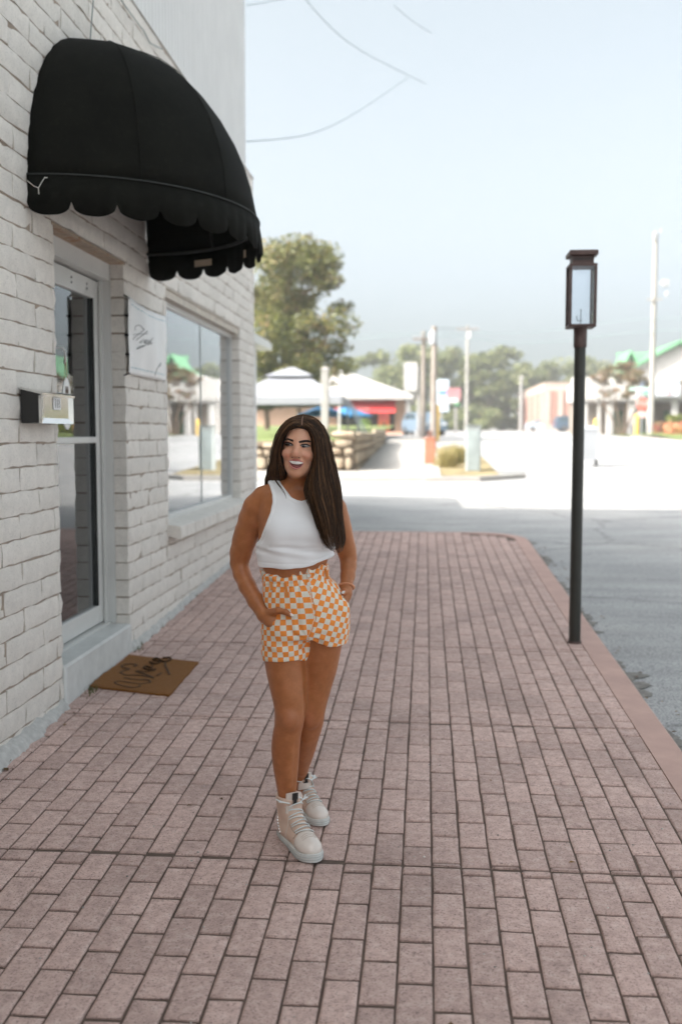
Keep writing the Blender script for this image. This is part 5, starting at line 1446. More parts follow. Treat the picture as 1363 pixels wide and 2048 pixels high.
# ================================================================== THE PERSON
def grid_pts(lo, hi, h):
    ax = [np.arange(l, u + h, h) for l, u in zip(lo, hi)]
    return ax
class Field:
    """signed distance field on a grid; shapes are blended in, then meshed"""
    def __init__(s, lo, hi, h):
        s.ax = [np.arange(l, u + h * .5, h, dtype=np.float32) for l, u in zip(lo, hi)]
        s.h = h; s.lo = lo
        s.F = np.full([len(a) for a in s.ax], .2, np.float32)
    def sl(s, lo, hi):
        r = []
        for a, l, u in zip(s.ax, lo, hi):
            i = max(0, int(np.searchsorted(a, l)) - 1); j = min(len(a), int(np.searchsorted(a, u)) + 1)
            r.append(slice(i, max(j, i)))
        return tuple(r)
    def pts(s, sl):
        return s.ax[0][sl[0]][:, None, None], s.ax[1][sl[1]][None, :, None], s.ax[2][sl[2]][None, None, :]
    def join(s, sl, d, k):
        a = s.F[sl]
        if a.size == 0: return
        h = np.clip(.5 + .5 * (a - d) / k, 0, 1)
        s.F[sl] = a * (1 - h) + d * h - k * h * (1 - h)
    def carve(s, sl, d, k):
        a = s.F[sl]; d = -d
        h = np.clip(.5 - .5 * (a - d) / k, 0, 1)
        s.F[sl] = a * (1 - h) + d * h + k * h * (1 - h)
    def cone(s, a, b, ra, rb, k=.01):
        a = np.array(a, float); b = np.array(b, float); m = max(ra, rb) + .04
        sl = s.sl(np.minimum(a, b) - m, np.maximum(a, b) + m); X, Y, Z = s.pts(sl)
        d = b - a; L = max((d * d).sum(), 1e-9)
        t = np.clip(((X - a[0]) * d[0] + (Y - a[1]) * d[1] + (Z - a[2]) * d[2]) / L, 0, 1)
        q = np.sqrt((X - a[0] - t * d[0]) ** 2 + (Y - a[1] - t * d[1]) ** 2 + (Z - a[2] - t * d[2]) ** 2) - (ra + (rb - ra) * t)
        s.join(sl, q.astype(np.float32), k)
    def chain(s, pts, k=.01):
        for p, q in zip(pts[:-1], pts[1:]): s.cone(p[:3], q[:3], p[3], q[3], k)
    def _ell(s, c, r, M):
        c = np.array(c, float); m = max(r) + .04
        sl = s.sl(c - m, c + m); X, Y, Z = s.pts(sl)
        P = [X - c[0], Y - c[1], Z - c[2]]
        if M is not None: P = [M[i][0] * P[0] + M[i][1] * P[1] + M[i][2] * P[2] for i in range(3)]
        k0 = np.sqrt(sum((p / q) ** 2 for p, q in zip(P, r))); k1 = np.sqrt(sum((p / (q * q)) ** 2 for p, q in zip(P, r))) + 1e-6
        return sl, (k0 * (k0 - 1) / k1).astype(np.float32)
    def ell(s, c, r, k=.01, M=None):
        sl, d = s._ell(c, r, M); s.join(sl, d, k)
    def cut_ell(s, c, r, k=.006, M=None):
        sl, d = s._ell(c, r, M); s.carve(sl, d, k)
    def loft(s, keys, k=.02, grow=0.0, power=2.0):
        """keys: (cx, cy, z, a, b) sections from top to bottom"""
        K = np.array(sorted(keys, key=lambda q: q[2]), float)
        z = s.ax[2]; zc = np.clip(z, K[0, 2], K[-1, 2])
        K2 = catmull(K[:, [2, 0, 1, 3, 4]], 240)
        o = np.argsort(K2[:, 0]); K2 = K2[o]
        cx, cy, a, b = [np.interp(zc, K2[:, 0], K2[:, i]).astype(np.float32) for i in (1, 2, 3, 4)]
        a = a + grow; b = b + grow
        lo = ((cx - a).min() - .05, (cy - b).min() - .05, K[0, 2] - .05); hi = ((cx + a).max() + .05, (cy + b).max() + .05, K[-1, 2] + .05)
        sl = s.sl(lo, hi); X, Y, Z = s.pts(sl)
        q = sl[2]; cx, cy, a, b = cx[q], cy[q], a[q], b[q]
        u = np.abs((X - cx) / a); v = np.abs((Y - cy) / b)
        k0 = (u ** power + v ** power) ** (1 / power)
        g = np.sqrt((u / a) ** 2 + (v / b) ** 2) / np.maximum(k0, 1e-4) + 1e-4
        d = (k0 - 1) / np.maximum(g, 1 / np.maximum(a, b))
        zo = np.maximum(K[0, 2] - grow - Z, Z - K[-1, 2] - grow)
        d = np.where(zo > 0, np.sqrt(np.maximum(d, 0) ** 2 + zo ** 2), np.maximum(d, zo) if False else d)
        s.join(sl, np.broadcast_to(d, s.F[sl].shape).astype(np.float32), k)
    def mesh(s, smooth=2):
        return smooth_verts(*surface_nets(s.F, s.lo, s.h, s.ax), smooth)

def surface_nets(F, lo, h, ax):
    S = F < 0
    nx, ny, nz = F.shape
    c = np.zeros((nx - 1, ny - 1, nz - 1), np.int8)
    for dx in (0, 1):
        for dy in (0, 1):
            for dz in (0, 1):
                c += S[dx:nx - 1 + dx, dy:ny - 1 + dy, dz:nz - 1 + dz]
    act = (c > 0) & (c < 8)
    I = np.argwhere(act)
    idx = np.full(act.shape, -1, np.int32); idx[act] = np.arange(len(I))
    acc = np.zeros((len(I), 3)); cnt = np.zeros(len(I))
    cor = [(a, b, d) for a in (0, 1) for b in (0, 1) for d in (0, 1)]
    for p in cor:
        for axn in range(3):
            if p[axn]: continue
            q = list(p); q[axn] = 1
            f0 = F[I[:, 0] + p[0], I[:, 1] + p[1], I[:, 2] + p[2]]; f1 = F[I[:, 0] + q[0], I[:, 1] + q[1], I[:, 2] + q[2]]
            m = (f0 < 0) != (f1 < 0)
            t = f0[m] / (f0[m] - f1[m])
            w = np.tile(np.array(p, float), (m.sum(), 1)); w[:, axn] += t
            acc[m] += w; cnt[m] += 1
    V = (I + acc / cnt[:, None]) * h + np.array([a[0] for a in ax])
    Q = []
    for axn in range(3):
        a = [slice(None)] * 3; b = [slice(None)] * 3
        a[axn] = slice(0, -1); b[axn] = slice(1, None)
        A = S[tuple(a)]; B = S[tuple(b)]
        E = np.argwhere(A != B)
        u, v = [k for k in range(3) if k != axn]
        ok = (E[:, u] > 0) & (E[:, v] > 0) & (E[:, u] < F.shape[u] - 1) & (E[:, v] < F.shape[v] - 1)
        E = E[ok]
        ins = A[tuple(E.T)]
        def cell(du, dv):
            e = E.copy(); e[:, u] += du; e[:, v] += dv
            return idx[e[:, 0], e[:, 1], e[:, 2]]
        q = np.stack([cell(-1, -1), cell(0, -1), cell(0, 0), cell(-1, 0)], 1)
        flip = ins if axn != 1 else ~ins
        q[~flip] = q[~flip][:, ::-1]
        Q.append(q)
    return V, np.concatenate(Q)

def smooth_verts(V, Q, n=2, lam=.5):
    e = np.concatenate([Q[:, [0, 1]], Q[:, [1, 2]], Q[:, [2, 3]], Q[:, [3, 0]]])
    for _ in range(n):
        acc = np.zeros_like(V); cnt = np.zeros(len(V))
        for a, b in ((0, 1), (1, 0)):
            for k in range(3): acc[:, k] += np.bincount(e[:, a], V[e[:, b], k], len(V))
            cnt += np.bincount(e[:, a], minlength=len(V))
        V = V * (1 - lam) + lam * acc / np.maximum(cnt, 1)[:, None]
    return V, Q
def np_mesh(name, V, Q, mats):
    me = bpy.data.meshes.new(name)
    me.vertices.add(len(V)); me.vertices.foreach_set('co', V.astype(np.float32).ravel())
    me.loops.add(Q.size); me.loops.foreach_set('vertex_index', Q.astype(np.int32).ravel())
    me.polygons.add(len(Q)); me.polygons.foreach_set('loop_start', np.arange(0, Q.size, Q.shape[1], dtype=np.int32))
    me.polygons.foreach_set('use_smooth', np.ones(len(Q), bool))
    for m in (mats if isinstance(mats, (list, tuple)) else [mats]): me.materials.append(m)
    me.update(calc_edges=True)
    return me
def vnormals(V, Q):
    n = np.cross(V[Q[:, 2]] - V[Q[:, 0]], V[Q[:, 3]] - V[Q[:, 1]])
    N_ = np.zeros_like(V)
    for j in range(4):
        for k in range(3): N_[:, k] += np.bincount(Q[:, j], n[:, k], len(V))
    return N_ / np.maximum(np.linalg.norm(N_, axis=1), 1e-12)[:, None]
def set_attr(me, name, vals):
    a = me.attributes.new(name, 'FLOAT_VECTOR' if vals.ndim == 2 else 'FLOAT', 'POINT')
    a.data.foreach_set('vector' if vals.ndim == 2 else 'value', vals.astype(np.float32).ravel())
def poly_sdf(X, Z, poly):
    """signed distance to an outline in the x-z plane (negative inside)"""
    P = np.array(poly, float); d = np.full(np.broadcast(X, Z).shape, 1e9); ins = np.zeros(d.shape, bool)
    for a, b in zip(P, np.roll(P, -1, 0)):
        e = b - a; wx, wz = X - a[0], Z - a[1]
        t = np.clip((wx * e[0] + wz * e[1]) / (e @ e + 1e-12), 0, 1)
        d = np.minimum(d, (wx - e[0] * t) ** 2 + (wz - e[1] * t) ** 2)
        c = ((a[1] <= Z) & (b[1] > Z)) | ((b[1] <= Z) & (a[1] > Z))
        xi = a[0] + (Z - a[1]) / (b[1] - a[1] + 1e-12) * e[0]
        ins ^= c & (X < xi)
    return np.where(ins, -1, 1) * np.sqrt(d)

S1 = .001868                                  # one body unit (photo pixel at her distance) in metres
def sec(c, a, b):                             # loft section from a centre point, half width, half depth
    return (c[0], c[1], c[2], a * S1, b)
LO, HI = (-.80, 3.42, -.02), (-.19, 4.12, 1.70)

# head frame: eyes level origin, x to her left (image right), f out of the face, u up
H_f = Vector((-.06, -.998, .0)).normalized()
H_u = Vector((.09, -.02, .996)); H_u = (H_u - H_f * H_u.dot(H_f)).normalized()
H_x = H_u.cross(H_f)
EYE = Vector((-0.4643, 3.6080, 1.5364))
H_o = EYE - H_f * .076
HM = [list(H_x), list(H_f), list(H_u)]
def hp(x, f, u): return tuple(H_o + H_x * x + H_f * f + H_u * u)

TORSO = [sec((-0.4856, 3.7400, 1.3950), 30, .052), sec((-0.4857, 3.7400, 1.3722), 56, .066), sec((-0.4852, 3.7350, 1.3422), 76, .08), sec((-0.4846, 3.7300, 1.3046), 79, .092), sec((-0.4842, 3.7250, 1.2518), 78, .098), sec((-0.4856, 3.7200, 1.1953), 76, .097),
         sec((-0.4877, 3.7200, 1.1534), 73, .092), sec((-0.4898, 3.7200, 1.1096), 68, .086), sec((-0.4899, 3.7200, 1.0656), 64, .082), sec((-0.4767, 3.7200, 1.0237), 65, .083), sec((-0.4597, 3.7200, 0.9664), 74, .094), sec((-0.4509, 3.7250, 0.8984), 80, .103), sec((-0.4497, 3.7300, 0.8493), 72, .096), sec((-0.4479, 3.7300, 0.8145), 52, .07)]
BUST = [((-0.5300, 3.6580, 1.2162), (.052, .052, .056)), ((-0.4104, 3.6600, 1.2208), (.052, .052, .056))]
LEGA = [sec((-0.5193, 3.7200, 0.8983), 44, .092), sec((-0.5267, 3.7150, 0.8123), 44.5, .094), sec((-0.5265, 3.7100, 0.7109), 42, .084), sec((-0.5148, 3.6920, 0.6014), 35, .068), sec((-0.5072, 3.6900, 0.5342), 31.5, .060), sec((-0.5093, 3.6900, 0.4759), 30, .056), sec((-0.5176, 3.7000, 0.4415), 29.5, .054),
        sec((-0.5274, 3.7200, 0.3782), 29.5, .056), sec((-0.5297, 3.7340, 0.3123), 27.5, .055), sec((-0.5288, 3.7400, 0.2507), 23.8, .048), sec((-0.5267, 3.7440, 0.1876), 19.3, .040), sec((-0.5233, 3.7460, 0.1249), 15.8, .034), sec((-0.5209, 3.7480, 0.0741), 14.5, .032), sec((-0.5213, 3.7500, 0.0331), 14, .03)]
LEGB = [sec((-0.3797, 3.7400, 0.8968), 42, .092), sec((-0.3817, 3.7400, 0.8097), 41, .09), sec((-0.3886, 3.7500, 0.7492), 38.5, .084), sec((-0.3981, 3.7650, 0.6674), 34.5, .074), sec((-0.4129, 3.7750, 0.5957), 31, .064), sec((-0.4318, 3.7850, 0.5094), 28.5, .057), sec((-0.4431, 3.8050, 0.4436), 28, .054),
        sec((-0.4635, 3.8500, 0.3628), 26, .053), sec((-0.4815, 3.9050, 0.2832), 22.5, .050), sec((-0.4961, 3.9550, 0.2139), 17.5, .042), sec((-0.5027, 3.9900, 0.1573), 13.5, .034), sec((-0.5043, 4.0100, 0.1097), 13, .032), sec((-0.5036, 4.0200, 0.0633), 13, .03)]
ARMA = [(*(-0.6145, 3.7420, 1.3315), .042), (*(-0.6404, 3.7460, 1.2986), .046), (*(-0.6599, 3.7560, 1.2517), .0465), (*(-0.6798, 3.7680, 1.2003), .0445), (*(-0.6933, 3.7760, 1.1645), .042), (*(-0.7082, 3.7860, 1.1185), .039), (*(-0.7155, 3.7920, 1.0767), .0348), (*(-0.7025, 3.7780, 1.0357), .0335), (*(-0.6759, 3.7480, 0.9938), .0335), (*(-0.6383, 3.7080, 0.9448), .031), (*(-0.6001, 3.6720, 0.8962), .0262)]
ARMB = [(*(-0.3554, 3.7500, 1.3267), .039), (*(-0.3387, 3.7550, 1.2922), .0405), (*(-0.3282, 3.7650, 1.2495), .0405), (*(-0.3194, 3.7740, 1.2104), .0395), (*(-0.3107, 3.7860, 1.1708), .0375), (*(-0.3001, 3.7970, 1.1349), .0345), (*(-0.2927, 3.8020, 1.1014), .0318), (*(-0.2908, 3.7900, 1.0700), .0300), (*(-0.2917, 3.7650, 1.0348), .0270), (*(-0.2953, 3.7380, 1.0003), .0226)]

fb = Field(LO, HI, .004)
fb.loft(TORSO, .02)
for c, r in BUST: fb.ell(c, r, .03)
fb.loft(LEGA, .03); fb.loft(LEGB, .03)
# knee caps and calves
fb.ell((-0.5007, 3.6420, 0.5038), (.026, .018, .032), .02); fb.ell((-0.4344, 3.7560, 0.4721), (.024, .018, .030), .02)
fb.cone((-0.5085, 3.6680, 0.4185), (-0.5158, 3.7020, 0.2309), .011, .009, .02); fb.cone((-0.4575, 3.8000, 0.3786), (-0.4912, 3.9400, 0.1983), .011, .009, .02)
# collar bones, trapezius, neck
fb.cone((-0.4847, 3.7320, 1.3575), hp(0, -.022, -.10), .0475, .046, .014)
fb.cone((-0.5200, 3.7400, 1.3797), (-0.6087, 3.7420, 1.3449), .034, .034, .03)
fb.cone((-0.4475, 3.7400, 1.3762), (-0.3668, 3.7500, 1.3381), .034, .034, .03)
fb.cone((-0.4864, 3.6580, 1.3322), (-0.5680, 3.6900, 1.3521), .0085, .009, .014); fb.cone((-0.4565, 3.6580, 1.3323), (-0.3890, 3.6900, 1.3493), .0085, .009, .014)
fb.chain(ARMA[:7], .018); fb.chain(ARMA[6:], .010)
fb.chain(ARMB[:7], .018); fb.chain(ARMB[6:], .010)
# right hand (image left): back of the hand, thumb outside the pocket, four fingers inside it
fb.chain([(*(-0.5982, 3.6720, 0.8962), .0265), (*(-0.5726, 3.6540, 0.8810), .0255), (*(-0.5423, 3.6400, 0.8577), .0245)], .012)
fb.chain([(*(-0.5737, 3.6500, 0.9082), .0165), (*(-0.5384, 3.6160, 0.9243), .0125), (*(-0.5087, 3.6040, 0.9213), .0105), (*(-0.4882, 3.6035, 0.9087), .0080)], .008)
for i, (x, y) in enumerate(((582, 1272), (577, 1282), (570, 1287), (562, 1288))):
    fb.chain([(*(-0.5376, 3.6340, 0.8627), .0105)[:3] + (.0105,), (*(-0.5217, 3.6270, 0.8379), .0098)], .006)
    p0 = Vector((-0.5342, 3.6360, 0.8567)) + Vector((.006 - .009 * i, .006 * i, -.002 * i)); p2 = Vector((p0.x + (x - 558) * .0013, p0.y + .004, p0.z - (y - 1255) * .0016)); p1 = p0.lerp(p2, .5) + Vector((.004, -.004, 0))
    fb.chain([(*p0, .0100), (*p1, .0092), (*p2, .0075)], .003)
# left hand (image right)
fb.chain([(*(-0.2953, 3.7380, 1.0003), .0235), (*(-0.2977, 3.7200, 0.9744), .024), (*(-0.3078, 3.7040, 0.9407), .0235)], .012)
fb.chain([(*(-0.2937, 3.7180, 0.9920), .014), (*(-0.2988, 3.6980, 0.9855), .0105), (*(-0.3042, 3.6840, 0.9801), .0085)], .006)
for i in range(4):
    p0 = Vector((-0.3097, 3.7040, 0.9368)) + Vector((-.008 + .008 * i, .008 * i - .01, 0)); p2 = p0 + Vector((-.016, -.006, -.055 + .006 * abs(i - 1)))
    fb.chain([(*p0, .0098), (*p0.lerp(p2, .5), .009), (*p2, .0073)], .003)
# ---- head
fb.ell(hp(0, -.022, .030), (.072, .092, .073), .02, HM)
fb.ell(hp(0, .010, -.036), (.0605, .066, .084), .02, HM)
fb.ell(hp(0, .030, -.080), (.0425, .044, .042), .02, HM)
fb.ell(hp(0, .060, -.107), (.022, .017, .016), .02, HM)
for s in (-1, 1):
    fb.ell(hp(s * .036, .050, -.036), (.022, .022, .019), .014, HM)
    fb.ell(hp(s * .0655, -.012, -.012), (.008, .018, .028), .008, HM)      # ears, under the hair
fb.cone(hp(-.032, .0605, .018), hp(.032, .0605, .018), .0095, .0095, .018)
fb.ell(hp(0, .0905, -.0335), (.0108, .0105, .0100), .010, HM)
fb.cone(hp(0, .070, .006), hp(0, .0885, -.033), .0080, .0112, .015)
for s in (-1, 1): fb.ell(hp(s * .0135, .0785, -.0365), (.0088, .010, .0082), .009, HM)
fb.ell(hp(0, .064, -.070), (.031, .018, .024), .014, HM)
for s in (-1, 1): fb.cut_ell(hp(s * .0315, .0925, -.001), (.0165, .016, .0105), .010, HM)
BV_, BQ_ = fb.mesh(2)
P_ = BV_ - np.array(H_o); hx, hf, hu = P_ @ np.array(H_x), P_ @ np.array(H_f), P_ @ np.array(H_u)
def crease(pts, w, depth):
    C = catmull(pts, 20); d = np.min(np.hypot(hx[:, None] - C[None, :, 0], hu[:, None] - C[None, :, 1]), 1)
    return -depth * np.exp(-(d / w) ** 2) * (hf > .02)
_sel = (hf > .0) & (np.abs(hx) < .08) & (np.abs(hu) < .14)
_dd = np.zeros(len(BV_)); _h = (hx, hf, hu); hx, hf, hu = hx[_sel], hf[_sel], hu[_sel]
for s in (-1, 1):
    _c = crease([(s * .017, -.036), (s * .026, -.047), (s * .0335, -.062), (s * .034, -.076)], .0045, .0046)
    _c += crease([(s * .018, -.013), (s * .030, -.0165), (s * .041, -.012)], .0035, .0020)
    _c += -crease([(s * .034, -.040), (s * .044, -.036)], .012, .0030)
    _dd[_sel] += _c
_dd[_sel] += crease([(-.016, -.096), (0, -.0985), (.016, -.096)], .005, .0022)
hx, hf, hu = _h
BV_ = BV_ + vnormals(BV_, BQ_) * _dd[:, None]
bvh = BVHTree.FromPolygons([tuple(v) for v in BV_], [tuple(q) for q in BQ_])

# skin tone: warmer cheeks and joints carried as a vertex value
P_ = BV_ - np.array(H_o)
hx, hf, hu = P_ @ np.array(H_x), P_ @ np.array(H_f), P_ @ np.array(H_u)
blush = np.zeros(len(BV_))
for s in (-1, 1): blush += .5 * np.exp(-(((hx - s * .040) / .022) ** 2 + ((hu + .038) / .02) ** 2)) * (hf > .02)
blush += .5 * np.exp(-((hx / .014) ** 2 + ((hu + .034) / .014) ** 2)) * (hf > .06)
for c in ((-0.4977, 3.6200, 0.5103), (-0.4326, 3.7400, 0.4768)):
    blush += .22 * np.exp(-(((BV_[:, 0] - c[0]) / .03) ** 2 + ((BV_[:, 2] - c[2]) / .035) ** 2))
def skin_material():
    m, nt, b = nodes_of('tanned_skin'); L = nt.links
    at = N(nt, 'ShaderNodeAttribute', attribute_name='blush')
    pos = N(nt, 'ShaderNodeNewGeometry').outputs['Position']
    nz = N(nt, 'ShaderNodeTexNoise', Scale=26, Detail=9, Roughness=.7); L.new(pos, nz.inputs['Vector'])
    n2 = N(nt, 'ShaderNodeTexNoise', Scale=420, Detail=3); L.new(pos, n2.inputs['Vector'])
    base = ramp(nt, nz.outputs[0], [(.3, SK0), (.55, SK1), (.75, SK2)])
    mx = N(nt, 'ShaderNodeMix', data_type='RGBA'); L.new(at.outputs['Fac'], mx.inputs[0]); L.new(base, mx.inputs[6]); mx.inputs[7].default_value = SKB
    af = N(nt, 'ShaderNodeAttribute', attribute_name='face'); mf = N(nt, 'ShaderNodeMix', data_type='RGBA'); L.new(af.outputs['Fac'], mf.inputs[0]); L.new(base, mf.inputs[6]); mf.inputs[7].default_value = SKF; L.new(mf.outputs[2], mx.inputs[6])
    L.new(mx.outputs[2], b.inputs['Base Color'])
    b.inputs['Roughness'].default_value = .40; b.inputs['Specular IOR Level'].default_value = .45
    b.inputs['Subsurface Weight'].default_value = .18; b.inputs['Subsurface Radius'].default_value = (.010, .0035, .0018); b.inputs['Subsurface Scale'].default_value = 1
    bp = N(nt, 'ShaderNodeBump', Strength=.12, Distance=.001); L.new(n2.outputs[0], bp.inputs['Height']); L.new(bp.outputs[0], b.inputs['Normal'])
    return m
SK0, SK1, SK2, SKB = (.33, .118, .040, 1), (.41, .152, .056, 1), (.48, .195, .082, 1), (.52, .19, .12, 1)
SKF = (.68, .36, .235, 1)  # face tone raised: the brighter light it faces is put into the colour
M_skin = skin_material()
pe = empty('person', (-0.4889, 3.6966, -0.0035))
tag(pe, 'laughing woman with long dark hair, white crop top, orange checked shorts, hands in pockets', 'person')
def pp_(o):
    o.parent = pe; o.matrix_parent_inverse = Matrix.Translation(-Vector(pe.location)); return o
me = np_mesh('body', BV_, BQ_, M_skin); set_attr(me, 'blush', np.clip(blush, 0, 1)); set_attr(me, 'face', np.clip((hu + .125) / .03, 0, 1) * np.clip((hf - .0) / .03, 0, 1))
body = pp_(link_mesh('body', me))

# ---- facial features laid on the skin
VIEW = Vector((0, 0, 1.58))
def on_skin(p, lift=0.0):
    d = (Vector(p) - VIEW).normalized()
    h, n, i, t = bvh.ray_cast(VIEW, d, 10)
    if h is None: h, n, i, t = bvh.find_nearest(Vector(p))
    n = (n - d).normalized() if n.dot(d) < 0 else -d
    return h + n * lift
def patch(name, upper, lower, m, lift, bulge=0.0, n=16, rows=6, parent=None):
    U = catmull(upper, n); D = catmull(lower, n)
    mb = MB(); rs = []
    for j in range(rows + 1):
        v = j / rows; r_ = []
        for i in range(n):
            e = math.sin(math.pi * i / (n - 1)) ** .5 if 0 < i < n - 1 else 0
            r_.append(on_skin(U[i] * (1 - v) + D[i] * v, lift + bulge * math.sin(math.pi * v) * (.25 + .75 * e)))
        rs.append(r_)
    mb.rings(rs, False, False, closed=False)
    o = mb.build(name, m, None, smooth=True)
    so_ = o.modifiers.new('thick', 'SOLIDIFY'); so_.thickness = .0012; so_.offset = -1
    return pp_(o) if parent is None else par(o, parent)
def par(o, parent):
    o.parent = parent; o.matrix_parent_inverse = Matrix.Identity(4); return o
M_lip = mat('lip', (.55, .19, .16, 1), .35, .12, 120)
M_mouth = mat('mouth_inside', (.13, .03, .028, 1), .5)
M_tongue = mat('tongue', (.44, .14, .125, 1), .35)
M_teeth = mat('teeth', (.78, .74, .69, 1), .3)
M_sclera = mat('shaded_eye_white', (.36, .34, .33, 1), .3)  # greyed: the shade of the eyelids is put into this colour
M_iris = mat('dark_iris', (.018, .010, .006, 1), .12)
M_brow = mat('dark_brow', (.022, .013, .009, 1), .8)
F = dict()
mouth = patch('mouth', [(-0.4805, 3.5200, 1.4807), (-0.4675, 3.5200, 1.4800), (-0.4557, 3.5200, 1.4784), (-0.4438, 3.5200, 1.4770), (-0.4325, 3.5200, 1.4740)], [(-0.4803, 3.5200, 1.4802), (-0.4732, 3.5200, 1.4652), (-0.4633, 3.5200, 1.4587), (-0.4534, 3.5200, 1.4568), (-0.4422, 3.5200, 1.4606), (-0.4358, 3.5200, 1.4672), (-0.4325, 3.5200, 1.4735)], M_mouth, .0006)
patch('tongue', [(-0.4728, 3.5200, 1.4659), (-0.4647, 3.5200, 1.4652), (-0.4545, 3.5200, 1.4643), (-0.4443, 3.5200, 1.4643), (-0.4387, 3.5200, 1.4667)], [(-0.4742, 3.5200, 1.4680), (-0.4664, 3.5200, 1.4624), (-0.4569, 3.5200, 1.4596), (-0.4462, 3.5200, 1.4610), (-0.4375, 3.5200, 1.4681)], M_tongue, .0012, .001, parent=mouth)
patch('teeth', [(-0.4800, 3.5200, 1.4807), (-0.4675, 3.5200, 1.4803), (-0.4557, 3.5200, 1.4789), (-0.4438, 3.5200, 1.4775), (-0.4330, 3.5200, 1.4742)], [(-0.4796, 3.5200, 1.4798), (-0.4711, 3.5200, 1.4723), (-0.4592, 3.5200, 1.4695), (-0.4462, 3.5200, 1.4693), (-0.4332, 3.5200, 1.4735)], M_teeth, .0018, .0012, parent=mouth)
for k in range(1, 9):
    u = k / 9; t0 = Vector(catmull([(-0.4800, 3.5200, 1.4807), (-0.4675, 3.5200, 1.4803), (-0.4557, 3.5200, 1.4789), (-0.4438, 3.5200, 1.4775), (-0.4330, 3.5200, 1.4742)], 10)[k]); t1 = Vector(catmull([(-0.4796, 3.5200, 1.4798), (-0.4711, 3.5200, 1.4732), (-0.4592, 3.5200, 1.4706), (-0.4462, 3.5200, 1.4702), (-0.4332, 3.5200, 1.4735)], 10)[k])
    mb = MB(); mb.tube([on_skin(t0, .0030), on_skin(t0.lerp(t1, .5), .0036), on_skin(t1, .0026)], .00035, 4); par(pp_(mb.build('tooth_gap', M_mouth)), mouth)
patch('upper_lip', [(-0.4845, 3.5200, 1.4821), (-0.4722, 3.5200, 1.4866), (-0.4604, 3.5200, 1.4873), (-0.4561, 3.5200, 1.4859), (-0.4504, 3.5200, 1.4869), (-0.4410, 3.5200, 1.4836), (-0.4296, 3.5200, 1.4740)], [(-0.4817, 3.5200, 1.4809), (-0.4687, 3.5200, 1.4798), (-0.4592, 3.5200, 1.4786), (-0.4557, 3.5200, 1.4779), (-0.4497, 3.5200, 1.4772), (-0.4426, 3.5200, 1.4766), (-0.4320, 3.5200, 1.4735)], M_lip, .0008, .0030)
patch('lower_lip', [(-0.4817, 3.5200, 1.4798), (-0.4742, 3.5200, 1.4643), (-0.4643, 3.5200, 1.4582), (-0.4543, 3.5200, 1.4563), (-0.4420, 3.5200, 1.4601), (-0.4353, 3.5200, 1.4667), (-0.4311, 3.5200, 1.4731)], [(-0.4827, 3.5200, 1.4797), (-0.4766, 3.5200, 1.4624), (-0.4676, 3.5200, 1.4539), (-0.4567, 3.5200, 1.4511), (-0.4458, 3.5200, 1.4540), (-0.4368, 3.5200, 1.4625), (-0.4304, 3.5200, 1.4731)], M_lip, .0006, .0030)
for ir, up, lo_, lash, wing in (((413, 517), [(-0.4994, 3.5200, 1.5421), (-0.4945, 3.5200, 1.5447), (-0.4873, 3.5200, 1.5454), (-0.4791, 3.5200, 1.5440), (-0.4720, 3.5200, 1.5408), (-0.4677, 3.5200, 1.5368)], [(-0.4990, 3.5200, 1.5414), (-0.4945, 3.5200, 1.5377), (-0.4862, 3.5200, 1.5354), (-0.4779, 3.5200, 1.5344), (-0.4715, 3.5200, 1.5349), (-0.4677, 3.5200, 1.5361)], [(-0.5013, 3.5200, 1.5426), (-0.4994, 3.5200, 1.5431), (-0.4945, 3.5200, 1.5454), (-0.4873, 3.5200, 1.5464), (-0.4791, 3.5200, 1.5450), (-0.4720, 3.5200, 1.5417), (-0.4673, 3.5200, 1.5370)], None),
                                ((655, 542), [(-0.4413, 3.5200, 1.5361), (-0.4342, 3.5200, 1.5385), (-0.4247, 3.5200, 1.5396), (-0.4165, 3.5200, 1.5382), (-0.4078, 3.5200, 1.5336)], [(-0.4410, 3.5200, 1.5352), (-0.4342, 3.5200, 1.5321), (-0.4259, 3.5200, 1.5300), (-0.4172, 3.5200, 1.5293), (-0.4082, 3.5200, 1.5326)], [(-0.4422, 3.5200, 1.5361), (-0.4342, 3.5200, 1.5394), (-0.4247, 3.5200, 1.5406), (-0.4165, 3.5200, 1.5392), (-0.4087, 3.5200, 1.5350), (-0.4059, 3.5200, 1.5331)], None)):
    ey = patch('eye', up, lo_, M_sclera, .0004, .0022)
    sc_ = (Vector((-0.5833, 3.5200, 1.6615)) - Vector((-0.5851, 3.5200, 1.6615))).length / 7.572
    c0 = Vector((-0.5851, 3.5200, 1.6615)) + Vector((ir[0] * sc_, 0, -ir[1] * sc_))
    mb = MB(); rs = []
    for rr in (.0001, .5, 1.0):
        rs.append([on_skin(c0 + Vector((33 * sc_ * rr * math.cos(2 * math.pi * k / 14), 0, 20 * sc_ * rr * math.sin(2 * math.pi * k / 14))), .0036) for k in range(14)])
    mb.rings(rs, True, False); par(pp_(mb.build('iris', M_iris, smooth=True)), ey)
    mb = MB(); mb.tube([on_skin(q, .0022) for q in catmull(lash, 16)], [.0011 + .0015 * math.sin(math.pi * (k + 2) / 18) for k in range(16)], 6); pp_(mb.build('eyelid', M_brow, smooth=True))
    mb = MB(); mb.tube([on_skin(Vector(q), .0008) for q in catmull(lo_, 14)], .0007, 6); pp_(mb.build('eyelid', mat('lid_line', (.10, .045, .025, 1), .6), smooth=True))
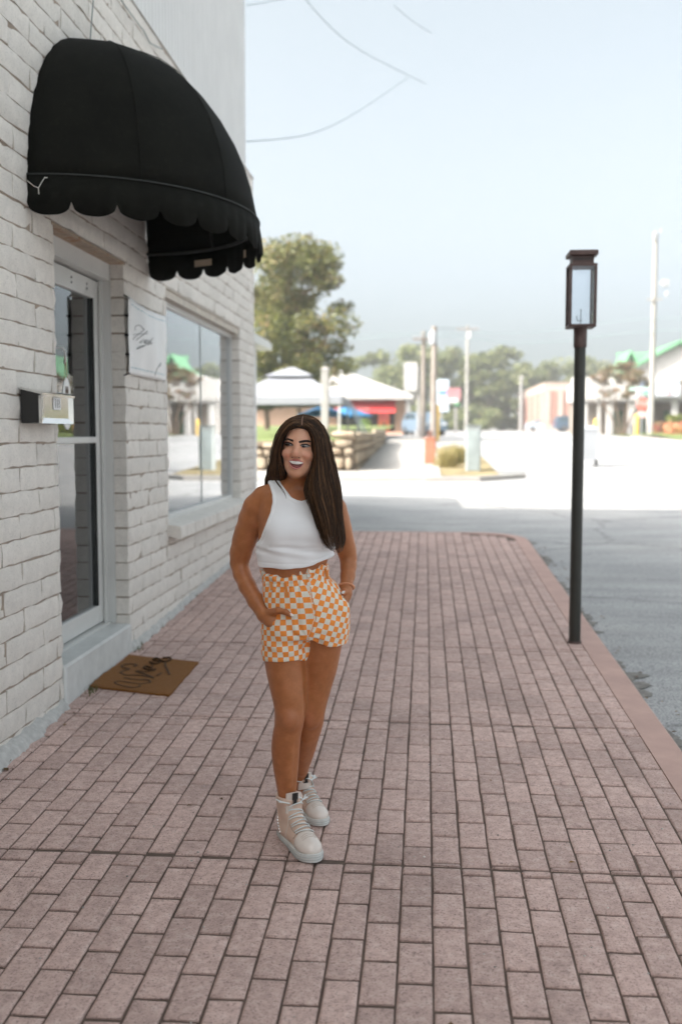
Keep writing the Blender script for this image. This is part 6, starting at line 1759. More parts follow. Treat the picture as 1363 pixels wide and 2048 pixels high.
patch('eyebrow', [(-0.5010, 3.5200, 1.5548), (-0.4944, 3.5200, 1.5599), (-0.4861, 3.5200, 1.5618), (-0.4766, 3.5200, 1.5590), (-0.4665, 3.5200, 1.5557)], [(-0.5003, 3.5200, 1.5536), (-0.4932, 3.5200, 1.5550), (-0.4849, 3.5200, 1.5553), (-0.4755, 3.5200, 1.5515), (-0.4670, 3.5200, 1.5483)], M_brow, .0004, .0016)
patch('eyebrow', [(-0.4471, 3.5200, 1.5501), (-0.4341, 3.5200, 1.5534), (-0.4223, 3.5200, 1.5551), (-0.4129, 3.5200, 1.5541), (-0.4049, 3.5200, 1.5504)], [(-0.4464, 3.5200, 1.5450), (-0.4341, 3.5200, 1.5466), (-0.4223, 3.5200, 1.5485), (-0.4129, 3.5200, 1.5483), (-0.4054, 3.5200, 1.5474)], M_brow, .0004, .0016)
for (x, y) in ((482, 704), (584, 710)):
    c0 = Vector((-0.5851, 3.5200, 1.6615)) + Vector((x * sc_, 0, -y * sc_)); mb = MB(); mb.rings([[on_skin(c0 + Vector((.0028 * rr * math.cos(q), 0, .0014 * rr * math.sin(q))), .0007) for q in [2 * math.pi * k / 10 for k in range(10)]] for rr in (.01, 1)], True, False); pp_(mb.build('nostril', mat('nostril_shadow', (.05, .018, .01, 1), .8)))
M_nail = mat('white_nail', (.72, .66, .62, 1), .2)
for c, d, w, l in (((-0.4855, 3.5970, 0.9118), (.75, -.25, -.55), .0052, .0085), ((-0.3018, 3.6770, 0.9860), (-.6, -.5, -.5), .005, .008)):
    d = Vector(d).normalized(); s_ = d.cross(Vector((0, -1, .25))).normalized(); n_ = s_.cross(d).normalized()
    if n_.y > 0: n_ = -n_
    mb = MB(); mb.rings([[Vector(c) + d * (t * l) + s_ * (w * q * math.sqrt(max(.05, 1 - t ** 4))) + n_ * (.0022 - .0022 * q * q) for q in (-1, -.5, 0, .5, 1)] for t in (-1, -.4, .2, .7, 1)], False, False, closed=False); pp_(mb.build('nail', M_nail, smooth=True))

# ---- crop top
TOPOUT = [(p[0], p[2]) for p in [(-0.5980, 3.6900, 1.4007), (-0.5798, 3.6700, 1.3775), (-0.5672, 3.6600, 1.3502), (-0.5636, 3.6600, 1.3241), (-0.5697, 3.6500, 1.2857), (-0.5869, 3.6500, 1.2390), (-0.6078, 3.6500, 1.1939), (-0.6360, 3.6700, 1.1539), (-0.6515, 3.6700, 1.1198), (-0.6518, 3.6700, 1.0763), (-0.6034, 3.6300, 1.0785), (-0.5308, 3.6200, 1.0779), (-0.4563, 3.6200, 1.0806), (-0.3969, 3.6200, 1.0971), (-0.3433, 3.6600, 1.1167), (-0.2937, 3.6700, 1.1310), (-0.2751, 3.6700, 1.1929), (-0.3199, 3.6700, 1.2112), (-0.3497, 3.6700, 1.2576), (-0.3683, 3.6700, 1.3041), (-0.3720, 3.6700, 1.3506), (-0.3665, 3.6900, 1.3830), (-0.3890, 3.6900, 1.3941),
          (-0.3959, 3.6500, 1.3739), (-0.4097, 3.6400, 1.3523), (-0.4296, 3.6350, 1.3368), (-0.4518, 3.6350, 1.3302), (-0.4722, 3.6350, 1.3329), (-0.4933, 3.6400, 1.3444), (-0.5132, 3.6500, 1.3659), (-0.5328, 3.6700, 1.3871), (-0.5507, 3.6900, 1.4084), (-0.5771, 3.6900, 1.4139)]]
ft = Field((-.80, 3.5, .95), (-.24, 3.9, 1.50), .0035)
ft.loft(TORSO, .02, .0055)
for c, r in BUST: ft.ell(c, tuple(q + .006 for q in r), .045)
ft.ell((-0.4683, 3.6450, 1.2180), (.055, .042, .045), .03)                  # cloth bridging the bust
ft.loft([sec((-0.4852, 3.7160, 1.1672), 76, .102), sec((-0.4852, 3.7140, 1.1161), 75, .099), sec((-0.4835, 3.7140, 1.0532), 73, .096)], .03)
ft.cone((-0.5200, 3.7400, 1.3797), (-0.6240, 3.7420, 1.3448), .039, .041, .03); ft.cone((-0.4475, 3.7400, 1.3762), (-0.3668, 3.7500, 1.3381), .039, .039, .03)
TX, TZ = np.meshgrid(ft.ax[0], ft.ax[2], indexing='ij')
reg = poly_sdf(TX, TZ, TOPOUT).astype(np.float32)[:, None, :]
inner = Field((-.80, 3.5, .95), (-.24, 3.9, 1.50), .0035); inner.loft(TORSO, .02, -.012)
ft.F = np.maximum(ft.F, reg)
ft.F = np.maximum(ft.F, -inner.F)
TV, TQ = ft.mesh(2)
tn_ = vnormals(TV, TQ)
cx_, cz_ = (-0.4746, 3.6200, 1.1649)[0], (-0.4746, 3.6200, 1.1649)[2]
ux, uz = (TV[:, 0] - cx_), (TV[:, 2] - cz_)
low = 1 / (1 + np.exp(-(cz_ + .012 - TV[:, 2]) / .010)); hem = (-0.4749, 3.6200, 1.0944)[2]
fold = .0032 * np.sin((uz + .10 * ux * (1 - 2.2 * ux)) * 150 + 12 * ux) * np.exp(-((TV[:, 2] - (cz_ - .022)) / .022) ** 2)
fold += .0016 * np.sin(ux * 62 + uz * 25) * low
fold += -.0030 * np.exp(-((uz + .006 + .25 * ux * ux) / .007) ** 2) * (np.abs(ux) < .1)
fold += .0022 * np.exp(-((TV[:, 2] - hem) / .004) ** 2) * 0 - .0014 * np.exp(-((TV[:, 2] - hem - .004) / .0022) ** 2)
TV = TV + tn_ * fold[:, None]
# neck and arm bands: a slightly raised binding along the cut edges
rv = poly_sdf(TV[:, 0], TV[:, 2], TOPOUT)
TV = TV + tn_ * (.0016 * np.exp(-((rv + .007) / .0045) ** 2) - .0012 * np.exp(-((rv + .0145) / .0018) ** 2))[:, None] * (TV[:, 2] > hem + .01)[:, None]
def knit():
    m, nt, b = nodes_of('white_rib_knit'); L = nt.links
    pos = N(nt, 'ShaderNodeNewGeometry').outputs['Position']
    wv = N(nt, 'ShaderNodeTexWave', Scale=95, Distortion=.4); wv.bands_direction = 'X'; L.new(pos, wv.inputs['Vector'])
    b.inputs['Base Color'].default_value = (.88, .89, .91, 1); b.inputs['Roughness'].default_value = .85
    b.inputs['Sheen Weight'].default_value = .2
    bp = N(nt, 'ShaderNodeBump', Strength=.25, Distance=.0008); L.new(wv.outputs[1], bp.inputs['Height']); L.new(bp.outputs[0], b.inputs['Normal'])
    return m
pp_(link_mesh('crop_top', np_mesh('crop_top', TV, TQ, knit())))

# ---- shorts
SHOUT = [(p[0], p[2]) for p in [(-0.6510, 3.7200, 1.0676), (-0.6115, 3.6900, 1.0626), (-0.5915, 3.6600, 1.0500), (-0.5605, 3.6300, 1.0435), (-0.5216, 3.6200, 1.0417), (-0.4837, 3.6150, 1.0485), (-0.4465, 3.6150, 1.0582), (-0.4149, 3.6150, 1.0697), (-0.3821, 3.6200, 1.0861), (-0.3583, 3.6600, 1.0978), (-0.3329, 3.6900, 1.1055), (-0.2410, 3.7200, 1.1122), (-0.2313, 3.7200, 0.9505), (-0.2405, 3.7200, 0.7836), (-0.2861, 3.6700, 0.7858), (-0.3239, 3.6300, 0.7824), (-0.3547, 3.6200, 0.7840), (-0.3900, 3.6200, 0.7965), (-0.4161, 3.6200, 0.8149), (-0.4226, 3.6600, 0.8083), (-0.4296, 3.7200, 0.7550), (-0.4412, 3.7200, 0.7200), (-0.4675, 3.6400, 0.7321), (-0.5137, 3.6200, 0.7301), (-0.5732, 3.6400, 0.7262), (-0.6118, 3.6900, 0.7197), (-0.6632, 3.7200, 0.7196), (-0.6616, 3.7200, 0.9444)]]
fs_ = Field((-.74, 3.52, .66), (-.20, 3.98, 1.12), .0035)
fs_.loft([sec((-0.4880, 3.7200, 1.0809), 69, .091), sec((-0.4881, 3.7200, 1.0389), 70.5, .092), sec((-0.4691, 3.7200, 1.0085), 77, .1), sec((-0.4558, 3.7200, 0.9703), 84.5, .110), sec((-0.4506, 3.7230, 0.9238), 88, .117), sec((-0.4492, 3.7260, 0.8732), 88.5, .119), sec((-0.4495, 3.7280, 0.8342), 88, .119), sec((-0.4498, 3.7300, 0.8106), 84, .11)], .015)
fs_.loft([sec((-0.5194, 3.7200, 0.8790), 50, .106), sec((-0.5241, 3.7160, 0.7929), 50, .102), sec((-0.5271, 3.7140, 0.6867), 46.5, .098)], .022)
fs_.loft([sec((-0.3716, 3.7350, 0.8785), 45, .104), sec((-0.3678, 3.7350, 0.8110), 43, .099), sec((-0.3682, 3.7380, 0.7231), 41.5, .095)], .022)
fs_.ell((-0.5233, 3.6380, 0.8432), (.040, .030, .036), .02)      # the hand pushed into the pocket
fs_.ell((-0.3073, 3.6980, 0.9112), (.026, .034, .044), .02)
SX, SZ = np.meshgrid(fs_.ax[0], fs_.ax[2], indexing='ij')
fs_.F = np.maximum(fs_.F, poly_sdf(SX, SZ, SHOUT).astype(np.float32)[:, None, :])
# pocket mouths: cloth held off the wrist
slit = fs_.sl((-.74, 3.5, .9), (-.58, 3.72, 1.1))
fc = Field((-.74, 3.52, .66), (-.20, 3.98, 1.12), .0035)
fc.chain([(*(-0.6258, 3.6900, 0.9270), .032), (*(-0.5951, 3.6650, 0.8957), .0285), (*(-0.5769, 3.6450, 0.8883), .022)], .004)
fc.chain([(*(-0.2925, 3.7500, 1.0216), .031), (*(-0.2949, 3.7320, 0.9974), .0265), (*(-0.2974, 3.7160, 0.9846), .022)], .004)
fs_.F = np.maximum(fs_.F, -fc.F)
fi = Field((-.74, 3.52, .66), (-.20, 3.98, 1.12), .0035)
fi.loft([sec((-0.4879, 3.7200, 1.1000), 58, .074), sec((-0.4881, 3.7200, 1.0427), 58, .074), sec((-0.4767, 3.7200, 1.0237), 50, .064)], .02)
fs_.F = np.maximum(fs_.F, -fi.F)
SV, SQ = fs_.mesh(2)
sn = vnormals(SV, SQ)
wz = (-0.4750, 3.6200, 1.0460)[2]; wx = (-0.4750, 3.6200, 1.0460)[0]
ctr = np.array([(-0.4596, 3.7200, 0.9856)[0], 3.72])
th = np.arctan2(SV[:, 0] - ctr[0], -(SV[:, 1] - ctr[1]))
topz = np.interp(SV[:, 0], [p[0] for p in SHOUT[:12]], [p[1] for p in SHOUT[:12]])
dn = topz - SV[:, 2]                                        # distance below the waist edge
g = np.exp(-((dn - .028) / .030) ** 2)
wob = np.sin(th * 19 + 1.3 * np.sin(th * 7)) + .6 * np.sin(th * 31 + 2 * np.sin(th * 5))
disp = .0031 * wob * np.exp(-np.maximum(dn - .02, 0) / .065) + .0028 * np.sin(th * 13 + .8 + 1.5 * np.sin(th * 4)) * np.exp(-(dn / .014) ** 2)
disp += -.0034 * np.exp(-((dn - .022) / .0055) ** 2) + -.0020 * np.exp(-((dn - .038) / .004) ** 2) + .004 * np.exp(-(dn / .011) ** 2)
cz2, cx2 = (-0.4254, 3.6200, 0.8260)[2], (-0.4254, 3.6200, 0.8260)[0]
ax_, az_ = SV[:, 0] - cx2, SV[:, 2] - cz2
rad = np.hypot(ax_, az_); an = np.arctan2(az_, ax_)
disp += .0026 * np.sin(an * 9 + rad * 60) * np.exp(-((rad - .05) / .035) ** 2) * (SV[:, 1] < 3.75)
lz = SV[:, 2] - (-0.5135, 3.6200, 0.7754)[2]
disp += .0022 * np.sin((SV[:, 2] * 120 + (SV[:, 0] + .6) * 40)) * np.exp(-(lz / .03) ** 2) * (SV[:, 0] < cx2)
rv = poly_sdf(SV[:, 0], SV[:, 2], SHOUT)
disp += -.0016 * np.exp(-((rv + .016) / .0025) ** 2) * (az_ < .03)
SV = SV + sn * disp[:, None]
SV[:, 2] += .0028 * np.sin(th * 13 + .8 + 1.5 * np.sin(th * 4)) * np.exp(-(dn / .012) ** 2)
# cloth coordinates for the printed checks: each leg panel has its own grain
seamx = np.interp(SV[:, 2], [(-0.4254, 3.6200, 0.8260)[2], (-0.3992, 3.6200, 0.8958)[2], (-0.4231, 3.6200, 1.0019)[2], (-0.4248, 3.6200, 1.0577)[2]], [(-0.4254, 3.6200, 0.8260)[0], (-0.4029, 3.6200, 0.8957)[0], (-0.4212, 3.6200, 1.0019)[0], (-0.4248, 3.6200, 1.0577)[0]])
left = SV[:, 0] < seamx
uv = np.zeros((len(SV), 3))
for msk, cx0, r0, rot, oy in ((left, (-0.5079, 3.7200, 0.8696)[0], .105, R(-4), 0), (~left, (-0.3834, 3.7200, 0.8715)[0], .100, R(17), .006)):
    a = np.arctan2(SV[msk, 0] - cx0, -(SV[msk, 1] - 3.725)) * r0
    z = SV[msk, 2]
    k = 1 + .22 * np.exp(-np.maximum(dn[msk], 0) / .05)           # gathered at the waist
    a = a * k
    uv[msk, 0] = a * math.cos(rot) - z * math.sin(rot); uv[msk, 1] = a * math.sin(rot) + z * math.cos(rot) + oy
def checks():
    m, nt, b = nodes_of('orange_check_cloth'); L = nt.links
    at = N(nt, 'ShaderNodeAttribute', attribute_name='cloth')
    ck = N(nt, 'ShaderNodeTexChecker', Scale=1 / .0202); L.new(at.outputs['Vector'], ck.inputs['Vector'])
    ck.inputs['Color1'].default_value = CK1; ck.inputs['Color2'].default_value = CK2
    nz = N(nt, 'ShaderNodeTexNoise', Scale=900, Detail=2); L.new(at.outputs['Vector'], nz.inputs['Vector'])
    mx = N(nt, 'ShaderNodeMix', data_type='RGBA', blend_type='MULTIPLY'); mx.inputs[0].default_value = 1; L.new(ck.outputs[0], mx.inputs[6])
    L.new(ramp(nt, nz.outputs[0], [(.3, (.82, .82, .82)), (.6, (1.05, 1.05, 1.05))]), mx.inputs[7]); L.new(mx.outputs[2], b.inputs['Base Color'])
    b.inputs['Roughness'].default_value = .85
    bp = N(nt, 'ShaderNodeBump', Strength=.2, Distance=.0006); L.new(nz.outputs[0], bp.inputs['Height']); L.new(bp.outputs[0], b.inputs['Normal'])
    return m
CK1, CK2 = (.86, .28, .045, 1), (.74, .70, .61, 1)
M_check = checks()
me = np_mesh('shorts', SV, SQ, M_check); set_attr(me, 'cloth', uv)
shorts = pp_(link_mesh('shorts', me))
bvs = BVHTree.FromPolygons([tuple(v) for v in SV], [tuple(q) for q in SQ])
def on_cloth(p, lift=.001):
    d = (Vector(p) - VIEW).normalized(); h, n, i, t = bvs.ray_cast(VIEW, d, 10)
    if h is None: h, n, i, t = bvs.find_nearest(Vector(p))
    return h - d * lift, n
M_button = mat('pearl_button', (.68, .66, .62, 1), .2)
for p in ((-0.4239, 3.6200, 1.0559), (-0.4240, 3.6200, 1.0243)):
    h, n = on_cloth(p, .003); q = Vector((0, 0, 1)).rotation_difference(Vector((.1, -1, .1)).normalized())
    mb = MB(); mb.lathe((0, 0, 0), [(.0001, -.002), (.0068, -.002), (.0075, 0), (.0066, .0018), (.005, .0012), (.0001, .0012)], 14); mb.xform(Matrix.Translation(h) @ q.to_matrix().to_4x4()); par(pp_(mb.build('button', M_button, smooth=50)), shorts)
M_orth = mat('orange_thread', (.55, .17, .03, 1), .8)
for pts in ([(-0.4175, 3.6200, 1.0132), (-0.4120, 3.6200, 0.9741), (-0.4028, 3.6200, 0.9369), (-0.3973, 3.6200, 0.8977)], [(-0.3973, 3.6200, 0.8977), (-0.4085, 3.6200, 0.8619), (-0.4235, 3.6200, 0.8298)], [(-0.6075, 3.6700, 0.8717), (-0.5707, 3.6300, 0.8969), (-0.5391, 3.6200, 0.9123)], [(-0.2974, 3.6700, 0.9768), (-0.2802, 3.6900, 0.9681)]):
    mb = MB(); mb.tube([on_cloth(q, .0006)[0] for q in catmull(pts, 14)], .0014, 5); par(pp_(mb.build('seam', M_orth, smooth=True)), shorts)
for pts in ([(-0.5665, 3.6200, 1.0318), (-0.5611, 3.6200, 1.0001)], [(-0.5124, 3.6200, 1.0269), (-0.5051, 3.6200, 0.9765)], [(-0.3636, 3.6200, 1.0808), (-0.3564, 3.6400, 1.0408)]):
    mb = MB(); a, b = [on_cloth(q, .004)[0] for q in pts]; s_ = Vector((.0055, 0, 0)); o_ = Vector((0, -.003, 0))
    mb.rings([[a - s_, a + s_, a + s_ + o_, a - s_ + o_], [b - s_, b + s_, b + s_ + o_, b - s_ + o_]]); par(pp_(mb.build('belt_loop', mat('orange_loop', (.62, .22, .05, 1), .85))), shorts)

# ---- bracelet of peach beads
M_bead = mat('peach_bead', (.66, .30, .16, 1), .35)
br = Vector((-0.2943, 3.7370, 0.9976)); axis = (Vector((-0.2936, 3.7650, 1.0348)) - Vector((-0.2961, 3.7240, 0.9795))).normalized()
e1 = axis.cross(Vector((0, 1, 0))).normalized(); e2 = axis.cross(e1)
brc = None
for k in range(24):
    a = 2 * math.pi * k / 24; c = br + (e1 * math.cos(a) + e2 * math.sin(a)) * .0285
    mb = MB(); mb.lathe((c.x, c.y, c.z), [(.0002, -.0042), (.003, -.0031), (.0042, 0), (.003, .0031), (.0002, .0042)], 8)
    o = mb.build('bead', M_bead, smooth=True)
    if brc is None: brc = pp_(o); o.name = 'bracelet'
    else: par(pp_(o), brc)

# ---- hair: a dense mass of combed strands, parted in the middle
def hair_mat():
    m, nt, b = nodes_of('dark_brown_hair'); L = nt.links
    ge = N(nt, 'ShaderNodeNewGeometry')
    cc = ramp(nt, ge.outputs['Random Per Island'], [(.0, (.011, .0058, .003)), (.45, (.028, .0140, .0068)), (.75, (.080, .039, .018)), (1, (.21, .108, .05))])
    L.new(cc, b.inputs['Base Color'])
    b.inputs['Roughness'].default_value = .5; b.inputs['Specular IOR Level'].default_value = .16
    return m
M_hair = hair_mat()
M_hairbase = mat('hair_shadow', (.010, .006, .0035, 1), .7)
def PXr(px, py, dy): return (px, py, dy)
GR = [[(-0.4460, 3.6100, 1.6072), (-0.4355, 3.6140, 1.5981), (-0.4246, 3.6220, 1.5873), (-0.4182, 3.6300, 1.5672), (-0.4162, 3.6360, 1.5471), (-0.4156, 3.6380, 1.5270), (-0.4140, 3.6400, 1.5086), (-0.4115, 3.6420, 1.4847), (-0.4115, 3.6420, 1.4627), (-0.4185, 3.6380, 1.4407), (-0.4269, 3.6300, 1.4172), (-0.4332, 3.6200, 1.3901), (-0.4337, 3.6080, 1.3614), (-0.4211, 3.5940, 1.3313), (-0.3938, 3.5780, 1.2507), (-0.3652, 3.5820, 1.1812), (-0.3402, 3.5880, 1.1533)],
      [(-0.4480, 3.6260, 1.6182), (-0.4170, 3.6120, 1.6018), (-0.3929, 3.6080, 1.5583), (-0.3843, 3.6120, 1.4856), (-0.3811, 3.6160, 1.4125), (-0.3704, 3.6000, 1.3367), (-0.3507, 3.5840, 1.2469), (-0.3294, 3.5900, 1.1807), (-0.3140, 3.6020, 1.1427)],
      [(-0.4493, 3.6520, 1.6313), (-0.4061, 3.6460, 1.6239), (-0.3734, 3.6500, 1.5837), (-0.3576, 3.6580, 1.5139), (-0.3451, 3.6620, 1.4345), (-0.3325, 3.6450, 1.3616), (-0.3196, 3.6250, 1.2802), (-0.3047, 3.6220, 1.1977), (-0.3035, 3.6300, 1.1450)],
      [(-0.4514, 3.6850, 1.6410), (-0.4016, 3.6900, 1.6318), (-0.3671, 3.6980, 1.5856), (-0.3494, 3.7080, 1.5130), (-0.3348, 3.7120, 1.4382), (-0.3225, 3.7000, 1.3715), (-0.3133, 3.6800, 1.3037), (-0.2994, 3.6700, 1.2300), (-0.2934, 3.6650, 1.1839), (-0.3023, 3.6600, 1.1508)],
      [(-0.4557, 3.7200, 1.6472), (-0.4139, 3.7500, 1.6364), (-0.3820, 3.7720, 1.5800), (-0.3659, 3.7820, 1.5059), (-0.3543, 3.7800, 1.4298), (-0.3429, 3.7600, 1.3547), (-0.3327, 3.7300, 1.2809), (-0.3150, 3.7000, 1.2082), (-0.3104, 3.6900, 1.1623)]]
GL = [[(-0.4478, 3.6100, 1.6072), (-0.4647, 3.6130, 1.6027), (-0.4859, 3.6200, 1.5973), (-0.5060, 3.6320, 1.5827), (-0.5205, 3.6420, 1.5653), (-0.5251, 3.6480, 1.5469), (-0.5292, 3.6500, 1.5267), (-0.5324, 3.6520, 1.5082), (-0.5319, 3.6540, 1.4841), (-0.5267, 3.6560, 1.4601), (-0.5221, 3.6620, 1.4376), (-0.5217, 3.6850, 1.4181), (-0.5267, 3.7200, 1.3977), (-0.5363, 3.7600, 1.3728)],
      [(-0.4498, 3.6260, 1.6182), (-0.4852, 3.6150, 1.6036), (-0.5219, 3.6260, 1.5599), (-0.5398, 3.6450, 1.5101), (-0.5486, 3.6650, 1.4541), (-0.5518, 3.6850, 1.4198), (-0.5606, 3.7300, 1.3952), (-0.5694, 3.7750, 1.3699), (-0.5725, 3.7950, 1.3379)],
      [(-0.4511, 3.6520, 1.6313), (-0.4954, 3.6500, 1.6259), (-0.5334, 3.6680, 1.5874), (-0.5550, 3.6850, 1.5354), (-0.5666, 3.6980, 1.4885), (-0.5782, 3.7100, 1.4394), (-0.5907, 3.7400, 1.4060), (-0.5992, 3.7800, 1.3734), (-0.6006, 3.8000, 1.3375)],
      [(-0.4533, 3.6850, 1.6410), (-0.5026, 3.6900, 1.6338), (-0.5445, 3.7050, 1.5893), (-0.5650, 3.7140, 1.5351), (-0.5760, 3.7220, 1.4879), (-0.5878, 3.7350, 1.4403), (-0.5997, 3.7600, 1.4050), (-0.6066, 3.7900, 1.3709), (-0.6034, 3.8050, 1.3313)],
      [(-0.4557, 3.7200, 1.6472), (-0.5013, 3.7500, 1.6365), (-0.5390, 3.7720, 1.5876), (-0.5616, 3.7800, 1.5247), (-0.5723, 3.7850, 1.4577), (-0.5799, 3.7950, 1.4092), (-0.5856, 3.8050, 1.3701), (-0.5847, 3.8100, 1.3214)]]
GB = [GL[4], [(-0.4582, 3.7400, 1.6494), (-0.4893, 3.7750, 1.6407), (-0.5108, 3.8050, 1.5877), (-0.5185, 3.8170, 1.5050), (-0.5179, 3.8100, 1.4185), (-0.5144, 3.8100, 1.3218), (-0.5089, 3.8100, 1.2443)], [(-0.4588, 3.7450, 1.6495), (-0.4637, 3.7850, 1.6408), (-0.4675, 3.8150, 1.5877), (-0.4690, 3.8250, 1.5049), (-0.4684, 3.8180, 1.4183), (-0.4671, 3.8200, 1.3020), (-0.4609, 3.8150, 1.2053)], [(-0.4563, 3.7400, 1.6494), (-0.4319, 3.7750, 1.6406), (-0.4123, 3.8050, 1.5876), (-0.4020, 3.8150, 1.5052), (-0.3977, 3.8100, 1.4189), (-0.3896, 3.8050, 1.3229), (-0.3713, 3.7950, 1.2273)], GR[4]]
def guide_field(G, n=40):
    A = np.array([catmull(g, n) for g in G])          # guides x n x 3
    def at(u):
        u = min(max(u, 0), .9999) * (len(A) - 1); i = int(u); t = u - i
        i0, i2, i3 = max(i - 1, 0), min(i + 1, len(A) - 1), min(i + 2, len(A) - 1)
        p0, p1, p2, p3 = A[i0], A[i], A[i2], A[i3]
        return .5 * ((2 * p1) + (p2 - p0) * t + (2 * p0 - 5 * p1 + 4 * p2 - p3) * t * t + (3 * p1 - p0 - 3 * p2 + p3) * t ** 3)
    return at
rh = random.Random(44)
hb = MB()
hc = np.array((-0.4549, 3.7100, 1.5165))
def shell(at, n):
    rs = []
    for k in range(n + 1):
        c = at(k / n); w = np.linspace(1, .35, len(c))[:, None]
        ctr = c * 0; ctr[:, 0] = hc[0]; ctr[:, 1] = hc[1]; ctr[:, 2] = c[:, 2]
        d = c - ctr; d[:, 2] = 0
        q = c - d / (np.linalg.norm(d, axis=1)[:, None] + 1e-6) * .006
        q[:, 2] -= .0045 * (np.arange(len(c)) < 6)
        rs.append([tuple(p) for p in q[:int(len(q) * .84)]])
    hb.rings(rs, False, False, closed=False)
FR, FL, FB = guide_field(GR), guide_field(GL), guide_field(GB)
shell(FR, 16); shell(FL, 16); shell(FB, 12)
hair = pp_(hb.build('hair', M_hairbase, smooth=True))
so_ = hair.modifiers.new('thick', 'SOLIDIFY'); so_.thickness = .012; so_.offset = -1
st = MB()
def strands(at, n, rad, jit, wave, u_pow=1.0, tail=.06):
    for k in range(n):
        u = rh.random()
        if u_pow != 1: u = u ** u_pow
        c = at(u).copy(); m = len(c)
        t = np.linspace(0, 1, m)
        ph, ph2 = rh.uniform(0, 6.28), rh.uniform(0, 6.28)
        du = rh.gauss(0, .035)
        c2 = at(min(max(u + du, 0), 1)); c = c * (1 - t[:, None]) + c2 * t[:, None]
        amp = wave * t ** 1.5
        c[:, 0] += amp * np.sin(t * 10 + ph * .10 + u * 3) + rh.gauss(0, jit) * t
        c[:, 1] += amp * .9 * np.sin(t * 8.5 + ph2 * .10 + u * 3) + rh.gauss(0, jit) * t - abs(rh.gauss(0, .0025)) * (t > .03)
        end = int(m * (1 - rh.random() ** 1.6 * tail * 3)); end = max(end, 8)
        idx = np.linspace(0, end - 1, 20).astype(int)
        r = rad * rh.uniform(.55, 1.25)
        rr = [r * (.6 + .4 * min(1, i / 3)) * (1 if i < 13 else max(.12, 1 - (i - 12) / 7.6)) for i in range(20)]
        st.tube([tuple(c[i]) for i in idx], rr, 4, cap=False)
strands(FR, 1700, .0014, .0038, .0105, tail=.12)
strands(FR, 300, .0008, .007, .012, tail=.1)
strands(FL, 1100, .0014, .0024, .0030, tail=.10)
strands(FB, 420, .0020, .004, .003)
# a few loose hairs
for pts in ([(-0.5525, 3.6640, 1.4022), (-0.5417, 3.6540, 1.3916), (-0.5269, 3.6420, 1.3774), (-0.5144, 3.6320, 1.3596), (-0.5081, 3.6260, 1.3397)], [(-0.5546, 3.6660, 1.4058), (-0.5436, 3.6540, 1.3915), (-0.5310, 3.6440, 1.3773), (-0.5184, 3.6340, 1.3595)], [(-0.5506, 3.6640, 1.4022), (-0.5377, 3.6520, 1.3880), (-0.5228, 3.6390, 1.3721), (-0.5102, 3.6280, 1.3488)]):
    st.tube(catmull(pts, 14), [.0022 * (1 - .75 * i / 13) for i in range(14)], 5)
for pts in ([(-0.4336, 3.6080, 1.3633), (-0.4300, 3.5920, 1.3369), (-0.4202, 3.5860, 1.3155), (-0.4031, 3.5800, 1.2942)], [(-0.4295, 3.6040, 1.3544), (-0.4245, 3.5920, 1.3315), (-0.4110, 3.5860, 1.3119), (-0.3958, 3.5800, 1.2833)]):
    st.tube(catmull(pts, 12), [.0013 * (1 - .7 * i / 11) for i in range(12)], 5)
for k in range(170):
    c = (FR if rh.random() < .6 else FL)(rh.random()).copy(); m = len(c); t = np.linspace(0, 1, m)
    out = c - hc; out[:, 2] = 0; out /= (np.linalg.norm(out, axis=1)[:, None] + 1e-6)
    c += out * (np.sin(t * 3.1) * rh.uniform(.002, .010))[:, None]
    st.tube([tuple(c[i]) for i in range(0, m, 3)], .00045, 3, cap=False)
sto = st.build('strands', M_hair, smooth=True); sto['kind'] = 'stuff'
par(pp_(sto), hair)
# the scalp showing in the parting
mb = MB(); mb.tube([Vector(p) + Vector((0, -.002, .0035)) for p in catmull([(-0.4469, 3.6100, 1.6054), (-0.4475, 3.6220, 1.6182), (-0.4494, 3.6470, 1.6313), (-0.4521, 3.6800, 1.6400)], 12)], [.0024, .0022, .002, .002, .0018, .0018, .0016, .0015, .0013, .0012, .001, .0008], 6, flat=.5)
par(pp_(mb.build('parting', mat('scalp', (.20, .10, .06, 1), .6), smooth=True)), hair)

# ---- high-top trainers
M_leatherw = mat('cream_patent_leather', (.66, .48, .38, 1), .3, .06, 18, .05, 60, spec=.6)
M_toe = mat('pearl_leather', (.70, .62, .56, 1), .2, .06, 18, spec=.7)
M_sole = mat('pale_grey_rubber', (.62, .63, .61, 1), .7, .05, 20)
M_lace = mat('pale_lace', (.70, .73, .72, 1), .85, .06, 60, .2, 600)
M_heel = mat('orange_suede', (.55, .13, .03, 1), .85)
M_stud = mat('silver_stud', (.75, .75, .74, 1), .18, metal=1.0)
M_stripe = mat('black_stripe', (.012, .012, .012, 1), .5)
def sole_half(x):           # half width along the foot (heel 0 .. toe .262), outer / inner
    K = [(0, .002), (.006, .022), (.02, .031), (.06, .035), (.11, .036), (.16, .043), (.195, .0455), (.225, .040), (.245, .029), (.256, .016), (.262, .002)]
    return float(np.interp(x, [k[0] for k in K], [k[1] for k in K]))
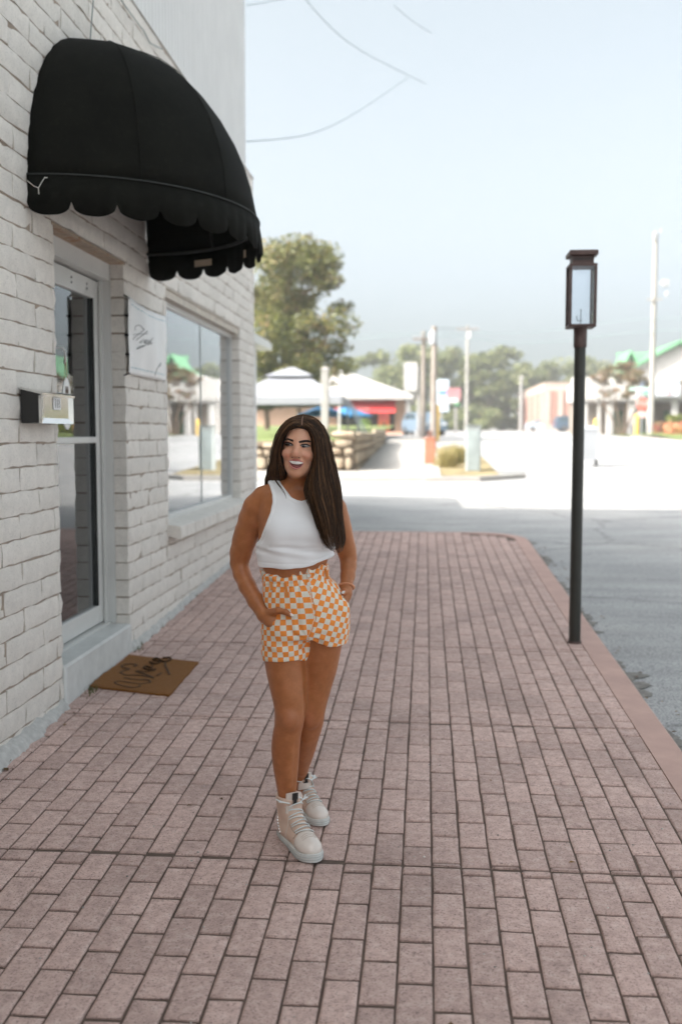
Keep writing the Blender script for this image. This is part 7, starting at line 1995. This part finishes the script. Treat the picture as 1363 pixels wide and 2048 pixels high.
def make_shoe(name, label, heel, toe, ankle, side):
    """built along +x (toe), z up, then set on the ground; side=+1: studs on the +y side"""
    heel, toe = Vector(heel), Vector(toe)
    d = toe - heel; L_ = d.length; d.normalize()
    k = L_ / .262
    M = Matrix.Translation(heel) @ Vector((1, 0, 0)).rotation_difference(d).to_matrix().to_4x4() @ Matrix.Scale(k, 4)
    Mi = M.inverted(); ak = Mi @ Vector(ankle)            # where the leg enters
    root = pp_(empty(name, (0, 0, 0))) if False else None
    xs = [.262 * .5 * (1 - math.cos(math.pi * i / 26)) for i in range(27)]
    outline = [(x, sole_half(x)) for x in xs] + [(x, -sole_half(x)) for x in reversed(xs[1:-1])]
    def rise(x): return .006 * max(0, (x - .2) / .06) ** 2
    mb = MB()
    mb.rings([[(x * 1 if z else x, y * s, z + rise(x)) for x, y in outline] for z, s in ((.0, .94), (.004, 1.0), (.021, 1.0), (.025, .97))])
    mb.xform(M); sole = pp_(mb.build(name, M_sole, smooth=45)); sole.name = name
    if label: sole['label'] = label
    mb = MB()
    for z in (.008, .016):
        pts = [(x, y * 1.012, z + rise(x)) for x, y in outline]
        mb.tube([M @ Vector(p) for p in pts + pts[:1]], .0012, 4, cap=False)
    par(pp_(mb.build('sole_groove', mat('sole_line', (.40, .43, .42, 1), .8))), sole)
    f = Field((-.03, -.07, .015), (.28, .07, .21), .0028)
    f.loft([(.052, 0, .022, .05, .036), (.050, 0, .06, .047, .035), (.046 + .5 * (ak.x - .05), .5 * ak.y, .10, .047, .038), (ak.x, ak.y, .140, .050, .0425), (ak.x, ak.y, .150, .051, .0435)], .015)
    f.cone((.05, 0, .046), (.175, 0, .038), .0335, .031, .02)
    f.cone((.075, 0, .092), (.165, 0, .054), .028, .022, .02)
    f.ell((.20, 0, .034), (.053, .0405, .030), .02)
    f.ell((.11, 0, .035), (.09, .034, .03), .02)
    f.F = np.maximum(f.F, np.broadcast_to((.0235 + 0 * f.ax[2] - f.ax[2])[None, None, :], f.F.shape))
    fc_ = Field((-.03, -.07, .015), (.28, .07, .21), .0028)
    fc_.cone((ak.x, ak.y, .14), (ak.x, ak.y, .2), .034, .040, .01)
    f.F = np.maximum(f.F, -fc_.F)
    V, Q = f.mesh(2)
    loc = V.copy()
    bv = BVHTree.FromPolygons([tuple(v) for v in V], [tuple(q) for q in Q])
    W = V @ np.array(M.to_3x3()).T + np.array(M.translation)
    me = np_mesh('upper', W, Q, [M_leatherw, M_toe, M_heel])
    c = loc[Q].mean(1)
    mi = np.where((c[:, 0] > .172) & (c[:, 2] > .02), 1, 0); mi = np.where((c[:, 0] < .030) & (c[:, 2] < .085) & (c[:, 2] > .03), 2, mi)
    me.polygons.foreach_set('material_index', mi.astype(np.int32))
    par(pp_(link_mesh('upper', me)), sole)
    # tongue standing above the laces, with its black stripe
    a0, a1 = Vector((ak.x + .047, ak.y, .130)), Vector((ak.x + .050, ak.y, .174)); print('ankle', tuple(ak))
    def tong(w0, w1, t, z0=0., z1=1., lift=0.):
        m2 = MB(); rs = []
        for q in (z0, (z0 + z1) / 2, z1):
            p = a0.lerp(a1, q); w = .5
            rs.append([(p.x + lift - 16 * y * y, p.y + y, p.z - 9 * y * y) for y in np.linspace(w0, w1, 7)] + [(p.x + lift - t - 16 * y * y, p.y + y, p.z - 9 * y * y) for y in np.linspace(w1, w0, 7)])
        m2.rings(rs); m2.xform(M); return m2
    par(pp_(tong(-.026, .026, .008, -.5, 1).build('tongue', M_toe, smooth=45)), sole)
    par(pp_(tong(-.0075, .0045, .004, .12, .99, .0035).build('stripe', M_stripe)), sole)
    for e in (-.0105, .007): par(pp_(tong(e, e + .0014, .004, .12, .99, .0033).build('stripe', M_stripe)), sole)
    # laces: eight crossings up the instep
    n = 9
    def drop(x, y, lift=.002):
        t = min(max((x - .085) / .09, 0), 1)
        dr = Vector((-.75 + .45 * t, 0, -.65 - .25 * t)).normalized()
        o = Vector((x, y, .05 + .10 * (1 - t))) - dr * .12
        h, nn, i, tt = bv.ray_cast(o, dr, .3)
        return (h + nn * lift) if h is not None else None
    for i in range(n):
        t = i / (n - 1)
        cx_ = .168 - .088 * t; zc = .068 + .070 * t
        w = .024 + .003 * (1 - t) - .002 * t
        for s in (1,):
            pts = []
            for q in np.linspace(-1, 1, 9):
                o = Vector((cx_ + .12, q * w, zc + .12 + .0045 * q * (1 if i % 2 else -1)))
                h, nn, ii, tt = bv.ray_cast(o, Vector((-.7, 0, -.714)).normalized(), .4)
                if h is not None: pts.append(M @ (h + nn * (.0025 + .0015 * (1 - q * q))))
            if len(pts) > 4:
                mb = MB(); mb.tube(pts, .0047, 6, flat=.5); par(pp_(mb.build('lace', M_lace, smooth=True)), sole)
    zt = .142
    for s in (-1, 1):
        mb = MB(); p0 = Vector((ak.x + .047, ak.y + s * .018, .140)); p1 = Vector((ak.x + .03, ak.y + s * .040, .142)); p2 = Vector((ak.x + .012, ak.y + s * .052, .146)); mb.tube([M @ p0, M @ p1, M @ p2], [.0042, .0046, .0036], 6, flat=.6)
        mb.tube([M @ p1, M @ (p1 + Vector((.004, s * .012, .004)))], [.0045, .0028], 6); par(pp_(mb.build('lace_bow', M_lace, smooth=True)), sole)
    # studs in a line from collar to sole on the outer side
    for i in range(11):
        t = i / 10
        o = Vector((-.004 + .068 * t ** 1.1, side * .12, .104 - .070 * t)); h, nn, ii, tt = bv.ray_cast(o, Vector((.10 * (1 - t), -side, 0)).normalized(), .3)
        if h is None: continue
        mb = MB(); mb.lathe((0, 0, 0), [(.0001, -.001), (.0042, -.0005), (.0035, .0026), (.0001, .0040)], 8); mb.xform(M @ Matrix.Translation(h) @ Vector((0, 0, 1)).rotation_difference(nn).to_matrix().to_4x4())
        par(pp_(mb.build('stud', M_stud, smooth=True)), sole)
    # toe cap seam, eyelet panel edges and a dark foxing line
    m_seam = mat('shoe_seam', (.40, .30, .24, 1), .8)
    def over(path, r, m, nm):
        q = []
        for (x, y) in path:
            h, nn, ii, tt = bv.ray_cast(Vector((x + .06 * (1 if x < .15 else 0), y, .25)), Vector((-.06 * (1 if x < .15 else 0), 0, -.25)).normalized(), .4)
            if h is not None: q.append(M @ (h + nn * .0005))
        if len(q) > 3: m2 = MB(); m2.tube(q, r, 5); par(pp_(m2.build(nm, m, smooth=True)), sole)
    over([(.176 - .010 * (y / .03) ** 2, y) for y in np.linspace(-.036, .036, 15)], .0011, m_seam, 'toe_seam')
    for s in (-1, 1): over([(.172 - .085 * t, s * (.0265 + .002 * math.sin(3 * t))) for t in np.linspace(0, 1, 14)], .0012, m_seam, 'eyelet_edge')
    for xx in (.190, .197, .204): over([(xx + .004 * (y / .03) ** 2, y) for y in np.linspace(-.024, .024, 9)], .0006, m_seam, 'toe_crease')
    # stitching along the side panel
    pts = []
    for t in np.linspace(0, 1, 12):
        o = Vector((.085 + .05 * t - .03 * t * t, side * .12, .125 - .092 * t)); h, nn, ii, tt = bv.ray_cast(o, Vector((0, -side, 0)), .3)
        if h is not None: pts.append(M @ (h + nn * .0004))
    if len(pts) > 3:
        mb = MB(); mb.tube(pts, .0011, 5); par(pp_(mb.build('stitching', M_toe, smooth=True)), sole)
    return sole
make_shoe('shoe', None, (-0.5514, 3.8080, 0.0003), (-0.3887, 3.5422, -0.0088), (-0.5209, 3.7480, 0.0741), -1)
make_shoe('shoe', None, (-0.5324, 4.0958, 0.0101), (-0.3933, 3.8622, 0.0021), (-0.5043, 4.0100, 0.1097), -1)

# ================================================================== HAZE VOLUME ADDED FOR THE GLARE PALING THE FAR STREET
hz_m = bpy.data.materials.new('haze'); hz_m.use_nodes = True
ht = hz_m.node_tree; ht.nodes.remove(ht.nodes['Principled BSDF'])
pv = ht.nodes.new('ShaderNodeVolumePrincipled')
pv.inputs['Color'].default_value = (.93, .95, .96, 1)
pv.inputs['Density'].default_value = .0013
pv.inputs['Anisotropy'].default_value = .2
ht.links.new(pv.outputs[0], ht.nodes['Material Output'].inputs['Volume'])
mb = MB(); mb.box((-620, -70, -2.0), (620, 1600, 16.0))
hz = mb.build('haze', hz_m, kind='stuff')
